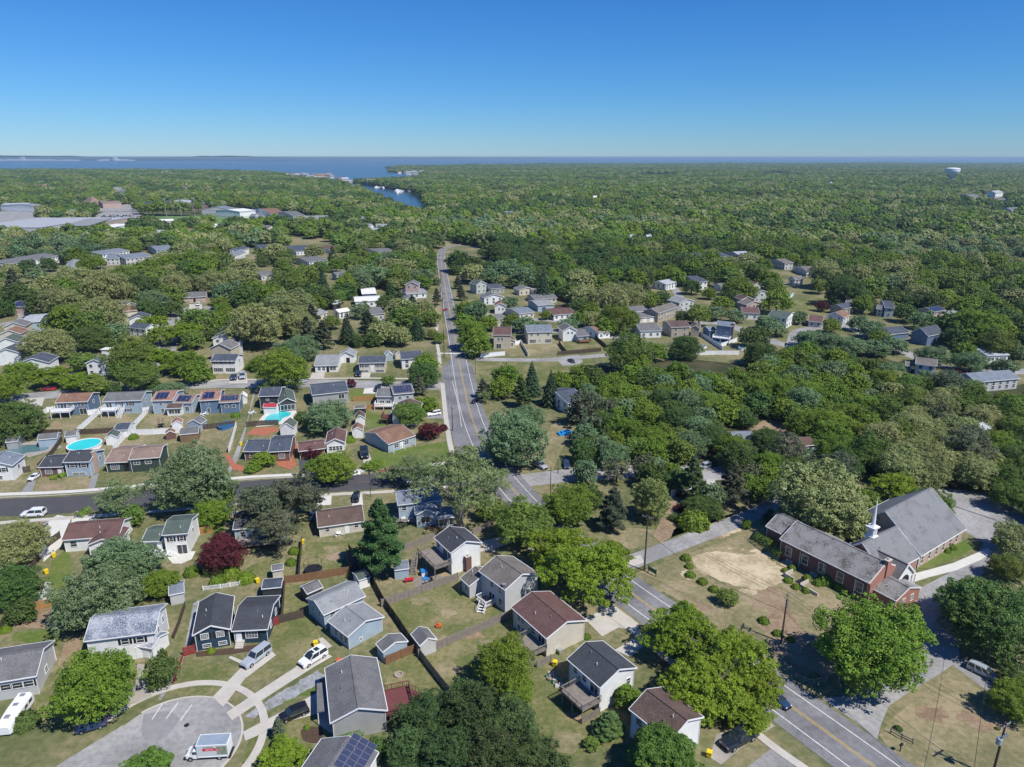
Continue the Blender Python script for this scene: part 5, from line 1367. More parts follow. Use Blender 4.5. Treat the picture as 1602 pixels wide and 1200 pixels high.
r, F = house('white house with maroon roof and front wing beside the tree shaded street', 'maroon roofed white house',
    [((96,845),(186,838),3.1,(207,809),1.6,'x','white','maroon', row('f',(.16,),1.8,1.2,1.2)+row('r',(.5,),1.7,1,1)),
     ((135,853),(186,849),3.0,6.5,1.2,'y','white','maroon', row('f',(.35,.7),1.7,1.1,1.1))])
r, F = house('white walled house with salmon roof at the left edge beside the pale oak', 'salmon roofed edge house',
    [((-10,858),(63,846),4.2,(75,815),1.5,'x','white','salmon', row('f',(.7,.9),2.9,1,1.1)+row('r',(.5,),2.8,1,1))])
r, F = house('dark roofed house with brick chimney hidden under the scraggly pines', 'pine shaded dark house',
    [((364,828),(446,822),3.6,8.4,1.5,'x','ltblue','char', row('f',(.15,.4,.65,.88),2.0,1.1,1.2))])
chimney(r, F[0], .2, 3.0, 0, 5.8, .7, 1.1, 'brick'); deck(r, F[0], 1.0, F[0].L-1.0, -3.0, .3, 1.1, WOOD)
# -------------------- second street, far side
r, F = house('white shuttered house with blue grey roof at the left edge by the street', 'white shuttered house',
    [((19,728),(39,712),4.3,9.0,1.6,'x','white','blugrey', row('l',(.2,.45,.75),3.1,1.0,1.1,'w',True)+row('l',(.25,.6),1.0,1.2,.8)+row('f',(.5,),2.6,1,1))])
r, F = house('two level house with dark roof, brick chimney wall and clipped front hedge', 'dark roofed hedge house',
    [((98,723),(140,722),4.3,(146,703),1.4,'x','ltblue','char', row('f',(.28,.75),3.1,1.3,1.0,'w',True)+row('f',(.5,),.8,3.2,.6)+row('r',(.7,),2.8,.9,1.0)),
     ((59,731),(98,730),2.9,(78,711),1.3,'x','brick','char', row('f',(.35,),1.5,1.6,1.3,'c')+[('f',.85,1.1,1.0,2.1,'d')])])
chimney(r, F[0], F[0].L-.15, F[0].D*.35, 0, 5.9, .5, 1.6, 'brickpale')
r, F = house('low beige roofed house with dark green siding left of the big tree', 'beige roofed green house',
    [((163,724),(203,722),3.0,(187,697),1.4,'x','green','tanroof', row('f',(.35,),1.5,2.0,1.2,'c')+[('f',.85,1.1,1,2.1,'dd')]),
     ((201,719),(250,715),3.9,(240,696),1.3,'x','green','tanroof', row('f',(.2,.6),2.7,1.4,1.0,'w'))])
r, F = house('slate roofed brick house with red brick front patio', 'slate roofed brick house',
    [((380,706),(419,706),2.9,(382,687),1.5,'x','brick','navy', row('f',(.3,.7),1.5,1.2,1.2)),
     ((419,707),(454,705),3.2,(457,680),1.5,'x','brick','navy', row('f',(.6,),1.6,1.5,1.3,'c'))])
r, F = house('low house with maroon carport wing and white four window gable', 'white gable carport house',
    [((509,694),(540,692),3.4,9.0,1.4,'y','white','maroon', row('f',(.2,.4,.6,.8),1.7,.75,1.2,'w')),
     ((467,706),(509,701),2.7,7.0,.9,'x','wood','maroon', [])])
r, F = house('grey blue house with broad salmon roof turned to the corner', 'broad salmon roofed house',
    [((607,695),(650,681),2.9,(575,675),1.7,'x','ltblue','rust', row('f',(.3,.7),1.5,1.4,1.2)+[('f',.5,1.1,1,2.1,'d')])])
fp_ = F[0]; pr_ = MB(); M_ = fp_.M.copy(); M_.translation = M_.translation - r.location
for x in (1.0, fp_.L*.5, fp_.L-1.0): pr_.box(x-.07,x+.07,-1.2,-1.06,0,2.8,M_)
link('post', pr_.mesh('post', TRIM), r)
r, F = house('white walled house with brown roof and dark side deck by the main road', 'brown roofed roadside house',
    [((612,645),(652,646),4.4,9.5,1.5,'y','white','brown', row('f',(.3,),3.2,.8,.9)+row('l',(.4,.7),3.0,1,1))])
deck(r, F[0], -3.4, .2, .5, 4.0, 2.2, DECKR)
# -------------------- back row of the yards
r, F = house('blue house with brown roof and white two level deck at the left', 'brown roofed blue house',
    [((86,630),(137,628),4.5,(150,614),1.5,'x','blue','rust', row('f',(.2,),2.9,1.8,1.9,'p')+row('f',(.42,.6,.84),3.3,1.2,.8)+[('f',.82,1.1,2.0,2.0,'p')]+row('r',(.5,),3,1,1))])
deck(r, F[0], -.4, F[0].L*.55, -3.4, .3, 2.4, TRIM, railm=VINYL)
r, F = house('long pale blue house with grey roof, white deck and white stair', 'long pale blue house',
    [((160,628),(221,626),4.6,(231,612),1.5,'x','ltblue','grey', [('f',.12,2.9,1.7,2.0,'p')]+row('f',(.4,.7),3.4,1.2,1.0,'w',True)+row('f',(.62,),1.2,1.0,.9,'w',True)+row('r',(.5,),3,1,1))])
deck(r, F[0], .1, F[0].L*.4, -3.0, .3, 2.4, TRIM, railm=VINYL, stair=(F[0].L*.5,-.3,F[0].L*.5,-4.2,1.2))
r, F = house('two block house with salmon roofs, solar panels and a covered rear porch', 'salmon solar porch house',
    [((236,627),(270,626),4.7,(240,611),1.4,'x','ltblue','salmon', row('f',(.4,.75),3.4,.8,.8)+row('f',(.45,),1.2,.9,1.2)),
     ((271,630),(300,630),3.8,(306,617),1.3,'x','ltblue','tanroof', row('f',(.7,),1.6,1.2,1.6,'p')),
     ((259,639),(284,638),2.7,(267,630),.9,'x','white','brown', row('f',(.3,.7),1.4,1.8,1.3,'p'))])
solar(r, F[0], .8, 4.6, .15, .85, 3, 1, 1.4); solar(r, F[1], .6, F[1].L-1.2, .15, .85, 3, 1, 1.3)
r, F = house('blue and white house with salmon roof and two solar arrays beside the gravel lane', 'salmon solar lane house',
    [((311,627),(343,625),4.7,(314,611),1.4,'x','blue','salmon', row('f',(.38,),3.4,.8,.9)+row('f',(.4,),1.2,.9,1.3)),
     ((343,630),(375,628),3.9,(376,617),1.3,'x','blue','tanroof', row('f',(.3,.7),2.4,1.0,1.0))])
solar(r, F[0], .8, 4.4, .15, .85, 2, 1, 1.4); solar(r, F[1], .3, F[1].L-.6, .2, .85, 5, 2, 1.3)
r, F = house('charcoal house with grey sunroom facing the turquoise pool', 'charcoal pool house',
    [((404,620),(437,619),4.6,(405,606),1.4,'x','dark','navy', row('f',(.4,),3.3,.8,.8)+row('f',(.6,),1.3,1.5,1.5,'p')),
     ((436,631),(463,628),3.2,(441,613),1.5,'y','dark','green', row('f',(.25,.72),1.4,2.1,1.7,'p'))])
cn_ = shed('small pavilion with a red roof and white posts beside the turquoise pool', (411,637),(432,637), 2.6, 3.2, .8, 'x', 'white','redroof', name='pavilion')
r, F = house('dark grey roofed house behind the round garden tree', 'dark roofed garden tree house',
    [((488,618),(545,612),4.4,(495,600),1.6,'x','grey','navy', row('f',(.82,),2.8,1.8,1.5,'p')+row('r',(.5,),3,1,1))])
r, F = house('grey house with solar roof and white rear deck near the junction', 'grey solar deck house',
    [((588,620),(616,620),3.9,(590,608),1.3,'x','grey','grey', row('f',(.3,.7),1.6,1.4,1.5,'p')),
     ((615,617),(648,614),4.8,(650,599),1.5,'x','ltgrey','grey', row('f',(.3,.7),3.3,.9,.9))])
solar(r, F[1], .6, F[1].L-.5, .1, .85, 6, 3, 1.5); deck(r, F[0], -.2, F[0].L, -2.8, .3, 1.4, TRIM, railm=VINYL, rail='fsr')
# -------------------- third street
def simple(label, nick, FL, FR, ze, D, rise, ridge, wall, roof, wins=None, detail=0, **kw):
    return house(label, nick, [(FL, FR, ze, D, rise, ridge, wall, roof, wins)], detail=detail, **kw)
simple('white bungalow with light grey roof and red front step', 'light grey roofed bungalow', (491,572),(529,571),2.9,(494,555),1.9,'x','white','ltgrey', row('f',(.18,.38,.72,.86),1.5,1.1,1.2,'w')+[('f',.56,1.1,1,2.1,'dd')])
simple('split foyer house with navy roof and cream front', 'navy roofed split foyer', (560,568),(603,567),4.3,(603,556),1.3,'x','cream','navy', row('f',(.14,.26,.74,.86),3.1,1.0,1.1,'w',True)+row('f',(.2,.8),.9,3.0,.8)+[('f',.5,1.8,1.3,2.6,'d')])
simple('white garage with arched gable behind the bungalow', 'white arched garage', (529,556),(554,556),3.3,6,1.7,'y','white','ltgrey', [('f',.6,1.2,1.4,2.0,'dd')], name='garage', cat='garage', group=None)
simple('white house with dark roof behind the junction trees', 'dark roofed junction house', (627,562),(662,560),4.2,(625,550),1.4,'x','white','navy')
simple('white two storey house with solar roof and black shutters', 'white colonial solar house', (329,565),(368,565),585,(374,555),1.6,'x','white','navy', row('f',(.12,.3,.5,.68,.88),4.6,.9,1.3,'w',True)+row('f',(.16,.34,.68,.86),1.6,.9,1.3,'w',True)+[('f',.5,1.2,1,2.1,'d')]+row('r',(.5,),4.2,1,1.1))
r, F = house('tan gabled house with grey roof and rear balcony', 'tan gable house', [((327,545),(361,546),5.2,8,2.2,'y','beige','grey', []), ((358,538),(380,536),4.8,6,1.4,'x','ltgrey','grey',None)], detail=0)
simple('white house with green roof among the trees', 'green roofed gable house', (331,530),(362,529),4.6,8,1.8,'y','white','green')
simple('split foyer house with green grey roof and white car at the end of the court', 'court end split foyer', (285,466),(322,464),475,(286,457),1.4,'x','pink','grey', row('f',(.15,.3,.7,.85),2.9,1.1,1.1,'w',True)+[('f',.5,1.6,1.2,2.3,'dd')]+row('f',(.2,.8),.9,1.6,.6))
simple('small white flat roofed building left of the court', 'white flat outbuilding', (156,547),(172,547),2.8,4,.1,'hip','white','white', [], name='outbuilding', cat='outbuilding', group=None)
r, F = house('white two storey house with green roof and porch below the oaks', 'green roofed porch house', [((162,568),(178,559),5.2,7,1.5,'x','white','green',None), ((163,577),(184,569),2.8,-2.5,.9,'x','white','green',row('f',(.25,.5,.75),1.3,1.3,1.3))], detail=0)
r, F = simple('pinkish house with a full solar roof at the far left', 'pink solar house', (13,480),(46,480),492,(22,470),1.5,'x','pink','navy', row('f',(.2,.5,.8),3.7,.9,1.2,'w',True)+row('f',(.3,.7),1.4,.9,1.2))
solar(r, F[0], .8, F[0].L-.8, .1, .9, 9, 2, 1.5)
for a in [('grey roofed gable end of the terrace nearest the solar house','grey terrace gable',(4,512),(40,510),'y','cream','grey'),('brown roofed gable of the terrace, second of the row','brown terrace gable',(-4,524),(33,522),'y','cream','rust'),
          ('green grey roofed gable of the terrace, third of the row','green terrace gable',(-8,537),(28,535),'y','white','green'),('charcoal roofed wide gable lower in the terrace','charcoal terrace gable',(-12,554),(32,552),'y','white','navy'),('charcoal roofed lowest gable of the terrace','lowest terrace gable',(26,569),(76,567),'y','white','navy')]:
    simple(a[0], a[1], a[2], a[3], 5.0, 9, 2.0, a[4], a[5], a[6], [])
simple('pale blue roofed house behind the terrace', 'pale blue terrace end', (33,505),(62,503),5.0,(50,492),1.0,'x','ltblue','silver', [])
simple('cream house with a salmon roof left of the court trees', 'salmon court gable', (191,488),(216,485),5.0,(213,475),1.2,'x','cream','salmon', [])
simple('white gable house with dark roof, middle of the court row', 'white court gable', (200,500),(232,498),5.0,9,1.8,'y','white','navy', row('f',(.5,),3.8,.8,.8))
simple('dark roofed lower gable of the court row', 'dark court gable', (200,512),(227,515),4.0,8,1.6,'x','white','navy')
simple('grey roofed house highest in the court row', 'grey court gable', (196,479),(215,476),4.6,8,1.8,'y','ltgrey','grey', [])
# -------------------- beyond the main road, right
r, F = house('tan two storey house with maroon roof and rear family room', 'maroon roofed tan house', [((771,524),(800,524),546,(772,511),1.3,'x','beige','maroon', row('f',(.3,.5),4.4,.8,1.2)+[('f',.3,1.2,2,2,'p')]), ((783,534),(807,533),3.2,7,1.2,'y','beige','maroon', row('f',(.2,.5,.8),1.5,.9,1.4))], detail=0)
simple('white two storey house with grey roof above the dark conifer tips', 'white two storey house', (825,520),(865,519),539,(827,508),1.6,'x','cream','blugrey', row('f',(.15,.42,.85),4.4,1,1)+row('f',(.2,.85),1.4,1.6,1.4,'w',True)+row('f',(.5,),1.6,.7,.7)+row('l',(.5,),4,1,1))
r, F = house('white gabled house with small rear deck and grey roofs', 'white gabled deck house', [((880,518),(903,517),4.9,9,1.9,'y','white','grey', row('f',(.4,.7),3.9,.8,.9)), ((903,526),(922,525),3.0,(905,514),1.0,'x','ltblue','grey',[('f',.7,1.2,1.6,2,'p')])], detail=0)
deck(r, F[1], .3, F[1].L, -2.6, .3, 1.1, WOODB)
simple('house with salmon roof left of the olive tree', 'salmon roofed cottage', (936,520),(956,517),3.4,(940,508),1.4,'x','white','rust')
simple('grey roofed house behind the street trees', 'grey street tree house', (812,491),(837,488),3.2,(813,480),1.2,'x','cream','blugrey')
simple('brown roofed bungalow in the middle of the block', 'brown block bungalow', (866,493),(902,490),3.0,(868,482),1.3,'x','white','maroon')
simple('grey blue house with a pale roof and dark garage', 'pale roofed garage house', (841,478),(867,476),3.6,(842,469),1.2,'x','ltblue','ltgrey', [('f',.4,1.2,2,2,'dd')])
simple('small bright red barn shed with grey roof', 'red barn shed', (873,463),(882,463),2.8,4,1.4,'y','red','grey', [], name='barn_shed', cat='shed', group=None)
simple('dark roofed house with a red gable beside the barn', 'red gable house', (836,468),(872,466),2.8,(838,460),1.2,'x','cream','grey')
simple('cream house with grey hipped roof by the lawn', 'cream hipped house', (812,454),(836,452),3.4,8,1.4,'y','cream','grey')
simple('long low cream building right of the hipped house', 'long low cream building', (834,455),(848,453),2.8,6,.8,'x','cream','taupe')
simple('white gable house with broad grey roof by the main road', 'white roadside gable', (757,466),(788,464),4.2,9,1.7,'y','white','grey')
simple('white gable house with salmon roof and brick chimney', 'salmon white gable', (773,479),(792,479),4.2,9,1.7,'y','white','rust', row('f',(.4,.75),2.6,.8,1))
simple('dark roofed low house behind the roadside gable', 'dark low house', (768,452),(790,450),3.2,(770,444),1.2,'x','grey','navy')
simple('grey roofed house half hidden below the salmon gable', 'hidden grey house', (777,500),(792,497),4.0,8,1.4,'x','ltgrey','grey')
simple('green gabled old house with brick chimney and porch', 'green gabled old house', (745,446),(762,444),5.6,8,2.2,'y','palegreen','green')
# right-hand cluster
simple('grey roofed house left of the tan gables', 'grey twin house', (992,488),(1016,486),4.0,(993,478),1.3,'x','cream','grey')
simple('lower grey roofed block with wide garage doors', 'grey garage block', (1001,497),(1027,495),3.0,(1002,487),1.2,'x','cream','grey', [('f',.3,1.2,2.2,2,'g'),('f',.75,1.2,2.2,2,'g')])
r, F = house('tan house with three stepped brown roofs', 'stepped tan house', [((1030,490),(1062,480),5.0,9,1.8,'x','tan','taupe',None), ((1040,492),(1067,482),3.2,4,1.0,'x','tan','taupe',None)], detail=0)
simple('pale gabled house with light grey roof behind the stepped house', 'pale gable house', (1063,474),(1087,471),5.0,10,1.8,'y','ltgrey','ltgrey')
simple('light grey roofed house at the drive end', 'drive end house', (1042,445),(1060,441),4.0,(1036,438),1.4,'x','white','silver')
simple('tall navy roofed white house behind a round tree', 'tall navy roofed house', (1094,441),(1108,440),5.4,(1090,430),1.6,'x','white','navy')
simple('small green grey roofed house between the trees', 'small green grey house', (1128,448),(1138,447),3.4,7,1.4,'x','ltgrey','grey')
simple('grey roofed white house right of the olive tree', 'long grey roofed house', (1002,518),(1036,517),3.4,(994,506),1.4,'x','white','grey')
r, F = house('tan house with brown roof and front gable', 'tan brown roofed house', [((1050,512),(1080,511),4.8,(1050,502),1.4,'x','tan','brown',None), ((1080,513),(1095,514),4.0,7,1.5,'y','tan','brown',row('f',(.5,),3,.9,.9))], detail=0)
r, F = house('blue two storey house with brick chimney, deck and white gable side', 'blue two storey house', [((1120,508),(1145,511),531,(1159,508),1.5,'x','blue','blugrey', row('f',(.4,.7),4.4,.8,1.2)+row('f',(.6,),1.4,1.8,1.6,'p')), ((1110,517),(1121,516),4.0,6,1.2,'x','blue','blugrey',[])], detail=0)
chimney(r, F[0], F[0].L+.1, 1.2, 0, 8.2, .7, 1.0, 'brick'); deck(r, F[0], -.4, F[0].L, -3.0, .3, 1.6, TRIM, railm=VINYL)
for i, a in enumerate([('white double gable house at the top of the tan cluster','white cluster gable',(1175,447),(1197,446),'white','brown'),('grey gabled house in the tan cluster','grey cluster gable',(1181,459),(1205,458),'ltgrey','grey'),
          ('tan gabled house left in the cluster','tan cluster gable',(1160,469),(1180,468),'tan','brown'),('pinkish tan wide gable in the cluster','pink cluster gable',(1168,477),(1193,475),'pink','taupe')]):
    simple(a[0], a[1], a[2], a[3], 5.0, 8, 1.7, 'y', a[4], a[5])
simple('brown roofed house with white gable below the tan cluster', 'brown cluster house', (1162,489),(1189,490),3.6,(1165,480),1.5,'x','white','maroon')
simple('green grey roofed house with a tall white gable', 'tall white gable house', (1201,494),(1232,498),5.2,(1245,490),1.7,'x','white','green')
simple('low brown roofed house beside the purple tree', 'low brown roofed house', (1264,502),(1287,504),3.0,(1268,493),1.4,'x','ltgrey','maroon')
simple('grey gable with a salmon roof in front of the navy roof', 'salmon front gable', (1293,493),(1320,497),4.2,9,2.2,'y','ltgrey','rust')
simple('brick house with a broad navy roof beside the field', 'navy field house', (1320,483),(1338,480),3.8,(1302,478),1.7,'x','tan','navy')
simple('long dark grey roofed house with white gable behind', 'long dark grey house', (1322,474),(1354,477),4.6,(1362,471),1.6,'x','ltblue','grey')
r, F = house('grey blue townhouse with white garage wing', 'grey blue townhouse', [((1384,481),(1400,482),5.2,(1385,470),1.6,'x','ltblue','navy',None), ((1371,483),(1382,484),4.0,8,1.5,'x','ltgrey','grey',None)], detail=0)
r, F = house('pinkish house with solar panels on a navy roof near the right edge', 'right edge solar house', [((1462,488),(1480,485),5.0,(1455,480),1.5,'x','pink','navy',None)], detail=0)
solar(r, F[0], .5, F[0].L-.5, .15, .85, 5, 2, 1.5)
simple('white roofed low house with porch right of the solar house', 'porch house', (1484,492),(1503,491),3.0,(1486,487),1.2,'x','white','ltgrey')
r, F = house('navy and white house with broad navy roof and lower garage gable', 'navy broad gable house', [((1424,520),(1452,526),4.6,12,3.0,'y','blue','navy',[]), ((1385,524),(1424,520),3.0,(1400,511),1.8,'x','blue','navy',[])], detail=0)
simple('long low house with a silver roof near the right edge', 'silver roofed long house', (1544,556),(1580,555),3.2,(1537,543),1.2,'x','white','silver', row('f',(.15,.3,.5,.7,.85),1.5,1.1,1.2))
simple('brown roofed white gabled house behind the pale oaks', 'brown roofed oak house', (1432,569),(1466,573),4.4,(1474,566),1.8,'x','white','taupe')
simple('dark garage beside the brown roofed oak house', 'dark oak garage', (1417,572),(1428,573),2.8,5,1.2,'x','grey','taupe', name='garage', cat='garage', group=None)
simple('blue grey roofed house behind the woods at the right edge', 'blue grey woods house', (1528,598),(1596,592),4.0,(1533,582),1.8,'x','ltgrey','blugrey')
simple('dark grey roofed house hidden in the woods by the dirt drive', 'dark woods house', (888,631),(918,625),4.0,(876,607),1.8,'x','white','navy')
simple('grey roofed cottage deep in the woods', 'woods cottage', (1152,691),(1186,689),3.0,(1152,675),1.4,'x','wood','blugrey')
simple('white cabin roof showing between the pale oaks', 'oak cabin', (1535,682),(1556,670),4.0,6,1.4,'x','white','silver')
simple('blue grey house wall glimpsed between the woods and the church oak', 'glimpsed blue house', (1240,700),(1288,694),3.2,6,1.3,'x','ltblue','brown')
# upper left and centre
simple('pink grey gabled house left of the main road', 'pink roadside gable', (633,446),(655,446),466,8,2.0,'y','pink','grey')
simple('white annexe with several roofs beside the pink gable', 'white annexe', (636,460),(668,458),3.0,(638,452),1.0,'x','white','ltgrey')
simple('white gabled bungalow with conifers in front', 'conifer bungalow', (628,470),(652,469),3.2,8,1.6,'y','white','grey')
simple('long white single storey building between the trees', 'long white building', (555,472),(597,470),3.4,(557,464),.8,'x','white','white')
simple('white workshop with a pale metal roof', 'white workshop', (566,460),(589,459),3.2,(566,450),1.0,'x','blue','white', [], name='workshop', cat='workshop', group=None)
simple('small open barn with pale roof', 'open barn', (520,476),(534,474),3.4,5,1.4,'x','dark','silver', [], name='barn', cat='barn', group=None)
simple('grey roofed cottage beside the open barn', 'barn cottage', (496,492),(513,488),3.2,(502,480),1.3,'x','cream','ltgrey')
simple('white house right of the open barn', 'barn side house', (530,489),(548,486),3.6,6,1.2,'x','white','white')
simple('grey roofed house in front of the pale oak row', 'oak row cottage', (580,492),(602,490),3.6,(582,480),1.6,'x','ltgrey','grey')
simple('white house with grey roof and chimney in the upper gardens', 'upper white chimney house', (483,410),(513,407),4.0,(485,401),1.4,'x','white','grey')
simple('brown roofed long house in the upper gardens', 'upper brown house', (515,391),(538,389),3.2,(517,384),1.2,'x','white','maroon')
simple('slate roofed white gable house in the upper gardens', 'upper slate house', (463,393),(497,391),3.6,(465,384),1.4,'x','white','navy')
simple('grey roofed house beside the main road trees', 'upper grey roof', (591,396),(619,394),4.0,(593,388),1.4,'x','ltgrey','grey')
simple('grey house behind the tall dark cedar', 'cedar grey house', (526,430),(545,428),4,8,1.4,'x','ltblue','grey')
simple('white two storey house with steel grey roof in the upper gardens', 'upper steel roofed house', (409,389),(426,388),396,(411,382),1.4,'x','white','navy')
simple('white terrace with blue grey roofs stepping up the slope', 'stepped white terrace', (358,403),(384,393),5,8,1.6,'x','white','blugrey')
simple('second white terrace block with solar roof', 'solar terrace block', (372,392),(390,388),5,8,1.6,'x','white','navy')
simple('blue grey terrace behind the bright round trees', 'blue grey terrace', (244,391),(272,389),5,(246,384),1.4,'x','ltblue','blugrey')
simple('long green grey roofed terrace behind the trees at left', 'long grey terrace', (14,413),(92,400),5.4,(10,405),1.8,'x','white','grey')
simple('pale terrace turned end on left of the bright trees', 'end on terrace', (93,431),(107,409),5,-9,1.6,'x','white','ltgrey')
simple('upper terrace with blue grey roof', 'upper blue grey terrace', (160,398),(203,392),5,(162,391),1.6,'x','white','blugrey')
simple('lower terrace with silver grey roof', 'lower silver terrace', (165,405),(187,404),5,(166,398),1.6,'x','ltgrey','blugrey')
simple('long silver roofed terrace right of the lower one', 'long silver terrace', (196,405),(238,401),5,(197,397),1.6,'x','ltgrey','blugrey')
simple('grey roofed small house by the clearing', 'clearing house', (408,431),(430,429),3.4,(411,424),1.2,'x','ltgrey','grey')
simple('white building with terracotta roof in the far trees', 'terracotta roofed building', (424,335),(449,334),8,(427,326),4,'x','white','rust')
simple('white building with grey roof right of the terracotta one', 'grey far building', (458,338),(478,337),8,(460,332),4,'x','cream','grey')
simple('long white low building in the far trees', 'far white building', (478,342),(516,341),5,(480,338),2,'x','white','ltgrey')
simple('large white commercial building beside the playing field', 'white commercial building', (375,331),(400,329),9,(377,326),2,'x','white','white')
simple('small white gabled chapel beside the car park', 'small white chapel', (399,338),(407,338),7,12,4,'y','white','grey')
simple('grey roofed house near the commercial building', 'far grey gable', (360,328),(373,326),7,(362,321),4,'x','ltgrey','blugrey')
simple('blue roofed far block behind the field trees', 'blue roofed far block', (270,319),(292,317),8,(272,313),3,'x','ltblue','navy')
simple('pale far house behind the field trees', 'pale far house', (298,317),(312,315),8,(299,310),3,'x','white','silver')
simple('dark red roofed row beyond the playing field', 'dark red far row', (300,324),(330,322),6,(302,319),3,'x','brick','maroon')
simple('white house above the school', 'white school house', (70,324),(86,323),9,(70,317),3,'x','white','ltgrey')
simple('long pale building left of the school trees', 'long pale far building', (0,322),(42,321),6,(0,318),2,'x','pink','silver')
simple('brown steep roofed church hall beyond the school', 'brown far church', (140,319),(162,318),6,34,11,'hip','brickpale','tanroof', [])
simple('low brown wing of the far church hall', 'far church wing', (160,318),(190,317),8,(160,315),2,'x','brickpale','tanroof', [])
simple('pale grey house showing between woods at the right', 'woods pale house', (1228,412),(1242,411),5,(1226,405),2,'x','ltgrey','taupe')
simple('white gable with grey roof between the twin oaks', 'twin oak house', (1262,424),(1283,424),4,(1265,416),1.6,'x','white','taupe')
simple('white chimneyed house left of the twin oaks', 'chimney white house', (1233,436),(1244,438),4,8,2,'y','white','grey')
simple('grey roofed house right of the twin oaks', 'right twin oak house', (1314,436),(1328,434),5,8,2,'x','white','grey')
simple('blue roofed house in the woods above the cluster', 'blue woods house', (1090,402),(1104,401),5,(1092,396),2,'x','ltgrey','navy')
simple('navy roofed house right of the blue woods house', 'navy woods house', (1124,402),(1142,401),5,(1126,395),2,'x','ltgrey','navy')
simple('pale roofed house in the woods towards the right', 'pale woods house', (1158,400),(1178,399),5,(1158,394),2,'x','ltgrey','silver')
simple('white blue house in the central forest', 'forest house', (986,371),(994,371),6,10,2,'x','white','silver', [])
simple('second pale house in the central forest', 'second forest house', (1012,371),(1020,371),6,10,2,'x','ltblue','silver', [])
simple('white house high in the central forest', 'high forest house', (928,309),(934,309),8,16,3,'x','white','white', [])
simple('large grey roofed house in the far right forest', 'far right mansion', (1520,308),(1534,307),9,22,4,'x','tan','grey')
simple('pale house right of the far mansion', 'far right pale house', (1558,302),(1570,301),9,18,4,'x','white','silver')
simple('grey roofed house at the far right edge', 'far right edge house', (1583,330),(1600,329),9,16,4,'x','white','grey')
# school
sr, SF = house('long flat roofed school building with white roof and dark glazed entrance', 'school', [((-60,356),(62,356),7,(-60,340),.3,'hip','ltgrey','silver',[]), ((60,347),(160,347),7,(60,340),.3,'hip','tan','silver',[]),
    ((94,354),(139,353),8,(92,343),.3,'hip','dark','ltgrey', row('f',(.1,.3,.5,.7,.9),4,9,4.5,'p')), ((66,350),(94,350),6.5,(60,345),.2,'hip','tan','taupe',[]), ((139,357),(170,357),5,(139,350),.2,'hip','white','white',[])], name='school_building', cat='school', group=None, detail=0)

# ------------------------------------------------------------------ brick church
cr, CF = house('red brick church wing with lichen covered roof, white framed windows and joined grey nave', 'brick church',
   [((1220,843),(1360,912),4.5,(1407,886),2.6,'x','brick','lichen', row('f',(.10,.30,.50,.71,.92),2.5,1.3,2.0,'w')+row('f',(.12,.42),.35,1.2,.4)+row('r',(.5,),2.4,1,1.4),.3),
    ((1198,823),(1226,837),4.2,(1243,811),2.2,'x','brick','lichen', row('l',(.5,),2,1,1.4),.3),
    ((1362,919),(1402,940),2.8,(1427,912),1.4,'x','brickred','lichen', row('r',(.35,),1.5,.9,1.2,'c')+row('r',(.7,),1.5,.9,1.2,'c'),.15),
    ((1441,870),(1512,827),3.3,(1321,816),6.4,'x','brickpale','church', row('f',(.08,.24,.40,.56,.72,.88),1.6,.8,1.7)+row('l',(.2,.8),1.6,1,1.6),.5),
    ((1384,901),(1438,872),3.0,(1330,850),4.6,'x','brickred','church', [],.3),
    ((1405,909),(1431,895),3.4,7.5,2.6,'y','white','grey', [],.2)],
    name='church', cat='church', group=None)
W2, NV = CF[0], CF[3]
chimney(cr, W2, W2.L+.15, W2.D*.52, 0, 7.6, .8, 1.3, 'brickred')
# brick parapet gable on the wing end
pg = MB(); o_ = cr.location
def _w(F, x, y, z): return F.p(x, y, z) - o_
pts = [(0,-.1),(0,4.25),(W2.D/2,6.95),(W2.D,4.25),(W2.D,-.1)]
vs = [_w(W2, W2.L-.05, y, z) for y, z in pts] + [_w(W2, W2.L+.30, y, z) for y, z in pts]
pg.add(vs, [(0,1,2,3,4),(9,8,7,6,5)] + [(i,i+5,(i+1)%5+5,(i+1)%5) for i in range(5)]); link('parapet_gable', pg.mesh('parapet_gable', WALLS['brickred']), cr)
# portico: white pediment, dark round arch, columns, steps
PF = CF[5]; pm = MB(); pm.bar(_w(PF,-.1,-.05,3.35), _w(PF,PF.L/2,-.05,6.0), .14, .3); pm.bar(_w(PF,PF.L/2,-.05,6.0), _w(PF,PF.L+.1,-.05,3.35), .14, .3)
link('pediment', pm.mesh('pediment', TRIM), cr)
ar = MB(); n_ = 12; cx_ = PF.L/2; rr_ = PF.L*.24
ps = [(cx_-rr_,0.2),(cx_+rr_,0.2)] + [(cx_+rr_*math.cos(math.pi*i/n_), 2.3+rr_*math.sin(math.pi*i/n_)) for i in range(n_+1)]
vs = [_w(PF,x,.13,z) for x, z in ps] + [_w(PF,x,.35,z) for x, z in ps]; k_ = len(ps)
ar.add(vs, [tuple(range(k_)), tuple(range(2*k_-1,k_-1,-1))] + [(i,i+k_,(i+1)%k_+k_,(i+1)%k_) for i in range(k_)]); link('arched_doorway', ar.mesh('arched_doorway', SHUT), cr)
for x in (.3, PF.L-.3):
    c_ = MB(); c_.lathe([(.2,0),(.2,.15),(.15,.2),(.13,3.0),(.2,3.1),(.2,3.3)],12,Matrix.Translation(_w(PF,x,-.35,0))); link('column', c_.mesh('column', TRIM), cr)
st_ = MB(); Mp = PF.M.copy(); Mp.translation = Mp.translation - o_
for i in range(3): st_.box(.2,PF.L-.2,-.7-i*.35,.0,0,.5-i*.16,Mp)
link('step', st_.mesh('step', CONCP), cr)
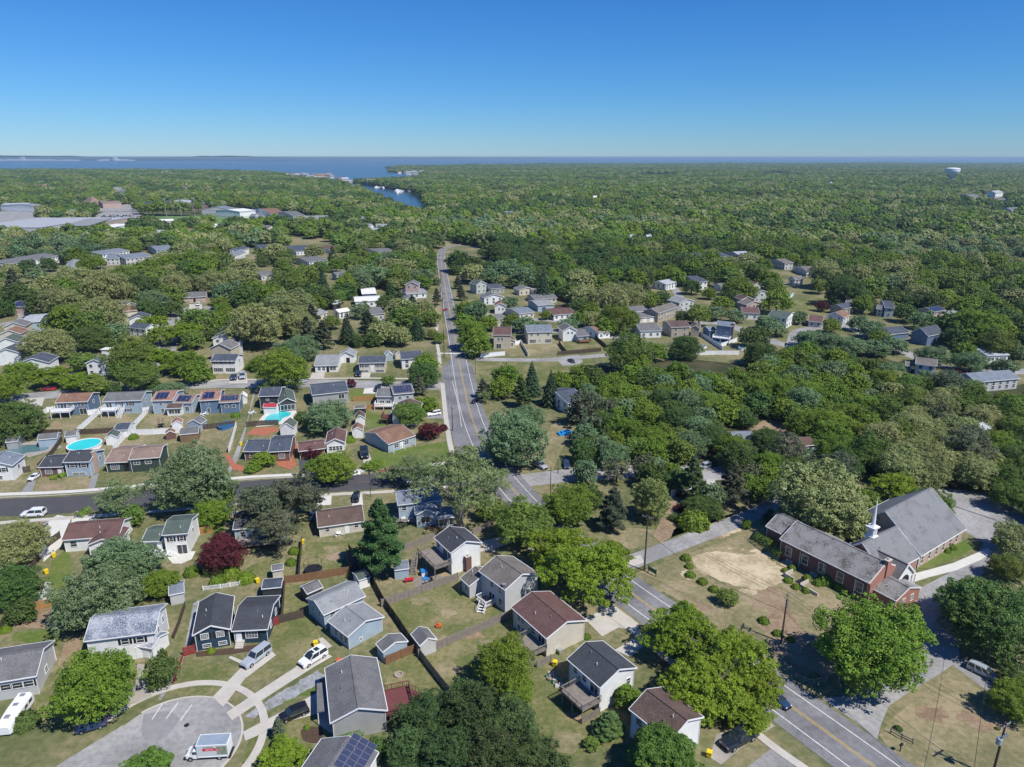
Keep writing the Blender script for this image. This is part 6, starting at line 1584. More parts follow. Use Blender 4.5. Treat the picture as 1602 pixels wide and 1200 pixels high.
# steeple on the lower ridge
S2 = CF[4]; q_ = at(1363,839,7.4) - o_
stp = MB(); a_ = S2.rz(); M_ = Matrix.Translation((q_.x,q_.y,0)) @ Matrix.Rotation(a_,4,'Z')
def _r(b, r0, z0, r1, z1): 
    v = [Vector((sx*r0,sy*r0,z0)) for sx, sy in ((-1,-1),(1,-1),(1,1),(-1,1))] + [Vector((sx*r1,sy*r1,z1)) for sx, sy in ((-1,-1),(1,-1),(1,1),(-1,1))]
    b.add([M_ @ x for x in v], [(3,2,1,0),(4,5,6,7),(0,1,5,4),(1,2,6,5),(2,3,7,6),(3,0,4,7)])
_r(stp,.78,6.2,.78,7.5); _r(stp,.95,7.5,.95,7.7); _r(stp,.66,7.7,.66,9.4); _r(stp,.95,9.4,1.0,9.7); _r(stp,.8,9.7,.5,10.0)
stb = link('steeple', stp.mesh('steeple', TRIM), cr)
sp_ = MB(); M8 = Matrix.Translation((q_.x,q_.y,0)); sp_.lathe([(.46,9.95),(.40,10.4),(.02,16.2)],8,M8); link('spire', sp_.mesh('spire', TRIM), stb)
lv = MB()
for i in range(4):
    A = Matrix.Rotation(i*math.pi/2,4,'Z')
    for j in range(6): lv.box(-.35,.35,.665,.69,8.0+j*.2,8.1+j*.2, M_ @ A)
link('louvre', lv.mesh('louvre', METAL), stb)
dp = MB()
for t in (.25,.52,.86): x = W2.L*t; dp.bar(_w(W2,x,.22,0),_w(W2,x,.22,3.8),.1)
link('downpipe', dp.mesh('downpipe', TRIM), cr)
# stairwell with low walls at the church wall
sw = thing('stairwell', 'sunken stairwell with low pale walls against the brick church wing', 'stairwell', at(1255,912))
b_ = MB(); M_ = Matrix.Rotation(W2.rz(),4,'Z'); b_.box(-3.4,-1.2,-1.2,-.95,0,.9,M_); b_.box(-3.4,-3.15,-1.2,1.5,0,.9,M_); link('wall', b_.mesh('wall', CONC), sw)
b_ = MB(); b_.box(.4,4.4,-1.7,-1.45,0,.7,M_); b_.box(.4,.65,-1.7,1.2,0,.7,M_); link('wall', b_.mesh('wall', CONC), sw)
b_ = MB(); b_.box(-1.1,.35,-.9,1.4,.03,.05,M_); link('landing', b_.mesh('landing', DARKM), sw)

# small far roofs showing through the distant woods
rs_ = random.Random(21); FAR = []
zones = [((0,470),(272,305),46), ((520,1000),(300,345),4), ((1000,1600),(272,300),6), ((1480,1600),(300,330),3), ((250,640),(345,380),16)]
for (xa, xb), (ya, yb), n_ in zones:
    for i in range(n_):
        px = rs_.uniform(xa, xb); py = ya + (yb-ya)*rs_.random()**1.3; p_ = at(px, py, 0)
        if px < 240 and 318 < py < 360 or 480 < px < 670 and py < 330: continue
        if not inpoly(p_.x, p_.y, land_poly): continue
        k_ = 1 + p_.y/4500; w_, d_, h_ = rs_.uniform(4.5,8)*k_, rs_.uniform(4,5.5)*k_, rs_.uniform(3.8,5.5)*k_; wl_, rf_ = rs_.choice((('white','silver'),('white','ltgrey'),('cream','grey'),('ltblue','blugrey'),('white','white'),('tan','rust'),('ltgrey','silver')))
        key = (wl_, rf_, i % 3)
        a_ = rs_.uniform(-.6,.6); o_ = thing('far_house', 'small pale roofed house glimpsed among the distant trees', 'house', (p_.x, p_.y, 0), a_, 'distant houses among the trees')
        b_ = MB(); b_.add([(-w_,-d_,0),(w_,-d_,0),(w_,d_,0),(-w_,d_,0),(-w_,-d_,h_),(w_,-d_,h_),(w_,d_,h_),(-w_,d_,h_),(-w_,0,h_+d_*.45),(w_,0,h_+d_*.45)],[(0,1,5,4),(1,2,6,9,5),(2,3,7,6),(3,0,4,8,7)]); link('wall', b_.mesh('wall', WALLS[wl_]), o_)
        b_ = MB(); b_.add([(-w_-.5,-d_-.6,h_-.2),(w_+.5,-d_-.6,h_-.2),(w_+.5,0,h_+d_*.48),(-w_-.5,0,h_+d_*.48),(w_+.5,d_+.6,h_-.2),(-w_-.5,d_+.6,h_-.2)],[(0,1,2,3),(3,2,4,5)]); link('roof', b_.mesh('roof', ROOFS[rf_]), o_)
        for j in (-.5,0,.5):
            fm_, gm_ = window_mesh(1.2, 1.2); f_ = link('window', fm_, o_, (j*w_, -d_-.01, h_*.6), 0, (k_*1.3,1,k_*1.3)); link('pane', gm_, f_)
        HOUSES.append((p_.x, p_.y, w_*1.0))
# ------------------------------------------------------------------ sheds
shed('light blue shed with dark roof inside the brown fence corner', (588,1007),(599,1020),2.4,(639,1004),.9,'x','ltblue','grey')
shed('grey shed with dark roof on the lawn beside the long fence', (643,992),(657,1010),2.5,(684,1001),.9,'x','ltgrey','grey', 'lawn shed')
shed('small white walled shed with green grey roof by the fence junction', (561,908),(579,902),2.2,(576,888),.4,'x','white','green')
shed('dark open fronted shed with charcoal roof beside the dark blue house', (409,921),(440,918),2.6,(443,903),.3,'x','dark','navy', 'dark garden shed')
shed('small cream shed with grey roof in the hedged garden', (425,893),(443,890),2.3,(444,881),.3,'x','cream','grey')
shed('weathered grey garden shed wrapped in shrubs behind the mottled blue roof', (264,931),(288,926),2.4,(266,912),.8,'x','ltgrey','blugrey')
shed('white garden shed with maroon roof beside the left fence', (42,928),(67,926),2.5,(82,911),1.1,'x','white','maroon', 'maroon shed')
shed('low brown shed behind the light blue two wing house', (480,929),(505,918),2.4,3.0,.7,'x','dark','grey')
shed('small blue lean-to against the fence below the scrap patio', (616,892),(640,889),2.3,(636,876),.2,'x','ltblue','blugrey')
shed('small grey shed at the far left behind the pool', (8,692),(27,690),2.4,(25,678),.7,'x','grey','grey')
shed('long shed with grey roof and white end behind the grey pool', (58,688),(89,685),2.6,(96,677),1.0,'x','ltblue','grey')
shed('small white shed right of the long shed', (101,683),(119,681),2.3,(120,673),.8,'x','white','grey')
shed('shed with dark flat looking roof beside the white fence', (177,673),(200,672),2.5,(202,661),.9,'x','white','navy')
shed('white barrel fronted shed with grey roof at the white fence', (164,686),(184,684),2.3,4.5,1.1,'y','white','green')
shed('white garden hut with salmon roof in the dry yard', (268,664),(285,662),2.3,3.5,1.1,'y','white','salmon')
shed('blue barrel shed with dark roof right of the salmon hut', (292,662),(314,663),2.3,3.5,1.3,'y','ltblue','grey')
shed('open shelter with dark roof behind the big round tree', (280,680),(310,677),2.6,(312,667),.7,'x','wood','grey')
shed('small brown roofed hut behind the white wall', (258,679),(274,677),2.0,2.5,.9,'y','brick','rust')
shed('small white play house with gabled front beside the lane', (374,622),(386,621),2.4,3.0,1.2,'y','white','white')
shed('white gambrel shed with green grey roof below the turquoise pool', (437,669),(459,669),2.8,4.5,1.6,'y','white','green', 'gambrel shed')
shed('upper white shed with rounded brown roof', (555,655),(571,654),2.5,4.0,1.2,'y','white','brown')
shed('lower white shed with rounded brown roof', (550,674),(568,673),2.5,4.0,1.2,'y','white','rust')
shed('open timber shelter with flat grey roof behind the orange fence', (554,639),(572,638),2.5,(572,633),.3,'x','dark','taupe')
shed('pale grey shed beside the navy split foyer', (604,556),(615,555),2.6,4,1.2,'y','ltblue','silver')
shed('small yellow cream hut beside the dark roofed junction house', (618,554),(628,553),2.4,3,1.0,'y','cream','tanroof')
r_, F_ = shed('gazebo with brown tent roof and dark curtains behind the wooden fence', (547,880),(566,876),2.3,3.2,1.2,'hip','dark','brown', name='gazebo')

# ------------------------------------------------------------------ fences

def fe(label, pts, kind, **k): return fence(label, pts, kind, **k)
fe('long dark wooden fence running from the gazebo corner down to the shed corner', [(546,862),(579,905),(600,945),(625,980),(652,1022)], 'dark')
fe('dark wooden fence from the shed corner down to the big conifers', [(652,1022),(676,1054),(701,1086)], 'grey')
fe('weathered grey fence between the toy yard and the open lawn', [(597,950),(640,935),(680,920),(716,908)], 'grey')
fe('weathered grey fence along the lower side of the open lawn', [(655,1030),(700,1010),(750,988),(800,966)], 'grey')
fe('red brown fence joining the light blue shed and the corner', [(604,1040),(628,1030),(652,1020)], 'brown')
fe('dark wooden fence behind the light blue two wing house', [(446,913),(480,909),(515,903),(546,898)], 'brown')
fe('dark fence running down beside the dark garden shed', [(446,913),(444,945),(441,974)], 'dark')
fe('dark wooden fence in front of the grassy side yard', [(436,976),(455,971),(475,966)], 'dark')
fe('short red fence section beside the dark blue house', [(424,981),(436,977)], 'red')
fe('dark wooden fence dividing the trampoline yard', [(468,905),(470,880),(473,850)], 'dark')
fe('wooden fence between the pine and the raised deck house', [(548,890),(566,880),(584,872)], 'grey')
fe('weathered fence behind the raised deck house', [(625,866),(650,856),(680,844)], 'grey')
fe('weathered fence by the roadside trees right of the raised deck house', [(740,838),(755,832),(768,824)], 'grey')
fe('orange brown fence behind the bare dirt bank', [(18,962),(45,957),(80,949)], 'orange')
fe('long dark fence along the left edge gardens', [(0,990),(20,960),(45,905),(70,860),(95,842)], 'dark')
fe('low red fence beside the gravel path', [(306,1022),(288,1027)], 'red')
fe('small red edging fence running down the gravel path', [(286,1030),(278,1050),(271,1070)], 'red', hs=.4)
fe('white picket fence in front of the flowering shrubs', [(318,924),(345,921),(376,916)], 'picket')
fe('orange wooden gate fence beside the green grey roofed house', [(310,836),(322,835),(333,834)], 'orange')
fe('dark wire fence beside the narrow gravel path', [(272,1000),(282,975),(290,950)], 'dark', hs=.7)
fe('low wooden fence beside the maroon roofed cream house', [(840,1045),(862,1035)], 'grey', hs=.8)
fe('white vinyl fence sloping down at the left yard', [(33,681),(55,662),(75,645),(84,644)], 'white')
fe('white vinyl fence between the first two rear yards', [(122,678),(140,662),(157,646)], 'white')
fe('long white vinyl fence between the second and third rear yards', [(178,706),(205,675),(232,645)], 'white')
fe('white vinyl fence across the dry rear yard', [(207,681),(240,680),(280,677)], 'white')
fe('white vinyl fence linking the first two rear houses', [(138,650),(150,648),(160,647)], 'white')
fe('white vinyl fence linking the second and third rear houses', [(222,646),(232,645),(240,644)], 'white')
fe('white vinyl fence beside the gravel lane', [(358,709),(364,690),(370,668)], 'white')
fe('dark fence closing the first rear yards', [(34,681),(60,681),(98,680)], 'dark')
fe('dark fence behind the teal round pool', [(120,680),(150,679),(178,677)], 'dark')
fe('dark fence behind the two solar houses', [(310,673),(340,670),(370,666)], 'dark')
fe('dark fence below the turquoise pool', [(386,668),(410,666),(436,665)], 'dark')
fe('dark fence beside the grey pool', [(60,735),(80,715),(98,690)], 'dark')
fe('dark fence left of the dark roofed hedge house', [(30,741),(48,738)], 'dark')
fe('upper orange fence near the junction', [(553,628),(570,627),(587,626)], 'orange')
fe('middle orange fence below the grey solar deck house', [(572,641),(592,640),(612,638)], 'orange')
fe('orange fence section behind the white pickup', [(655,642),(668,641),(684,639)], 'orange')
fe('white vinyl fence below the maroon roofed tan house', [(752,560),(770,558),(790,556)], 'white')
fe('white vinyl fence right of the maroon roofed tan house', [(806,540),(815,538),(826,558)], 'white')
fe('dark fence along the lane behind the white gabled deck house', [(872,556),(905,553),(940,550)], 'dark')
fe('dark fence left of the white gabled deck house', [(874,538),(880,547),(886,554)], 'dark')
fe('dark fence right of the white gabled deck house', [(931,530),(940,538),(948,545)], 'dark')
fe('long white vinyl fence above the woods', [(1088,556),(1120,555),(1156,555)], 'white')
fe('white vinyl fence beside the blue swimming pool', [(1094,524),(1110,535),(1130,548)], 'white')
fe('white vinyl fence right of the blue swimming pool', [(1128,543),(1140,539),(1153,534)], 'white')
fe('curved weathered white fence behind the shrub island', [(1050,778),(1065,772),(1085,764),(1105,761),(1118,760)], 'white')
fe('white vinyl fence beside the pool by the field', [(1226,476),(1234,470),(1241,462)], 'white')
fe('dark fence in front of the barn shed', [(868,482),(890,481),(912,480)], 'dark')
fe('white iron railing at the end of the brick church', [(1426,922),(1436,931),(1446,940)], 'iron')
fe('small split rail fence round the corner planting at the church entrance', [(1244,1061),(1258,1067),(1272,1071),(1294,1066)], 'rail', seg=2.0)
fe('small split rail fence round the planting by the mailbox', [(1393,1147),(1410,1157),(1427,1165)], 'rail', seg=2.0)
# ------------------------------------------------------------------ vehicles
car('white crossover with twin sunroofs on the long concrete drive', (470,1040),(509,1016),'suv','white',(.74,.75,.76), sunroof=True)
car('silver pickup with camper cap on the drive of the dark blue house', (380,1042),(420,1012),'capped','silver',(.36,.40,.45), name='pickup_truck')
car('black estate car half under the small tree by the long grey house', (436,1124),(482,1106),'suv','black',(.012,.013,.015))
moving_truck('white moving truck with grey roof and red side band in the cul-de-sac', (291,1176),(362,1172))
car('black pickup truck on the drive beside the brown roofed corner house', (1132,1168),(1179,1142),'pickup','navyblack',(.014,.020,.032))
car('dark blue car coming out from under the roadside tree', (1227,1100),(1208,1086),'sedan','dark_blue',(.02,.05,.11), name='moving_car')
car('silver blue minivan in the parking bay at the right edge', (1556,1058),(1519,1040),'van','silver_blue',(.33,.38,.42))
car('dark blue car at the edge of the cul-de-sac beside the round green tree', (128,1138),(156,1130),'sedan','blue',(.03,.05,.12))
car('white large suv parked on the new dark street', (34,804),(71,802),'suv','white',(.74,.75,.76))
car('white sedan on the drive of the dark roofed hedge house', (46,750),(61,740),'sedan','white',(.74,.75,.76))
car('white car parked at the kerb below the fresh green garden tree', (540,742),(563,739),'sedan','white',(.74,.75,.76))
car('red car parked across from the street lamp', (597,737),(616,734),'sedan','red',(.38,.02,.03))
car('white suv behind the bare limbed sycamore', (638,752),(656,749),'suv','white',(.74,.75,.76))
car('second white car just right of the first behind the sycamore', (657,752),(672,749),'sedan','white',(.74,.75,.76))
car('dark suv on the drive by the broad salmon roofed house', (571,716),(569,703),'suv','black',(.012,.013,.015))
car('black pickup on the pale drive behind the brown roofed bungalow', (556,783),(558,771),'pickup','black',(.012,.013,.015))
car('dark blue car beside the brown roofed cream bungalow', (488,812),(490,800),'sedan','blue',(.03,.05,.12))
car('white pickup van on the drive by the main road', (669,648),(688,645),'capped','white',(.74,.75,.76), name='pickup_truck')
car('dark car driving on the main road beside the silvery tree', (739,629),(748,624),'sedan','black',(.012,.013,.015), name='moving_car')
car('bright red pickup parked on the old street at left', (64,609),(88,607),'pickup','red',(.38,.02,.03))
car('dark car left of the two on the colonial drive', (365,595),(366,585),'sedan','blue',(.03,.05,.12))
car('silver car right of the two on the colonial drive', (379,593),(379,584),'suv','silver',(.36,.40,.45))
car('silver car parked under the large fresh green tree', (466,597),(477,595),'sedan','silver',(.36,.40,.45))
car('black car in front of the navy roofed split foyer', (560,589),(561,581),'sedan','black',(.012,.013,.015))
car('black car beside the grey solar deck house', (589,611),(592,604),'sedan','black',(.012,.013,.015))
car('silver suv on the bare ground right of the main road', (854,732),(836,723),'suv','silver',(.36,.40,.45))
car('dark car under the trees right of the silver suv', (887,731),(886,722),'suv','blue',(.03,.05,.12))
car('black car on the gravel drive beside the lane', (898,566),(890,562),'sedan','black',(.012,.013,.015))
car('left red car of the two at the court', (322,507),(328,505),'sedan','red',(.38,.02,.03))
car('right red car of the two at the court', (331,509),(335,506),'sedan','red',(.38,.02,.03))
car('white boat like car at the edge of the court', (325,491),(334,489),'sedan','white',(.74,.75,.76))
car('white car in front of the court end split foyer', (309,478),(310,474),'sedan','white',(.74,.75,.76))
car('white pickup in front of the salmon front gable', (1325,505),(1338,507),'pickup','white',(.74,.75,.76))
car('car far along the main road beside the bend', (697,410),(696,406),'sedan','black',(.012,.013,.015), name='moving_car')
car('red car far along the main road by the pale drive', (695,485),(699,483),'sedan','red',(.38,.02,.03), name='moving_car')
car('dark suv parked under the woods behind the white fence', (1082,720),(1092,715),'suv','black',(.012,.013,.015))
car('silver car parked under the woods beside the dark suv', (1096,730),(1108,727),'suv','silver',(.36,.40,.45))
# covered camper at the left edge
p_ = at(27,1112,1.2); q_ = at(48,1082,1.2); d_ = (q_-p_).normalized(); cm = thing('camper', 'long white camper parked beside the grey shuttered ranch house', 'camper', (p_.x,p_.y,0), math.atan2(d_.y,d_.x))
b_ = MB(); loft(b_, [[(x,-w,.45),(x,-w*1.02,z-.5),(x,-w*.8,z),(x,w*.8,z),(x,w*1.02,z-.5),(x,w,.45)] for x, z, w in ((-3.9,1.7,.75),(-3.5,2.1,.98),(-1,2.35,1.02),(2.6,2.3,1.0),(3.2,1.7,.85))]); link('body', b_.mesh('body', VINYL), cm)
for x in (-2.2,-.9,.5,1.8):
    for y in (-1.03,.99): b_ = MB(); b_.box(x-.45,x+.45,y,y+.04,1.15,1.7); link('window', b_.mesh('window', GLASS), cm)
b_ = MB()
for x in (-2.4,0,2.0): b_.box(x-.3,x+.3,-.35,.35,2.25,2.42)
link('roof_vent', b_.mesh('roof_vent', METAL), cm)
b_ = MB(); b_.lathe([(.2,-.1),(.36,-.09),(.36,.09),(.2,.1)],14,Matrix.Rotation(math.pi/2,4,'X')); wm_ = b_.mesh('wheel', RUBBER)
for x in (-.5,.4):
    for y in (-1,1): link('wheel', wm_, cm, (x,y*.95,.36))
# parked cars at the far school, each tiny
rs_ = random.Random(3); k_ = 0
cm_ = {}
for n_, c_ in (('white',(.7,.7,.7)),('silver',(.35,.37,.4)),('black',(.02,.02,.02)),('red',(.3,.03,.03)),('blue',(.04,.08,.2))):
    b_ = MB(); b_.box(-2.3,2.3,-.9,.9,.25,.95); b_.add([(-1.6,-.85,.95),(1.1,-.85,.95),(1.1,.85,.95),(-1.6,.85,.95),(-1.1,-.7,1.5),(.4,-.7,1.5),(.4,.7,1.5),(-1.1,.7,1.5)],[(0,1,5,4),(1,2,6,5),(2,3,7,6),(3,0,4,7),(4,5,6,7)],1); cm_[n_] = b_.mesh('school_car', [paint(n_, c_), GLASS])
for ry in (338.2,340.2,342.6,345.0):
    for i in range(14):
        if rs_.random() < .25: continue
        p_ = at(158+i*5.0+rs_.uniform(-1,1)+(ry-338), ry); n_ = rs_.choice(list(cm_))
        o_ = link('school_car', cm_[n_], None, (p_.x,p_.y,.05), rs_.choice((1.5,1.6,4.7))); tag(o_, 'one of the many small cars parked in rows beside the school', 'car', 'cars in the school car park')
# ------------------------------------------------------------------ bins, toys, pools, lamps
bin_('upper yellow bin beside the light blue wing', 494,1011); bin_('lower yellow bin beside the light blue wing', 496,1018)
bin_('yellow bin beside the dark drive pickup', 1109,1184); bin_('yellow bin beside the dark garden shed', 403,912)
bin_('yellow bin against the left long fence', 85,872); bin_('second yellow bin higher along the left fence', 73,898)
bin_('yellow bin in the hedge beside the trampoline yard', 474,851); bin_('yellow bin below the charcoal roofed deck house', 868,1042)
bin_('blue barrel beside the dark garden shed', 438,932, 'blue', (.02,.12,.30), .6, .9)
bin_('orange planter beside the upper yellow bins', 531,1036, 'orange', (.55,.12,.03), .9, .5); bin_('yellow bin at the corner of the slate roofed brick house', 377,697)
round_pool('teal covered round above ground pool behind the dark roofed hedge house', 132,695,47, h=1.2, ry=1.05)
round_pool('small round pool with dark water in the solar house yard', 353,664,22, m=POOLB, h=.9, wall=mat('pool_wall_blue',(.05,.15,.32),.4), ry=1.4)
round_pool('small blue round pool left of the blue swimming pool', 1101,541,9, m=POOLB, h=.9)
round_pool('turquoise round canopy pool beside the dark tree', 1161,543,12, m=POOLT, h=1.2)
trampoline('round black trampoline against the dark wooden fence', 490,890,27)
trampoline('dark climbing frame ring in the dry rear yard', 252,664,9)
def toy(name, label, px, py, parts, cat, rz=0.3):
    o = thing(name, label, cat, at(px,py), rz)
    for nm, bxs, c in parts:
        b = MB()
        for q in bxs: b.box(*q)
        link(nm, b.mesh(nm, mat('plastic_'+str(c), c, .45)), o)
RED=(.5,.02,.05); YEL=(.7,.5,.05); BLU=(.03,.2,.5); ORG=(.6,.13,.03); WHT=(.7,.7,.7)
toy('slide','red plastic slide on the brown toy yard',638,911,[('ladder',[(-.5,-.3,-.3,.3,0,1.1)],RED),('chute',[(-.3,1.2,-.25,.25,.5,.62),(-.3,1.2,-.3,-.25,.5,.8),(-.3,1.2,.25,.3,.5,.8)],RED)],'slide')
toy('toy_car','small orange toy car on the open lawn',686,981,[('body',[(-.5,.5,-.3,.3,.15,.5),(-.2,.2,-.28,.28,.5,.8)],ORG),('wheel',[(-.4,-.2,-.35,.35,0,.2),(.2,.4,-.35,.35,0,.2)],(.02,.02,.02))],'toy')
toy('play_house','blue and white toy house at the foot of the long stair',664,900,[('wall',[(-.6,.6,-.5,.5,0,1.0)],WHT),('roof',[(-.7,.7,-.6,.6,1.0,1.25)],BLU)],'play house')
toy('sandpit','blue round sandpit beside the toy patio',666,906,[('tub',[(-.6,.6,-.5,.5,0,.25)],BLU)],'sandpit')
toy('tarpaulin_heap','blue tarpaulin heap on the bare ground right of the main road',884,679,[('tarpaulin',[(-2.2,2.2,-1.2,1.2,0,.5),(-1.2,1.6,-.8,1.0,.5,.9)],(.02,.25,.6))],'tarpaulin')  # stacked boxes for the blue tarpaulin heap
sheet('patio', [(645,908),(668,896),(690,902),(712,905),(716,906),(655,928)], .055, WOOD)
def furniture(label, px, py, n=4, c=SHUT, r=.95, top=SHUT):
    o = thing('patio_table', label, 'table', at(px,py), .2)
    b = MB(); b.lathe([(.55,.70),(.55,.74)],14); link('tabletop', b.mesh('tabletop', top), o); b = MB(); b.lathe([(.3,0),(.05,.05),(.05,.7)],8); link('pedestal', b.mesh('pedestal', c), o)
    for i in range(n):
        a = i*6.283/n; ch = thing('patio_chair', 'chair standing round the %s' % label.split(' on ')[0].split(' in ')[0], 'chair', at(px,py)+Vector((r*math.cos(a),r*math.sin(a),0)), a, 'garden chairs')
        b = MB(); b.box(-.25,.25,-.25,.25,.4,.46); link('seat', b.mesh('seat', c), ch); b = MB(); b.box(.2,.26,-.25,.25,.46,.95); link('backrest', b.mesh('backrest', c), ch)
        b = MB(); [b.box(x-.02,x+.02,y-.02,y+.02,0,.4) for x in (-.22,.22) for y in (-.22,.22)]; link('leg', b.mesh('leg', c), ch)
furniture('round table in the trampoline yard', 530,838, 3, TRIM, top=TRIM)
furniture('dark table on the toy patio', 674,915, 4)
furniture('white table beside the turquoise pool', 395,648, 4, TRIM, top=TRIM)
furniture('white table by the solar lane house', 320,650, 4, TRIM, top=TRIM)
fp = thing('fire_pit','round brick fire pit ring on the lawn behind the maroon deck','fire pit',at(624,1057))
b_ = MB(); b_.lathe([(.75,0),(.75,.35),(.5,.35),(.5,.05)],16); link('ring', b_.mesh('ring', mat('fire_brick',(.45,.33,.27),.9,vary=.4,scale=4)), fp)
b_ = MB(); b_.lathe([(.5,.05),(.5,.09)],14); link('ash', b_.mesh('ash', GRAVEL), fp)
gr = thing('barbecue','black kettle barbecue beside the long grey gabled house','barbecue',at(610,1127)); b_ = MB(); b_.lathe([(.1,.5),(.4,.7),(.42,.85),(.3,1.05),(.05,1.12)],14); link('kettle', b_.mesh('kettle', SHUT), gr)
b_ = MB(); [b_.bar((.3*math.cos(a),.3*math.sin(a),0),(.15*math.cos(a),.15*math.sin(a),.6),.04) for a in (0,2.1,4.2)]; link('leg', b_.mesh('leg', METAL), gr)
# junk pile of countable bits on the lawn
rs_ = random.Random(8); jc = [mat('junk_%d' % i, c, .7) for i, c in enumerate(((.6,.58,.55),(.45,.15,.1),(.3,.25,.2),(.5,.5,.5),(.15,.3,.2),(.6,.45,.35)))]
for i in range(26):
    p_ = at(857+i*1.05+rs_.uniform(-4,4), 1056+i*1.05+rs_.uniform(-4,4)); b_ = MB(); a_,c_ = rs_.uniform(.12,.4), rs_.uniform(.12,.35)
    b_.box(-a_,a_,-c_,c_,0,rs_.uniform(.15,.5)); b_.box(-a_*.6,a_*.5,-c_*.5,c_*.7,.1,rs_.uniform(.5,.7)); o_ = link('discarded_box', b_.mesh('discarded_box', rs_.choice(jc)), None, (p_.x,p_.y,.03), rs_.uniform(0,3)); tag(o_, 'discarded box in the junk pile on the lawn by the raised deck', 'box', 'boxes of the junk pile')
for i in range(22):
    p_ = at(668+i*1.0+rs_.uniform(-5,5), 818+rs_.uniform(-6,8)+i*.4, .3); b_ = MB(); L_ = rs_.uniform(.6,1.5); b_.box(-L_,L_,-.07,.07,0,.12); o_ = link('timber_offcut', b_.mesh('timber_offcut', WOODB), None, (p_.x,p_.y,rs_.uniform(.05,.5)), rs_.uniform(0,3)); o_.rotation_euler[1] = rs_.uniform(-.3,.3); tag(o_, 'timber offcut in the pile beside the shaded blue roofed house', 'timber', 'timber offcuts in the pile')
for i in range(10):
    p_ = at(632+rs_.uniform(-6,14), 808+rs_.uniform(-5,8), .5); b_ = MB(); a_ = rs_.uniform(.2,.45); b_.lathe([(a_*.8,0),(a_,a_*.6),(a_*.7,a_*1.1),(.05,a_*1.2)],8); o_ = link('covered_bundle', b_.mesh('covered_bundle', jc[i%2*3]), None, (p_.x,p_.y,.47)); tag(o_, 'pale covered bundle on the patio of the shaded blue roofed house', 'bundle', 'bundles on the scrap patio')
# mailbox, signs
for lab, px, py in (('dark mailbox on a post beside the main road verge',1408,1176),):
    mb_ = thing('mailbox', lab, 'mailbox', at(px,py), .6); b_ = MB(); b_.box(-.06,.06,-.06,.06,0,1.1); link('post', b_.mesh('post', WOODD), mb_); b_ = MB(); b_.box(-.3,.3,-.14,.14,1.1,1.4); link('box', b_.mesh('box', SHUT), mb_)
sg = thing('road_sign','small road sign on a thin post at the church entrance corner','sign',at(1311,1071),.4); b_ = MB(); b_.box(-.04,.04,-.04,.04,0,2.0); link('post', b_.mesh('post', METAL), sg); b_ = MB(); b_.box(-.3,.3,-.06,-.04,1.6,2.2); link('panel', b_.mesh('panel', mat('sign_green_plain',(.05,.16,.12),.5)), sg)
sg = thing('entrance_sign','green framed sign beside the tall utility pole','sign',at(1020,899),-.9); b_ = MB(); [b_.box(x-.06,x+.06,-.06,.06,0,1.7) for x in (-1,1)]; link('post', b_.mesh('post', WOODD), sg); b_ = MB(); b_.box(-.95,.95,-.04,.04,.6,1.5); link('panel', b_.mesh('panel', mat('sign_green_plain',(.05,.16,.12),.5)), sg)
# poles and wires
A_ = at(1008,893); hA = height_from(1012,806,893)
pole('tall utility pole beside the main road at the church drive', (1008,893), hA, 'A', 2.4, -.55, gear=False, thick=.2)
pole('utility pole with a crown of cutouts beside the shrub row', (1222,1005), height_from(1228,930,1005), 'B', 2.4, 1.0, gear=True)
pole('utility pole with grey transformer in the lower right corner', (1552,1215), height_from(1568,1131,1215), 'C', 2.4, .5, gear=True, transformer=True, thick=.2)
pole('slender pole under the dark tree at the right edge', (1540,1036), height_from(1549,975,1036), 'D', 0, 0, gear=False, thick=.13)
pole('pole beside the pavement at the third street junction', (708,674), height_from(708,636,674), 'E', 1.8, .2, gear=False)
pole('pole on the left of the main road above the crossing', (695,560), height_from(695,488,560)*.62, 'F', 2.2, .1, gear=False)
pole('pole on the left of the main road beyond the conifers', (693,495), 13, 'G', 2.2, .1, gear=False)
pole('pole at the pale drive far along the main road', (690,458), 13, 'H', 2.2, .1, gear=False)
pole('thin pole at the mouth of the woodland lane', (873,741), height_from(873,718,741), 'I', 0, 0, gear=False, thick=.12)
pole('pole in front of the round dark shrub mass by the lane', (861,778), 8, 'J', 0, 0, gear=False, thick=.12)
pole('street lamp with curved arm right of the main road', (744,585), height_from(743,549,585), 'K', 0, 0, gear=False, lamp=True, name='street_lamp', thick=.1)
pole('black street lamp on the new dark street', (580,777), height_from(580,741,777), 'L', 0, 0, gear=False, name='street_lamp', thick=.09)
lp = [o for o in bpy.data.objects if o.name.startswith('street_lamp')][-1]; b_ = MB(); hL = height_from(580,741,777); b_.lathe([(.08,hL-.1),(.22,hL),(.25,hL+.35),(.05,hL+.55)],8); link('lantern', b_.mesh('lantern', SHUT), lp)
WIRE_TOPS['Z'] = [Vector((q.x,q.y,11)) for q in (at(1700,1560), at(1720,1565), at(1740,1570))]; WIRE_TOPS['Y'] = [at(1760,1270)+Vector((0,0,11))]*3
WIRE_TOPS['X'] = [at(1499,1330)+Vector((0,0,7))]*3
WIRE_TOPS['Blow'] = [WIRE_TOPS['B'][1]-Vector((0,0,3.2))]; WIRE_TOPS['Alow'] = [WIRE_TOPS['A'][1]-Vector((0,0,3.6))]; WIRE_TOPS['Clow2'] = [at(1540,1290)+Vector((0,0,6))]
wires('two thin wires crossing from the church poles to the corner pole', ['A','B','C'])
wires('wires leaving the tall pole over the roadside trees', ['A','E'], (0,1,2), 1.5)
wires('lower cable looping along the church grounds', ['Alow','Blow','Clow2'], (0,), 1.6, .035)
wires('single cable dropping across the dry lawn', ['D','X'], (0,), .5, .03)
wires('wires along the far main road', ['E','F','G','H'], (0,1,2), .8)
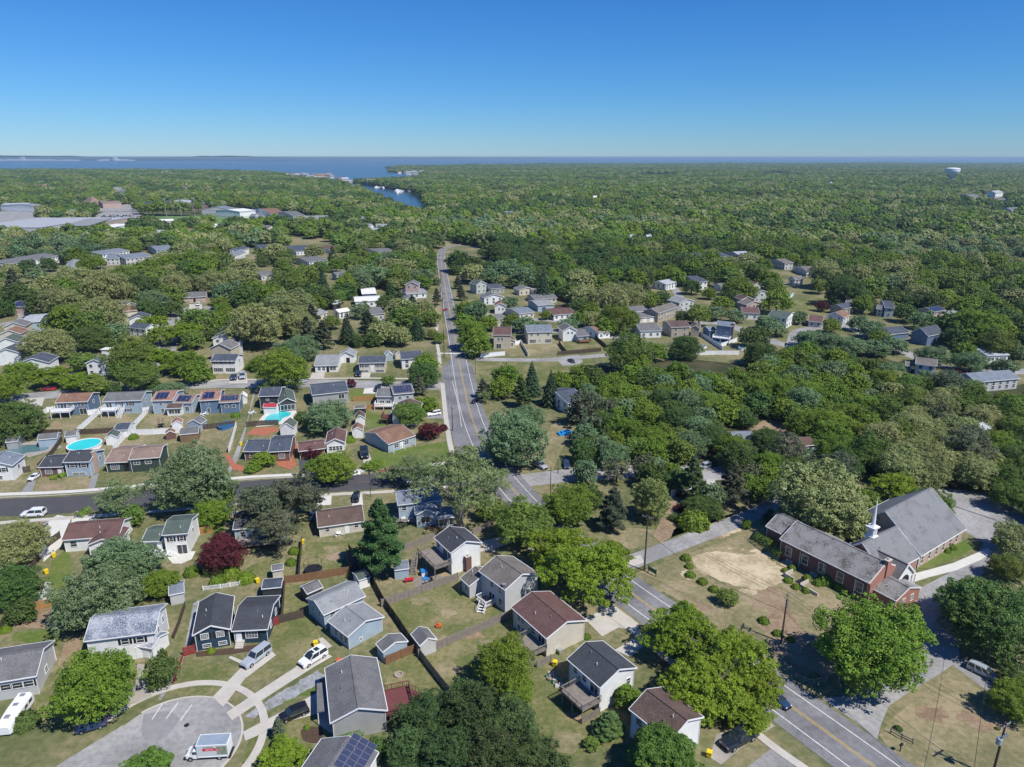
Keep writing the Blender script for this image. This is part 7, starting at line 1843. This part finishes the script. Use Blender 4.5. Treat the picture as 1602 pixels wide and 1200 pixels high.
wires('wires running off the lower right corner', ['C','Y'], (0,1,2), .6)
for i, (px, py) in enumerate(((261,340),(284,341),(305,338),(321,338),(334,338),(352,338),(118,352),(212,352))):
    p_ = at(px, py); o_ = thing('floodlight_mast', 'tall floodlight mast standing beside the playing field', 'light mast', (p_.x,p_.y,0), 0, 'floodlight masts of the field')
    h_ = 24 if i < 3 else 18; b_ = MB(); b_.tube([(0,0,0),(0,0,h_)],[.35,.2],6); link('mast', b_.mesh('mast', METAL), o_); b_ = MB(); b_.box(-1.8,1.8,-.3,.3,h_-1,h_+1); link('lamp_head', b_.mesh('lamp_head', METAL), o_)
# water tower
pw = at(1486,291); wt = thing('water_tower','large white bowl shaped water tower above the far right forest','water tower',(pw.x*1.0,pw.y,0))
dw = depth_at(1486,291,20); R_ = 28*dw/FPX/2; zt = CAMH - (267-HORIZON)/FPX*dw*1.0; zb_ = CAMH-(283-HORIZON)/FPX*dw
b_ = MB(); b_.smooth = True; H_ = zt-zb_; b_.lathe([(R_*.55,zb_-H_*.15),(R_*.8,zb_+H_*.25),(R_*.98,zb_+H_*.48),(R_,zb_+H_*.6),(R_,zb_+H_*.82),(R_*.93,zt-H_*.06),(R_*.6,zt),(.5,zt+H_*.03)],40); link('tank', b_.mesh('tank', mat('tower_paint',(.62,.66,.70),.5)), wt)
b_ = MB(); b_.lathe([(R_*1.01,zb_+H_*.80),(R_*1.01,zb_+H_*.84)],40); link('rim', b_.mesh('rim', METAL), wt)
b_ = MB(); b_.lathe([(R_*.45,0),(R_*.36,3),(R_*.36,zb_),(R_*.55,zb_-H_*.1)],24); link('pedestal', b_.mesh('pedestal', mat('tower_paint_low',(.55,.58,.60),.6)), wt)
# industrial works on the far shore
WH = mat('white_works', (.75,.76,.77), .6)
rs_ = random.Random(12)
wk = [(0,22,1.6),(22,40,1.2),(42,60,1.4),(60,75,1.8),(78,100,1.2),(100,125,1.0),(126,150,.9),(182,205,1.2),(200,222,1.6),(222,232,.8)]
for i, (a, b, hh) in enumerate(wk):
    pa = at(a, 249.8); pb = at(b, 249.8); y_ = 15200; x0_ = (a-801)/FPX*y_*1.0; x1_ = (b-801)/FPX*y_; h_ = hh*y_/FPX+6
    m_ = MB(); m_.box(x0_,x1_,y_,y_+160,-1,h_); m_.box(x0_+(x1_-x0_)*.2,x0_+(x1_-x0_)*.6,y_+20,y_+120,h_,h_*1.25); c_ = Vector(((x0_+x1_)/2,y_,0))
    o_ = thing('works_building', 'pale industrial shed on the far shore of the bay', 'industrial building', c_, 0, 'industrial sheds on the far shore'); m_.build('wall', WH, o_, c_)
for px, t in ((70,3.4),(208,3.2)):
    y_ = 15150; x_ = (px-801)/FPX*y_; m_ = MB(); w_ = 26
    m_.box(x_-w_,x_+w_,y_,y_+60,0,t*y_/FPX+30); m_.box(x_-w_*1.5,x_+w_*1.5,y_+5,y_+50,0,t*y_/FPX*.5); c_ = Vector((x_,y_,0)); o_ = thing('silo_tower', 'white silo tower above the left sheds on the far shore' if px < 100 else 'white silo tower above the right sheds on the far shore', 'silo', c_, 0, None); m_.build('wall', WH, o_, c_)
# boats and waterside houses round the creek
for i in range(46):
    px = rs_.choice((rs_.uniform(455,525), rs_.uniform(525,585), rs_.uniform(625,700), rs_.uniform(460,520)))
    py = {0: 277}.get(0) + rs_.uniform(-1.5,2.5)
    if 525 < px < 585: py = 284 + (px-525)*.08 + rs_.uniform(-.8,.8)
    if px > 620: py = 272.5 + rs_.uniform(-1.2,1.2)
    p_ = at(px, py); s_ = rs_.uniform(.8,1.7); m_ = MB(); m_.box(-7*s_,7*s_,-5,5,0,7*s_); m_.add([(-8*s_,-6,7*s_),(8*s_,-6,7*s_),(8*s_,6,7*s_),(-8*s_,6,7*s_),(-8*s_,0,10.5*s_),(8*s_,0,10.5*s_)],[(0,1,5,4),(2,3,4,5),(1,2,5),(3,0,4)],1)
    o_ = link('waterside_house', m_.mesh('waterside_house', [WALLS[rs_.choice(('white','cream','beige','ltgrey'))], ROOFS[rs_.choice(('silver','ltgrey','salmon','grey'))]]), None, (p_.x,p_.y,0), rs_.uniform(-.5,.5)); tag(o_, 'small pale house on the wooded shore of the creek', 'house', 'waterside houses round the creek')
for i in range(14):
    px, py = rs_.choice(((rs_.uniform(512,560),rs_.uniform(277,283)),(rs_.uniform(620,650),rs_.uniform(296,303)),(rs_.uniform(570,640),rs_.uniform(291,297)),(rs_.uniform(580,700),rs_.uniform(264,270))))
    p_ = at(px, py, -1.5); m_ = MB(); m_.add([(-5,-1.4,0),(3,-1.5,0),(6,0,.3),(3,1.5,0),(-5,1.4,0),(-5,-1.6,1.6),(3,-1.8,1.8),(7,0,2.2),(3,1.8,1.8),(-5,1.6,1.6)],[(0,1,6,5),(1,2,7,6),(2,3,8,7),(3,4,9,8),(4,0,5,9),(5,6,7,8,9)]); m_.box(-3,1.5,-1,1,1.6,3.2)
    o_ = link('motor_boat', m_.mesh('motor_boat', VINYL), None, (p_.x,p_.y,-1.5), rs_.uniform(0,3), (1.6,1.6,1.6)); tag(o_, 'small white motor boat on the creek or the bay', 'boat', 'motor boats on the water')
# ------------------------------------------------------------------ trees near the camera: crown centre, crown width (photo pixels), kind, height factor
for nick, px, py in (('church parking lot',1540,800),('roadside junction of the church drive',1000,880),('cul-de-sac circle',268,1166),('main road bend',697,389),('teal round pool',132,695),
                     ('turquoise free-form pool',432,654),('sandy patch',1150,890),('magnolia',1020,780),('woodland lane',900,745),('blue tarpaulin',884,679),('old street corner',60,620),
                     ('court circle',303,487),('gravel lane',380,680),('main road crossing',720,560),('tall utility pole',1008,893),('corner transformer pole',1552,1200),('right edge minivan',1536,1050),
                     ('playing field',300,342),('white fence above the woods',1120,555),('dry clearing in the woods',1190,680),('lane past the white gabled deck house',905,560),('trampoline yard',510,880),('white camper',30,1100)):
    landmark(nick, at(px, py))
TREE_ROWS = [
 # foreground
 (145,1053,138,'m'),(252,1040,52,'d',1.5),(150,918,135,'s'),(185,868,120,'s'),(252,905,60,'m'),(262,918,30,'d'),(345,862,76,'r'),(28,838,88,'o'),(18,905,90,'d'),(30,950,50,'d'),
 (408,778,95,'q',1.0),(458,762,90,'q',1.0),(430,815,85,'q',.9),(480,775,50,'q',.9),(300,730,122,'s',1.2),(330,795,60,'m'),(345,770,50,'y'),(185,768,85,'b',.8),(205,800,45,'y'),(595,832,105,'p',1.0),
 (718,735,150,'b',.9),(668,735,70,'b',.9),(775,745,60,'b',.9),(815,805,100,'y'),(765,790,50,'y'),(875,845,110,'l'),(920,880,150,'l'),(960,862,60,'l'),
 (1060,975,120,'l'),(1130,1010,150,'l'),(1100,1060,140,'l'),(1180,1060,100,'l'),(1170,1110,80,'l',.9),(1370,985,188,'m',.95),(1555,945,165,'d',.95),(1520,930,90,'y'),(1590,1085,80,'m'),(1588,1055,50,'d'),(1590,835,70,'o'),(1590,768,66,'y'),(1580,880,60,'y'),
 (665,1110,95,'k',.9),(735,1100,105,'k'),(800,1120,100,'k'),(640,1165,90,'k',.9),(700,1170,110,'k',.9),(770,1170,110,'k'),(835,1170,80,'k'),(720,1075,50,'k'),(870,1195,60,'k'),
 (788,1025,100,'m',1.1),(810,1075,60,'m'),(1040,1165,125,'w',.9),(983,1085,52,'m',1.1),(955,1130,66,'p',.5),(925,1160,30,'y',.8),(230,1188,75,'w',.7),(440,1182,85,'l',.8),(435,1137,30,'c',1.2),(550,1152,44,'s',.6),(590,1165,40,'d',.9),(480,1200,40,'l',.7),
 (1287,760,160,'o',.95),(1403,752,76,'l',1.0),(1355,775,50,'m'),(1262,812,60,'d',.7),(1300,800,50,'d',.7),(1168,817,18,'m',1.1),(1205,805,34,'c',.6),(1140,930,38,'y',.9),(1470,778,40,'b',.4),
 (1020,765,66,'g',1.0),(960,790,64,'c',1.0),(925,770,46,'d'),(892,778,90,'m',.9),(868,790,46,'m',.8),(1148,752,66,'c',1.0),(1100,787,74,'d',.6),(1064,793,22,'r',.6),(1066,773,20,'r',.5),(1057,808,24,'d',.5),(1085,745,60,'p',1.0),
 (806,668,112,'s',1.15),(825,645,60,'s'),(790,700,50,'s'),(862,605,42,'e',1.1),(832,590,40,'e',1.1),(815,610,40,'p'),(878,590,42,'m'),(792,582,52,'m'),(785,600,46,'m'),(755,605,28,'c'),(760,615,24,'b',.9),
 (740,515,56,'m',1.15),(728,480,42,'m'),(748,535,48,'m'),(728,500,40,'m'),(765,500,34,'m'),(800,498,34,'m'),(745,478,36,'m'),(721,456,22,'c'),(716,440,18,'c'),(683,462,20,'c',1.2),(683,438,16,'d'),(722,402,26,'m'),(760,390,30,'d'),(730,428,22,'s'),(735,420,26,'s'),
 # left middle
 (75,530,82,'o',.9),(30,575,55,'m',.8),(75,582,60,'l',.9),(18,645,95,'d',.9),(5,600,60,'m'),(125,590,58,'l',.8),(150,598,50,'y',.7),(175,605,34,'d',.7),(205,545,76,'y',1.1),(215,580,60,'y'),(190,570,46,'y'),(248,520,46,'m',.9),(285,512,62,'l',.9),(250,555,66,'l',1.0),(292,560,60,'m',.9),(305,575,50,'m'),(262,606,62,'s',.5),(240,600,30,'d',.5),
 (145,520,60,'d'),(110,487,72,'y',.9),(158,480,76,'o'),(95,462,70,'o'),(165,440,80,'o'),(120,430,70,'o'),(75,440,50,'o'),(190,430,56,'y'),(60,470,50,'d'),(30,455,50,'d'),(175,515,50,'s',.9),(130,560,50,'y',.8),
 (238,465,60,'s'),(265,480,40,'d',.8),(240,500,52,'l',.8),(272,438,56,'o'),(330,435,55,'o'),(375,430,60,'o',.9),(355,450,52,'s'),(345,470,34,'m',.8),(398,495,92,'o',1.05),(360,515,40,'s',.9),(330,520,26,'d'),(455,470,84,'o',.95),(430,505,40,'y'),(468,498,60,'o'),(438,565,86,'m',1.05),(450,545,54,'s'),(402,565,30,'m'),(470,582,30,'m',.8),
 (245,425,44,'y'),(300,400,40,'m'),(275,405,36,'m'),(325,405,40,'m'),(210,420,36,'l'),(120,395,44,'m',.9),(135,410,34,'m'),(150,405,30,'m'),(40,415,36,'d'),(75,410,30,'d'),(20,420,30,'m'),(20,440,40,'c'),(55,425,34,'s'),(410,405,24,'d',1),(440,410,24,'m'),(430,395,18,'m'),
 (512,642,80,'s',.85),(490,655,40,'y',.8),(470,650,26,'d'),(522,722,74,'m',.9),(490,725,34,'m',.8),(488,706,34,'r',.7),(673,672,42,'r',.8),(693,668,18,'r',.7),(650,725,80,'b',.6),(610,735,50,'b',.6),(585,725,40,'m',.4),(410,715,46,'m',.6),(395,730,30,'m',.5),(640,640,56,'y',.9),(668,628,44,'l',.8),(655,600,30,'c'),
 (662,578,54,'d',1.0),(665,562,46,'m',.8),(608,592,24,'y',.9),(549,598,16,'r',1.2),(590,560,22,'m',.5),(688,526,22,'m'),(678,520,22,'y'),
 (542,512,38,'e',1.0),(575,505,42,'c'),(600,512,50,'o'),(625,520,42,'o'),(652,512,40,'e',.7),(625,470,30,'p'),(610,455,26,'p'),(645,475,26,'p'),(665,480,20,'p'),(585,525,34,'d'),(560,530,26,'d'),(505,520,40,'c'),(488,495,40,'c'),(480,515,44,'c'),(470,535,60,'s'),(520,500,30,'y'),
 (505,445,40,'e'),(530,460,30,'y'),(560,430,54,'s'),(590,425,50,'s'),(600,470,30,'d'),(565,480,36,'s'),(580,500,30,'y'),(630,415,50,'o'),(650,430,36,'s'),(480,425,50,'y'),(450,430,60,'y'),(500,415,34,'y'),(525,410,30,'m'),(548,405,30,'m'),(570,398,34,'y'),(612,400,40,'y'),(650,400,36,'m'),(665,410,34,'m'),(670,395,30,'m'),(520,395,24,'e',.8),
 # right middle
 (985,540,78,'y',1.1),(948,505,40,'m'),(970,490,62,'m'),(925,480,34,'m'),(905,495,34,'m'),(1073,535,54,'d',1.0),(1025,545,40,'m'),(1000,565,50,'m'),(1095,487,44,'y',1.0),(1070,492,30,'d',.9),(1130,470,40,'m',.8),(1145,460,36,'d',.9),(1120,485,40,'s',.8),(1150,490,36,'s',.8),(960,462,60,'o',1),(985,455,60,'o',1),(925,460,32,'o',1.4),(890,452,36,'d'),
 (900,455,34,'m'),(850,445,36,'e'),(875,440,30,'y'),(820,425,50,'s'),(790,415,50,'s'),(765,425,36,'s'),(845,430,40,'d'),(820,502,44,'s',.8),(845,508,30,'s',.8),(795,470,38,'s',.8),(855,490,20,'m'),(890,503,38,'s',.8),(1010,455,30,'c'),(1035,462,36,'d'),(1060,430,36,'m'),(1083,445,32,'d'),(1110,455,26,'m'),
 (1180,520,50,'d',1.0),(1200,500,40,'s',.8),(1190,545,56,'d'),(1215,510,40,'s',.8),(1250,492,30,'s',1),(1286,478,24,'r',.9),(1302,505,32,'m',1),(1345,500,36,'s'),(1365,510,44,'s',.9),(1270,525,56,'s',.7),(1300,530,60,'s',.7),(1330,535,60,'s',.7),(1370,540,50,'s',.7),(1400,535,44,'s',.8),(1325,445,70,'d'),(1293,418,54,'o',1.2),(1342,425,52,'o',1.1),
 (1405,478,30,'w',.8),(1420,485,40,'d'),(1425,470,34,'d'),(1445,495,40,'s'),(1470,512,22,'e'),(1500,520,50,'d'),(1530,500,80,'m',1.0),(1560,530,60,'y'),(1510,545,44,'m'),(1460,550,56,'s',.8),(1520,560,56,'s',.8),(1575,570,50,'s',.9),(1590,545,36,'s'),(1380,525,40,'m',.8),(1440,515,22,'y'),(1555,585,30,'y',.6),(1520,600,40,'s',.8),(1500,580,20,'r',.5),(1450,585,36,'s',.7),
 (1260,545,50,'m'),(1350,470,40,'m'),
]
for t in TREE_ROWS: T(*t)
# dense woods to the right of the main road: tree after tree, none on roads, lawns or roofs
WM = [('m',7),('d',2),('s',3),('y',2)]
fill([(905,570),(980,575),(1060,560),(1160,570),(1200,600),(1230,640),(1215,690),(1130,700),(1060,700),(1000,690),(960,650),(905,620)], 7.5, WM, 3.6, 6.2, 11, 8, 1.0)
fill([(885,600),(960,610),(1010,680),(1090,740),(1130,745),(1110,760),(1010,715),(905,712),(890,690),(910,660)], 7.0, [('q',4),('d',3),('p',1),('s',2),('m',2)], 3.0, 5.2, 12, 8, 1.15)
fill([(1165,570),(1250,530),(1340,545),(1400,570),(1390,640),(1300,700),(1240,690),(1220,620)], 7.5, WM, 3.8, 6.4, 13, 8)
fill([(1190,700),(1240,690),(1330,660),(1350,720),(1300,720),(1230,740),(1190,760),(1160,740)], 7.0, [('q',4),('d',3),('m',2)], 3.2, 5.4, 14, 8, 1.1)
fill([(1330,590),(1380,560),(1460,580),(1530,610),(1560,680),(1560,760),(1440,760),(1380,720),(1335,660)], 8.0, [('o',6),('y',2),('q',1)], 4.6, 6.6, 15, 9)
fill([(1530,610),(1640,590),(1680,700),(1660,770),(1560,760),(1560,680)], 8.0, [('d',4),('y',2),('m',2)], 4.6, 7.0, 16, 9)
# shrubs and hedges
for i, (px, py, w) in enumerate(((1073,873,17),(1078,886,14),(1080,899,17),(1099,910,17),(1117,922,17),(1195,971,18),(1237,1000,14),(1216,991,16))):
    bush('round clipped shrub, number %s along the sandy patch row counted from the drive' % ('one two three four five six seven eight'.split()[i]), px, py, w, 'm')
for px, py, w, l in ((1228,893,12,'small shrub beside the church stairwell nearest the long hedge'),(1233,908,15,'middle shrub beside the church stairwell'),(1245,918,14,'shrub left of the last one by the stairwell'),(1261,924,14,'round shrub at the near end of the stairwell'),(1263,904,14,'shrub on the church side of the stairwell'),(1240,888,14,'small shrub between hedge and stairwell'),
                     (1292,908,26,'large square clipped shrub under a church window'),(1315,918,22,'clipped shrub beside the large square one'),(1279,912,16,'small shrub left of the large square one'),(1489,856,15,'shrub at the far end of the nave windows'),(1482,862,12,'shrub nearer end of the nave windows'),
                     (918,996,14,'shrub at the corner of the maroon roofed cream house'),(875,1020,11,'shrub beside the cream house air conditioner'),(209,684,16,'round evergreen shrub on the dry yard behind the beige roofed house'),(547,688,18,'bright yellow flowering shrub beside the white gable'),
                     (460,862,18,'rounded shrub in the trampoline yard hedge'),(467,864,14,'yellowish shrub in the trampoline yard hedge'),(455,880,18,'green shrub below the cream shed'),(362,897,30,'rounded shrub in the flower garden behind the picket fence'),(340,910,26,'loose shrub beside the picket fence'),(385,905,28,'shrub near the yellow bin behind the dark blue house'),
                     (330,1018,14,'small bright shrub in the front bed of the dark blue house'),(410,1008,12,'low shrub under the wide window of the dark blue house'),(105,905,12,'pale flowering shrub at the edge of the silvery trees'),(300,895,26,'shrub beside the garden path end'),(480,1138,10,'tiny shrub in the mulch bed'),
                     (8,985,18,'bright shrub at the left edge above the grey ranch'),(40,1128,42,'dark low shrub in front of the white camper'),(1560,1140,8,'small weed clump on the dry lawn'),(1275,1060,18,'grey shrub inside the rail fence at the church entrance'),(1405,1140,14,'dark shrub inside the rail fence by the mailbox'),
                     (590,795,24,'shrub between the tall dark pine and the pale drive'),(368,650,14,'round evergreen beside the solar lane house'),(330,590,14,'shrub at the corner of the colonial house'),(390,575,16,'shrub beside the colonial drive'),(1085,815,50,'low clipped hedge mass at the edge of the shrub island')):
    bush(l, px, py, w, 'l' if 'yellow' in l or 'bright' in l else ('d' if 'dark' in l else ('s' if 'pale' in l or 'grey' in l else 'm')))
hedge('long dense hedge along the brick church wing', [(1184,846),(1200,858),(1226,878)], 3.2, 2.3, 'm')
hedge('low clipped front hedge of the dark roofed hedge house, left part', [(66,744),(78,742),(88,741)], 1.4, 1.0, 'l')
hedge('curved clipped front hedge of the dark roofed hedge house, right part', [(80,750),(92,749),(103,743),(118,742),(130,740)], 1.6, 1.1, 'l')
hedge('clipped hedge at the white concrete drive', [(122,812),(130,806),(140,800)], 1.8, 1.4, 'm')
hedge('flowering hedge behind the dark blue house path', [(318,900),(350,892),(380,890)], 3.0, 1.6, 'y')
label_trees()
# ------------------------------------------------------------------ the wooded country beyond: one mass, instanced
rs = np.random.RandomState(77)
pts = []
d = 285.0
while d < 9500:
    sp = 10.4 + d*0.0034
    half = d*0.80 + 60
    xs = np.arange(-half, half, sp); 
    xs = xs + rs.uniform(-.42, .42, len(xs))*sp; ys = d + rs.uniform(-.42, .42, len(xs))*sp
    pts.append(np.stack([xs, ys, np.full(len(xs), sp)], 1)); d += sp
P = np.vstack(pts)
def in_poly_np(X, Y, poly):
    c = np.zeros(len(X), bool); n = len(poly); j = n-1
    bx0 = min(p[0] for p in poly); bx1 = max(p[0] for p in poly); by0 = min(p[1] for p in poly); by1 = max(p[1] for p in poly)
    m = (X >= bx0) & (X <= bx1) & (Y >= by0) & (Y <= by1)
    if not m.any(): return c
    x = X[m]; y = Y[m]; cc = np.zeros(len(x), bool)
    for i in range(n):
        xi, yi = poly[i][0], poly[i][1]; xj, yj = poly[j][0], poly[j][1]
        if yi != yj:
            t = ((yi > y) != (yj > y)) & (x < (xj-xi)*(y-yi)/(yj-yi)+xi); cc ^= t
        j = i
    c[m] = cc; return c
keep = in_poly_np(P[:,0], P[:,1], land_poly)
creek = (np.abs(P[:,0]/P[:,1]*1060+801-585) < 110) & (P[:,1] > 1050) & (P[:,1] < 3200)
for k in (1.06, 1.12): keep &= (in_poly_np(P[:,0]*k, P[:,1]*k, land_poly) | ~creek)
for poly in EXCL:
    for k in (1.0, 1.05, 1.10):
        keep &= ~in_poly_np(P[:,0]*k, P[:,1]*k, poly)
rn = len(VIS_ROAD); vr = [tuple(VIS_ROAD[i] + Vector((-9, 0))) for i in range(rn)] + [tuple(VIS_ROAD[i] + Vector((9, 0))) for i in reversed(range(rn))]
for k in (1.0, 1.04, 1.08, 1.12, 1.16, 1.2, 1.24): keep &= ~in_poly_np(P[:,0]*k, P[:,1]*k, vr)
for hx, hy, hr in HOUSES:
    for k in ((1.0, 1.03, 1.06, 1.09, 1.12) if hy < 560 else ((1.0, 1.025, 1.05) if hy < 1250 else (1.0, 1.02, 1.04, 1.06, 1.08, 1.10, 1.12, 1.14))):
        keep &= ((P[:,0]*k-hx)**2 + (P[:,1]*k-hy)**2) > (hr+(3.0 if hy < 1250 else 7))**2
for tx, ty, tr in TREES:
    keep &= ((P[:,0]-tx)**2 + (P[:,1]-ty)**2) > (tr*.75+1.8)**2
# only where the photograph shows closed woods: the gardens near the camera stay open
gardens = [[(-500,640),(-120,560),(-20,500),(60,560),(180,590),(250,560),(420,540),(700,520),(700,560),(770,545),(870,548),(960,560),(1150,560),(1240,520),(1420,520),(1520,540),(1640,600),(1700,760),(1700,1200),(-500,1200)]]
for g in gardens:
    w = [tuple(at(*p)[:2]) for p in g]; keep &= ~in_poly_np(P[:,0], P[:,1], w)
open_ = [tuple(at(*p)[:2]) for p in [(-500,700),(-200,520),(-20,470),(100,505),(180,530),(250,460),(340,395),(440,380),(520,383),(560,395),(700,390),(760,400),(870,440),(960,455),(1020,432),(1150,432),(1260,405),(1330,410),(1370,450),(1420,470),(1520,480),(1640,480),(1700,760),(1700,1200),(-500,1200)]]
thin = in_poly_np(P[:,0], P[:,1], open_); keep &= ~(thin & (rs.uniform(size=len(P)) > .60))
P = P[keep]
# a few more trees in the gaps of the far gardens
n = len(P); sp = P[:,2]
dist = P[:,1]
# kinds follow slow noise so that stands of one kind form
def nz(x, y, s, o): return np.sin(x*s+o)*np.cos(y*s*1.3+o*2)+.5*np.sin(x*s*2.7+y*s*1.9+o)
a = nz(P[:,0], P[:,1], .009, 1.3)*1.1 + rs.normal(size=n)*.42
KN = ['m','y','o','d','s','c']
edges = [-.45, .15, .6, 1.05, 1.9]
kidx = np.digitize(a, edges)
kidx = np.array([3,0,1,2,4,5])[kidx]
rs_kind = rs.uniform(size=n); kidx = np.where(rs_kind < .08, 2, kidx); kidx = np.where((kidx == 4) & (dist > 900), 0, kidx); kidx = np.where((rs_kind > .94), 3, kidx)
lodm = dist < 640
var = rs.randint(0, 3, n)
cols = bpy.data.collections.new('forest_kinds')
names = []
idx = np.zeros(n, int); c = 0
for li, lod in enumerate(('mid', 'far')):
    for k, kd in enumerate(KN):
        for v in range(3 if lod == 'far' else 2):
            me, _ = proto(kd, lod, v)
            o = bpy.data.objects.new('t%03d' % c, me); cols.objects.link(o)
            sel = (lodm == (li == 0)) & (kidx == k) & ((var if lod == 'far' else var % 2) == v)
            idx[sel] = c; c += 1
r = np.minimum(sp*rs.uniform(.44, .84, n), 20) ; r = np.maximum(r, 3.6)
hs = np.minimum(1.0, 10.5/r)*rs.uniform(.8, 1.15, n)
hs = np.where(kidx == 5, hs*.62, hs)
terr = 3.5*nz(P[:,0], P[:,1], .004, 4.0) + 2.0*nz(P[:,0], P[:,1], .0015, 2.0)
z = np.clip(terr, -2.5, 6.5)*np.clip((dist-500)/600, 0, 1)
fm = bpy.data.meshes.new('forest'); fm.vertices.add(n)
fm.vertices.foreach_set('co', np.stack([P[:,0], P[:,1], z], 1).reshape(-1))
def attr(nm, ty, data, key='value'):
    at_ = fm.attributes.new(nm, ty, 'POINT'); at_.data.foreach_set(key, np.ascontiguousarray(data).reshape(-1))
attr('kind_index', 'INT', idx.astype(np.int32)); attr('size', 'FLOAT_VECTOR', np.stack([r, r, r*hs], 1).astype(np.float32), 'vector'); attr('turn', 'FLOAT', rs.uniform(0, 6.28, n).astype(np.float32))
fo = link('forest', fm); tag(fo, 'unbroken mixed woodland running to the bay', None, None, 'stuff')
ng = bpy.data.node_groups.new('forest', 'GeometryNodeTree')
ng.interface.new_socket('Geometry', in_out='INPUT', socket_type='NodeSocketGeometry'); ng.interface.new_socket('Geometry', in_out='OUTPUT', socket_type='NodeSocketGeometry')
N = ng.nodes; L = ng.links
gi = N.new('NodeGroupInput'); go = N.new('NodeGroupOutput'); ip = N.new('GeometryNodeInstanceOnPoints'); m2p = N.new('GeometryNodeMeshToPoints')
ci = N.new('GeometryNodeCollectionInfo'); ci.inputs['Collection'].default_value = cols; ci.inputs['Separate Children'].default_value = True; ci.inputs['Reset Children'].default_value = True
def na(nm, ty):
    q = N.new('GeometryNodeInputNamedAttribute'); q.data_type = ty; q.inputs['Name'].default_value = nm; return q
ai, asz, atn = na('kind_index', 'INT'), na('size', 'FLOAT_VECTOR'), na('turn', 'FLOAT')
cx = N.new('ShaderNodeCombineXYZ'); L.new(atn.outputs['Attribute'], cx.inputs['Z'])
L.new(gi.outputs[0], m2p.inputs['Mesh']); L.new(m2p.outputs[0], ip.inputs['Points']); L.new(ci.outputs[0], ip.inputs['Instance']); ip.inputs['Pick Instance'].default_value = True
L.new(ai.outputs['Attribute'], ip.inputs['Instance Index']); L.new(cx.outputs[0], ip.inputs['Rotation']); L.new(asz.outputs['Attribute'], ip.inputs['Scale'])
L.new(ip.outputs[0], go.inputs[0])
mod = fo.modifiers.new('forest', 'NODES'); mod.node_group = ng
print('forest trees', n, 'tree objects', len(TREE_OBJS), 'objects', len(bpy.data.objects))
# ------------------------------------------------------------------ air
hz = MB(); hz.box(-14000, 14000, -400, 27500, -2.6, 81.5)
hm = bpy.data.materials.new('haze'); hm.use_nodes = True; nt = hm.node_tree; nt.nodes.remove(nt.nodes['Principled BSDF'])
pv = nt.nodes.new('ShaderNodeVolumePrincipled'); pv.inputs['Color'].default_value = (.57, .79, .96, 1); pv.inputs['Density'].default_value = HAZE_DENSITY; pv.inputs['Anisotropy'].default_value = .2
nt.links.new(pv.outputs[0], nt.nodes['Material Output'].inputs['Volume'])
if HAZE_DENSITY > 0: tag(hz.build('haze', hm), kind='stuff')
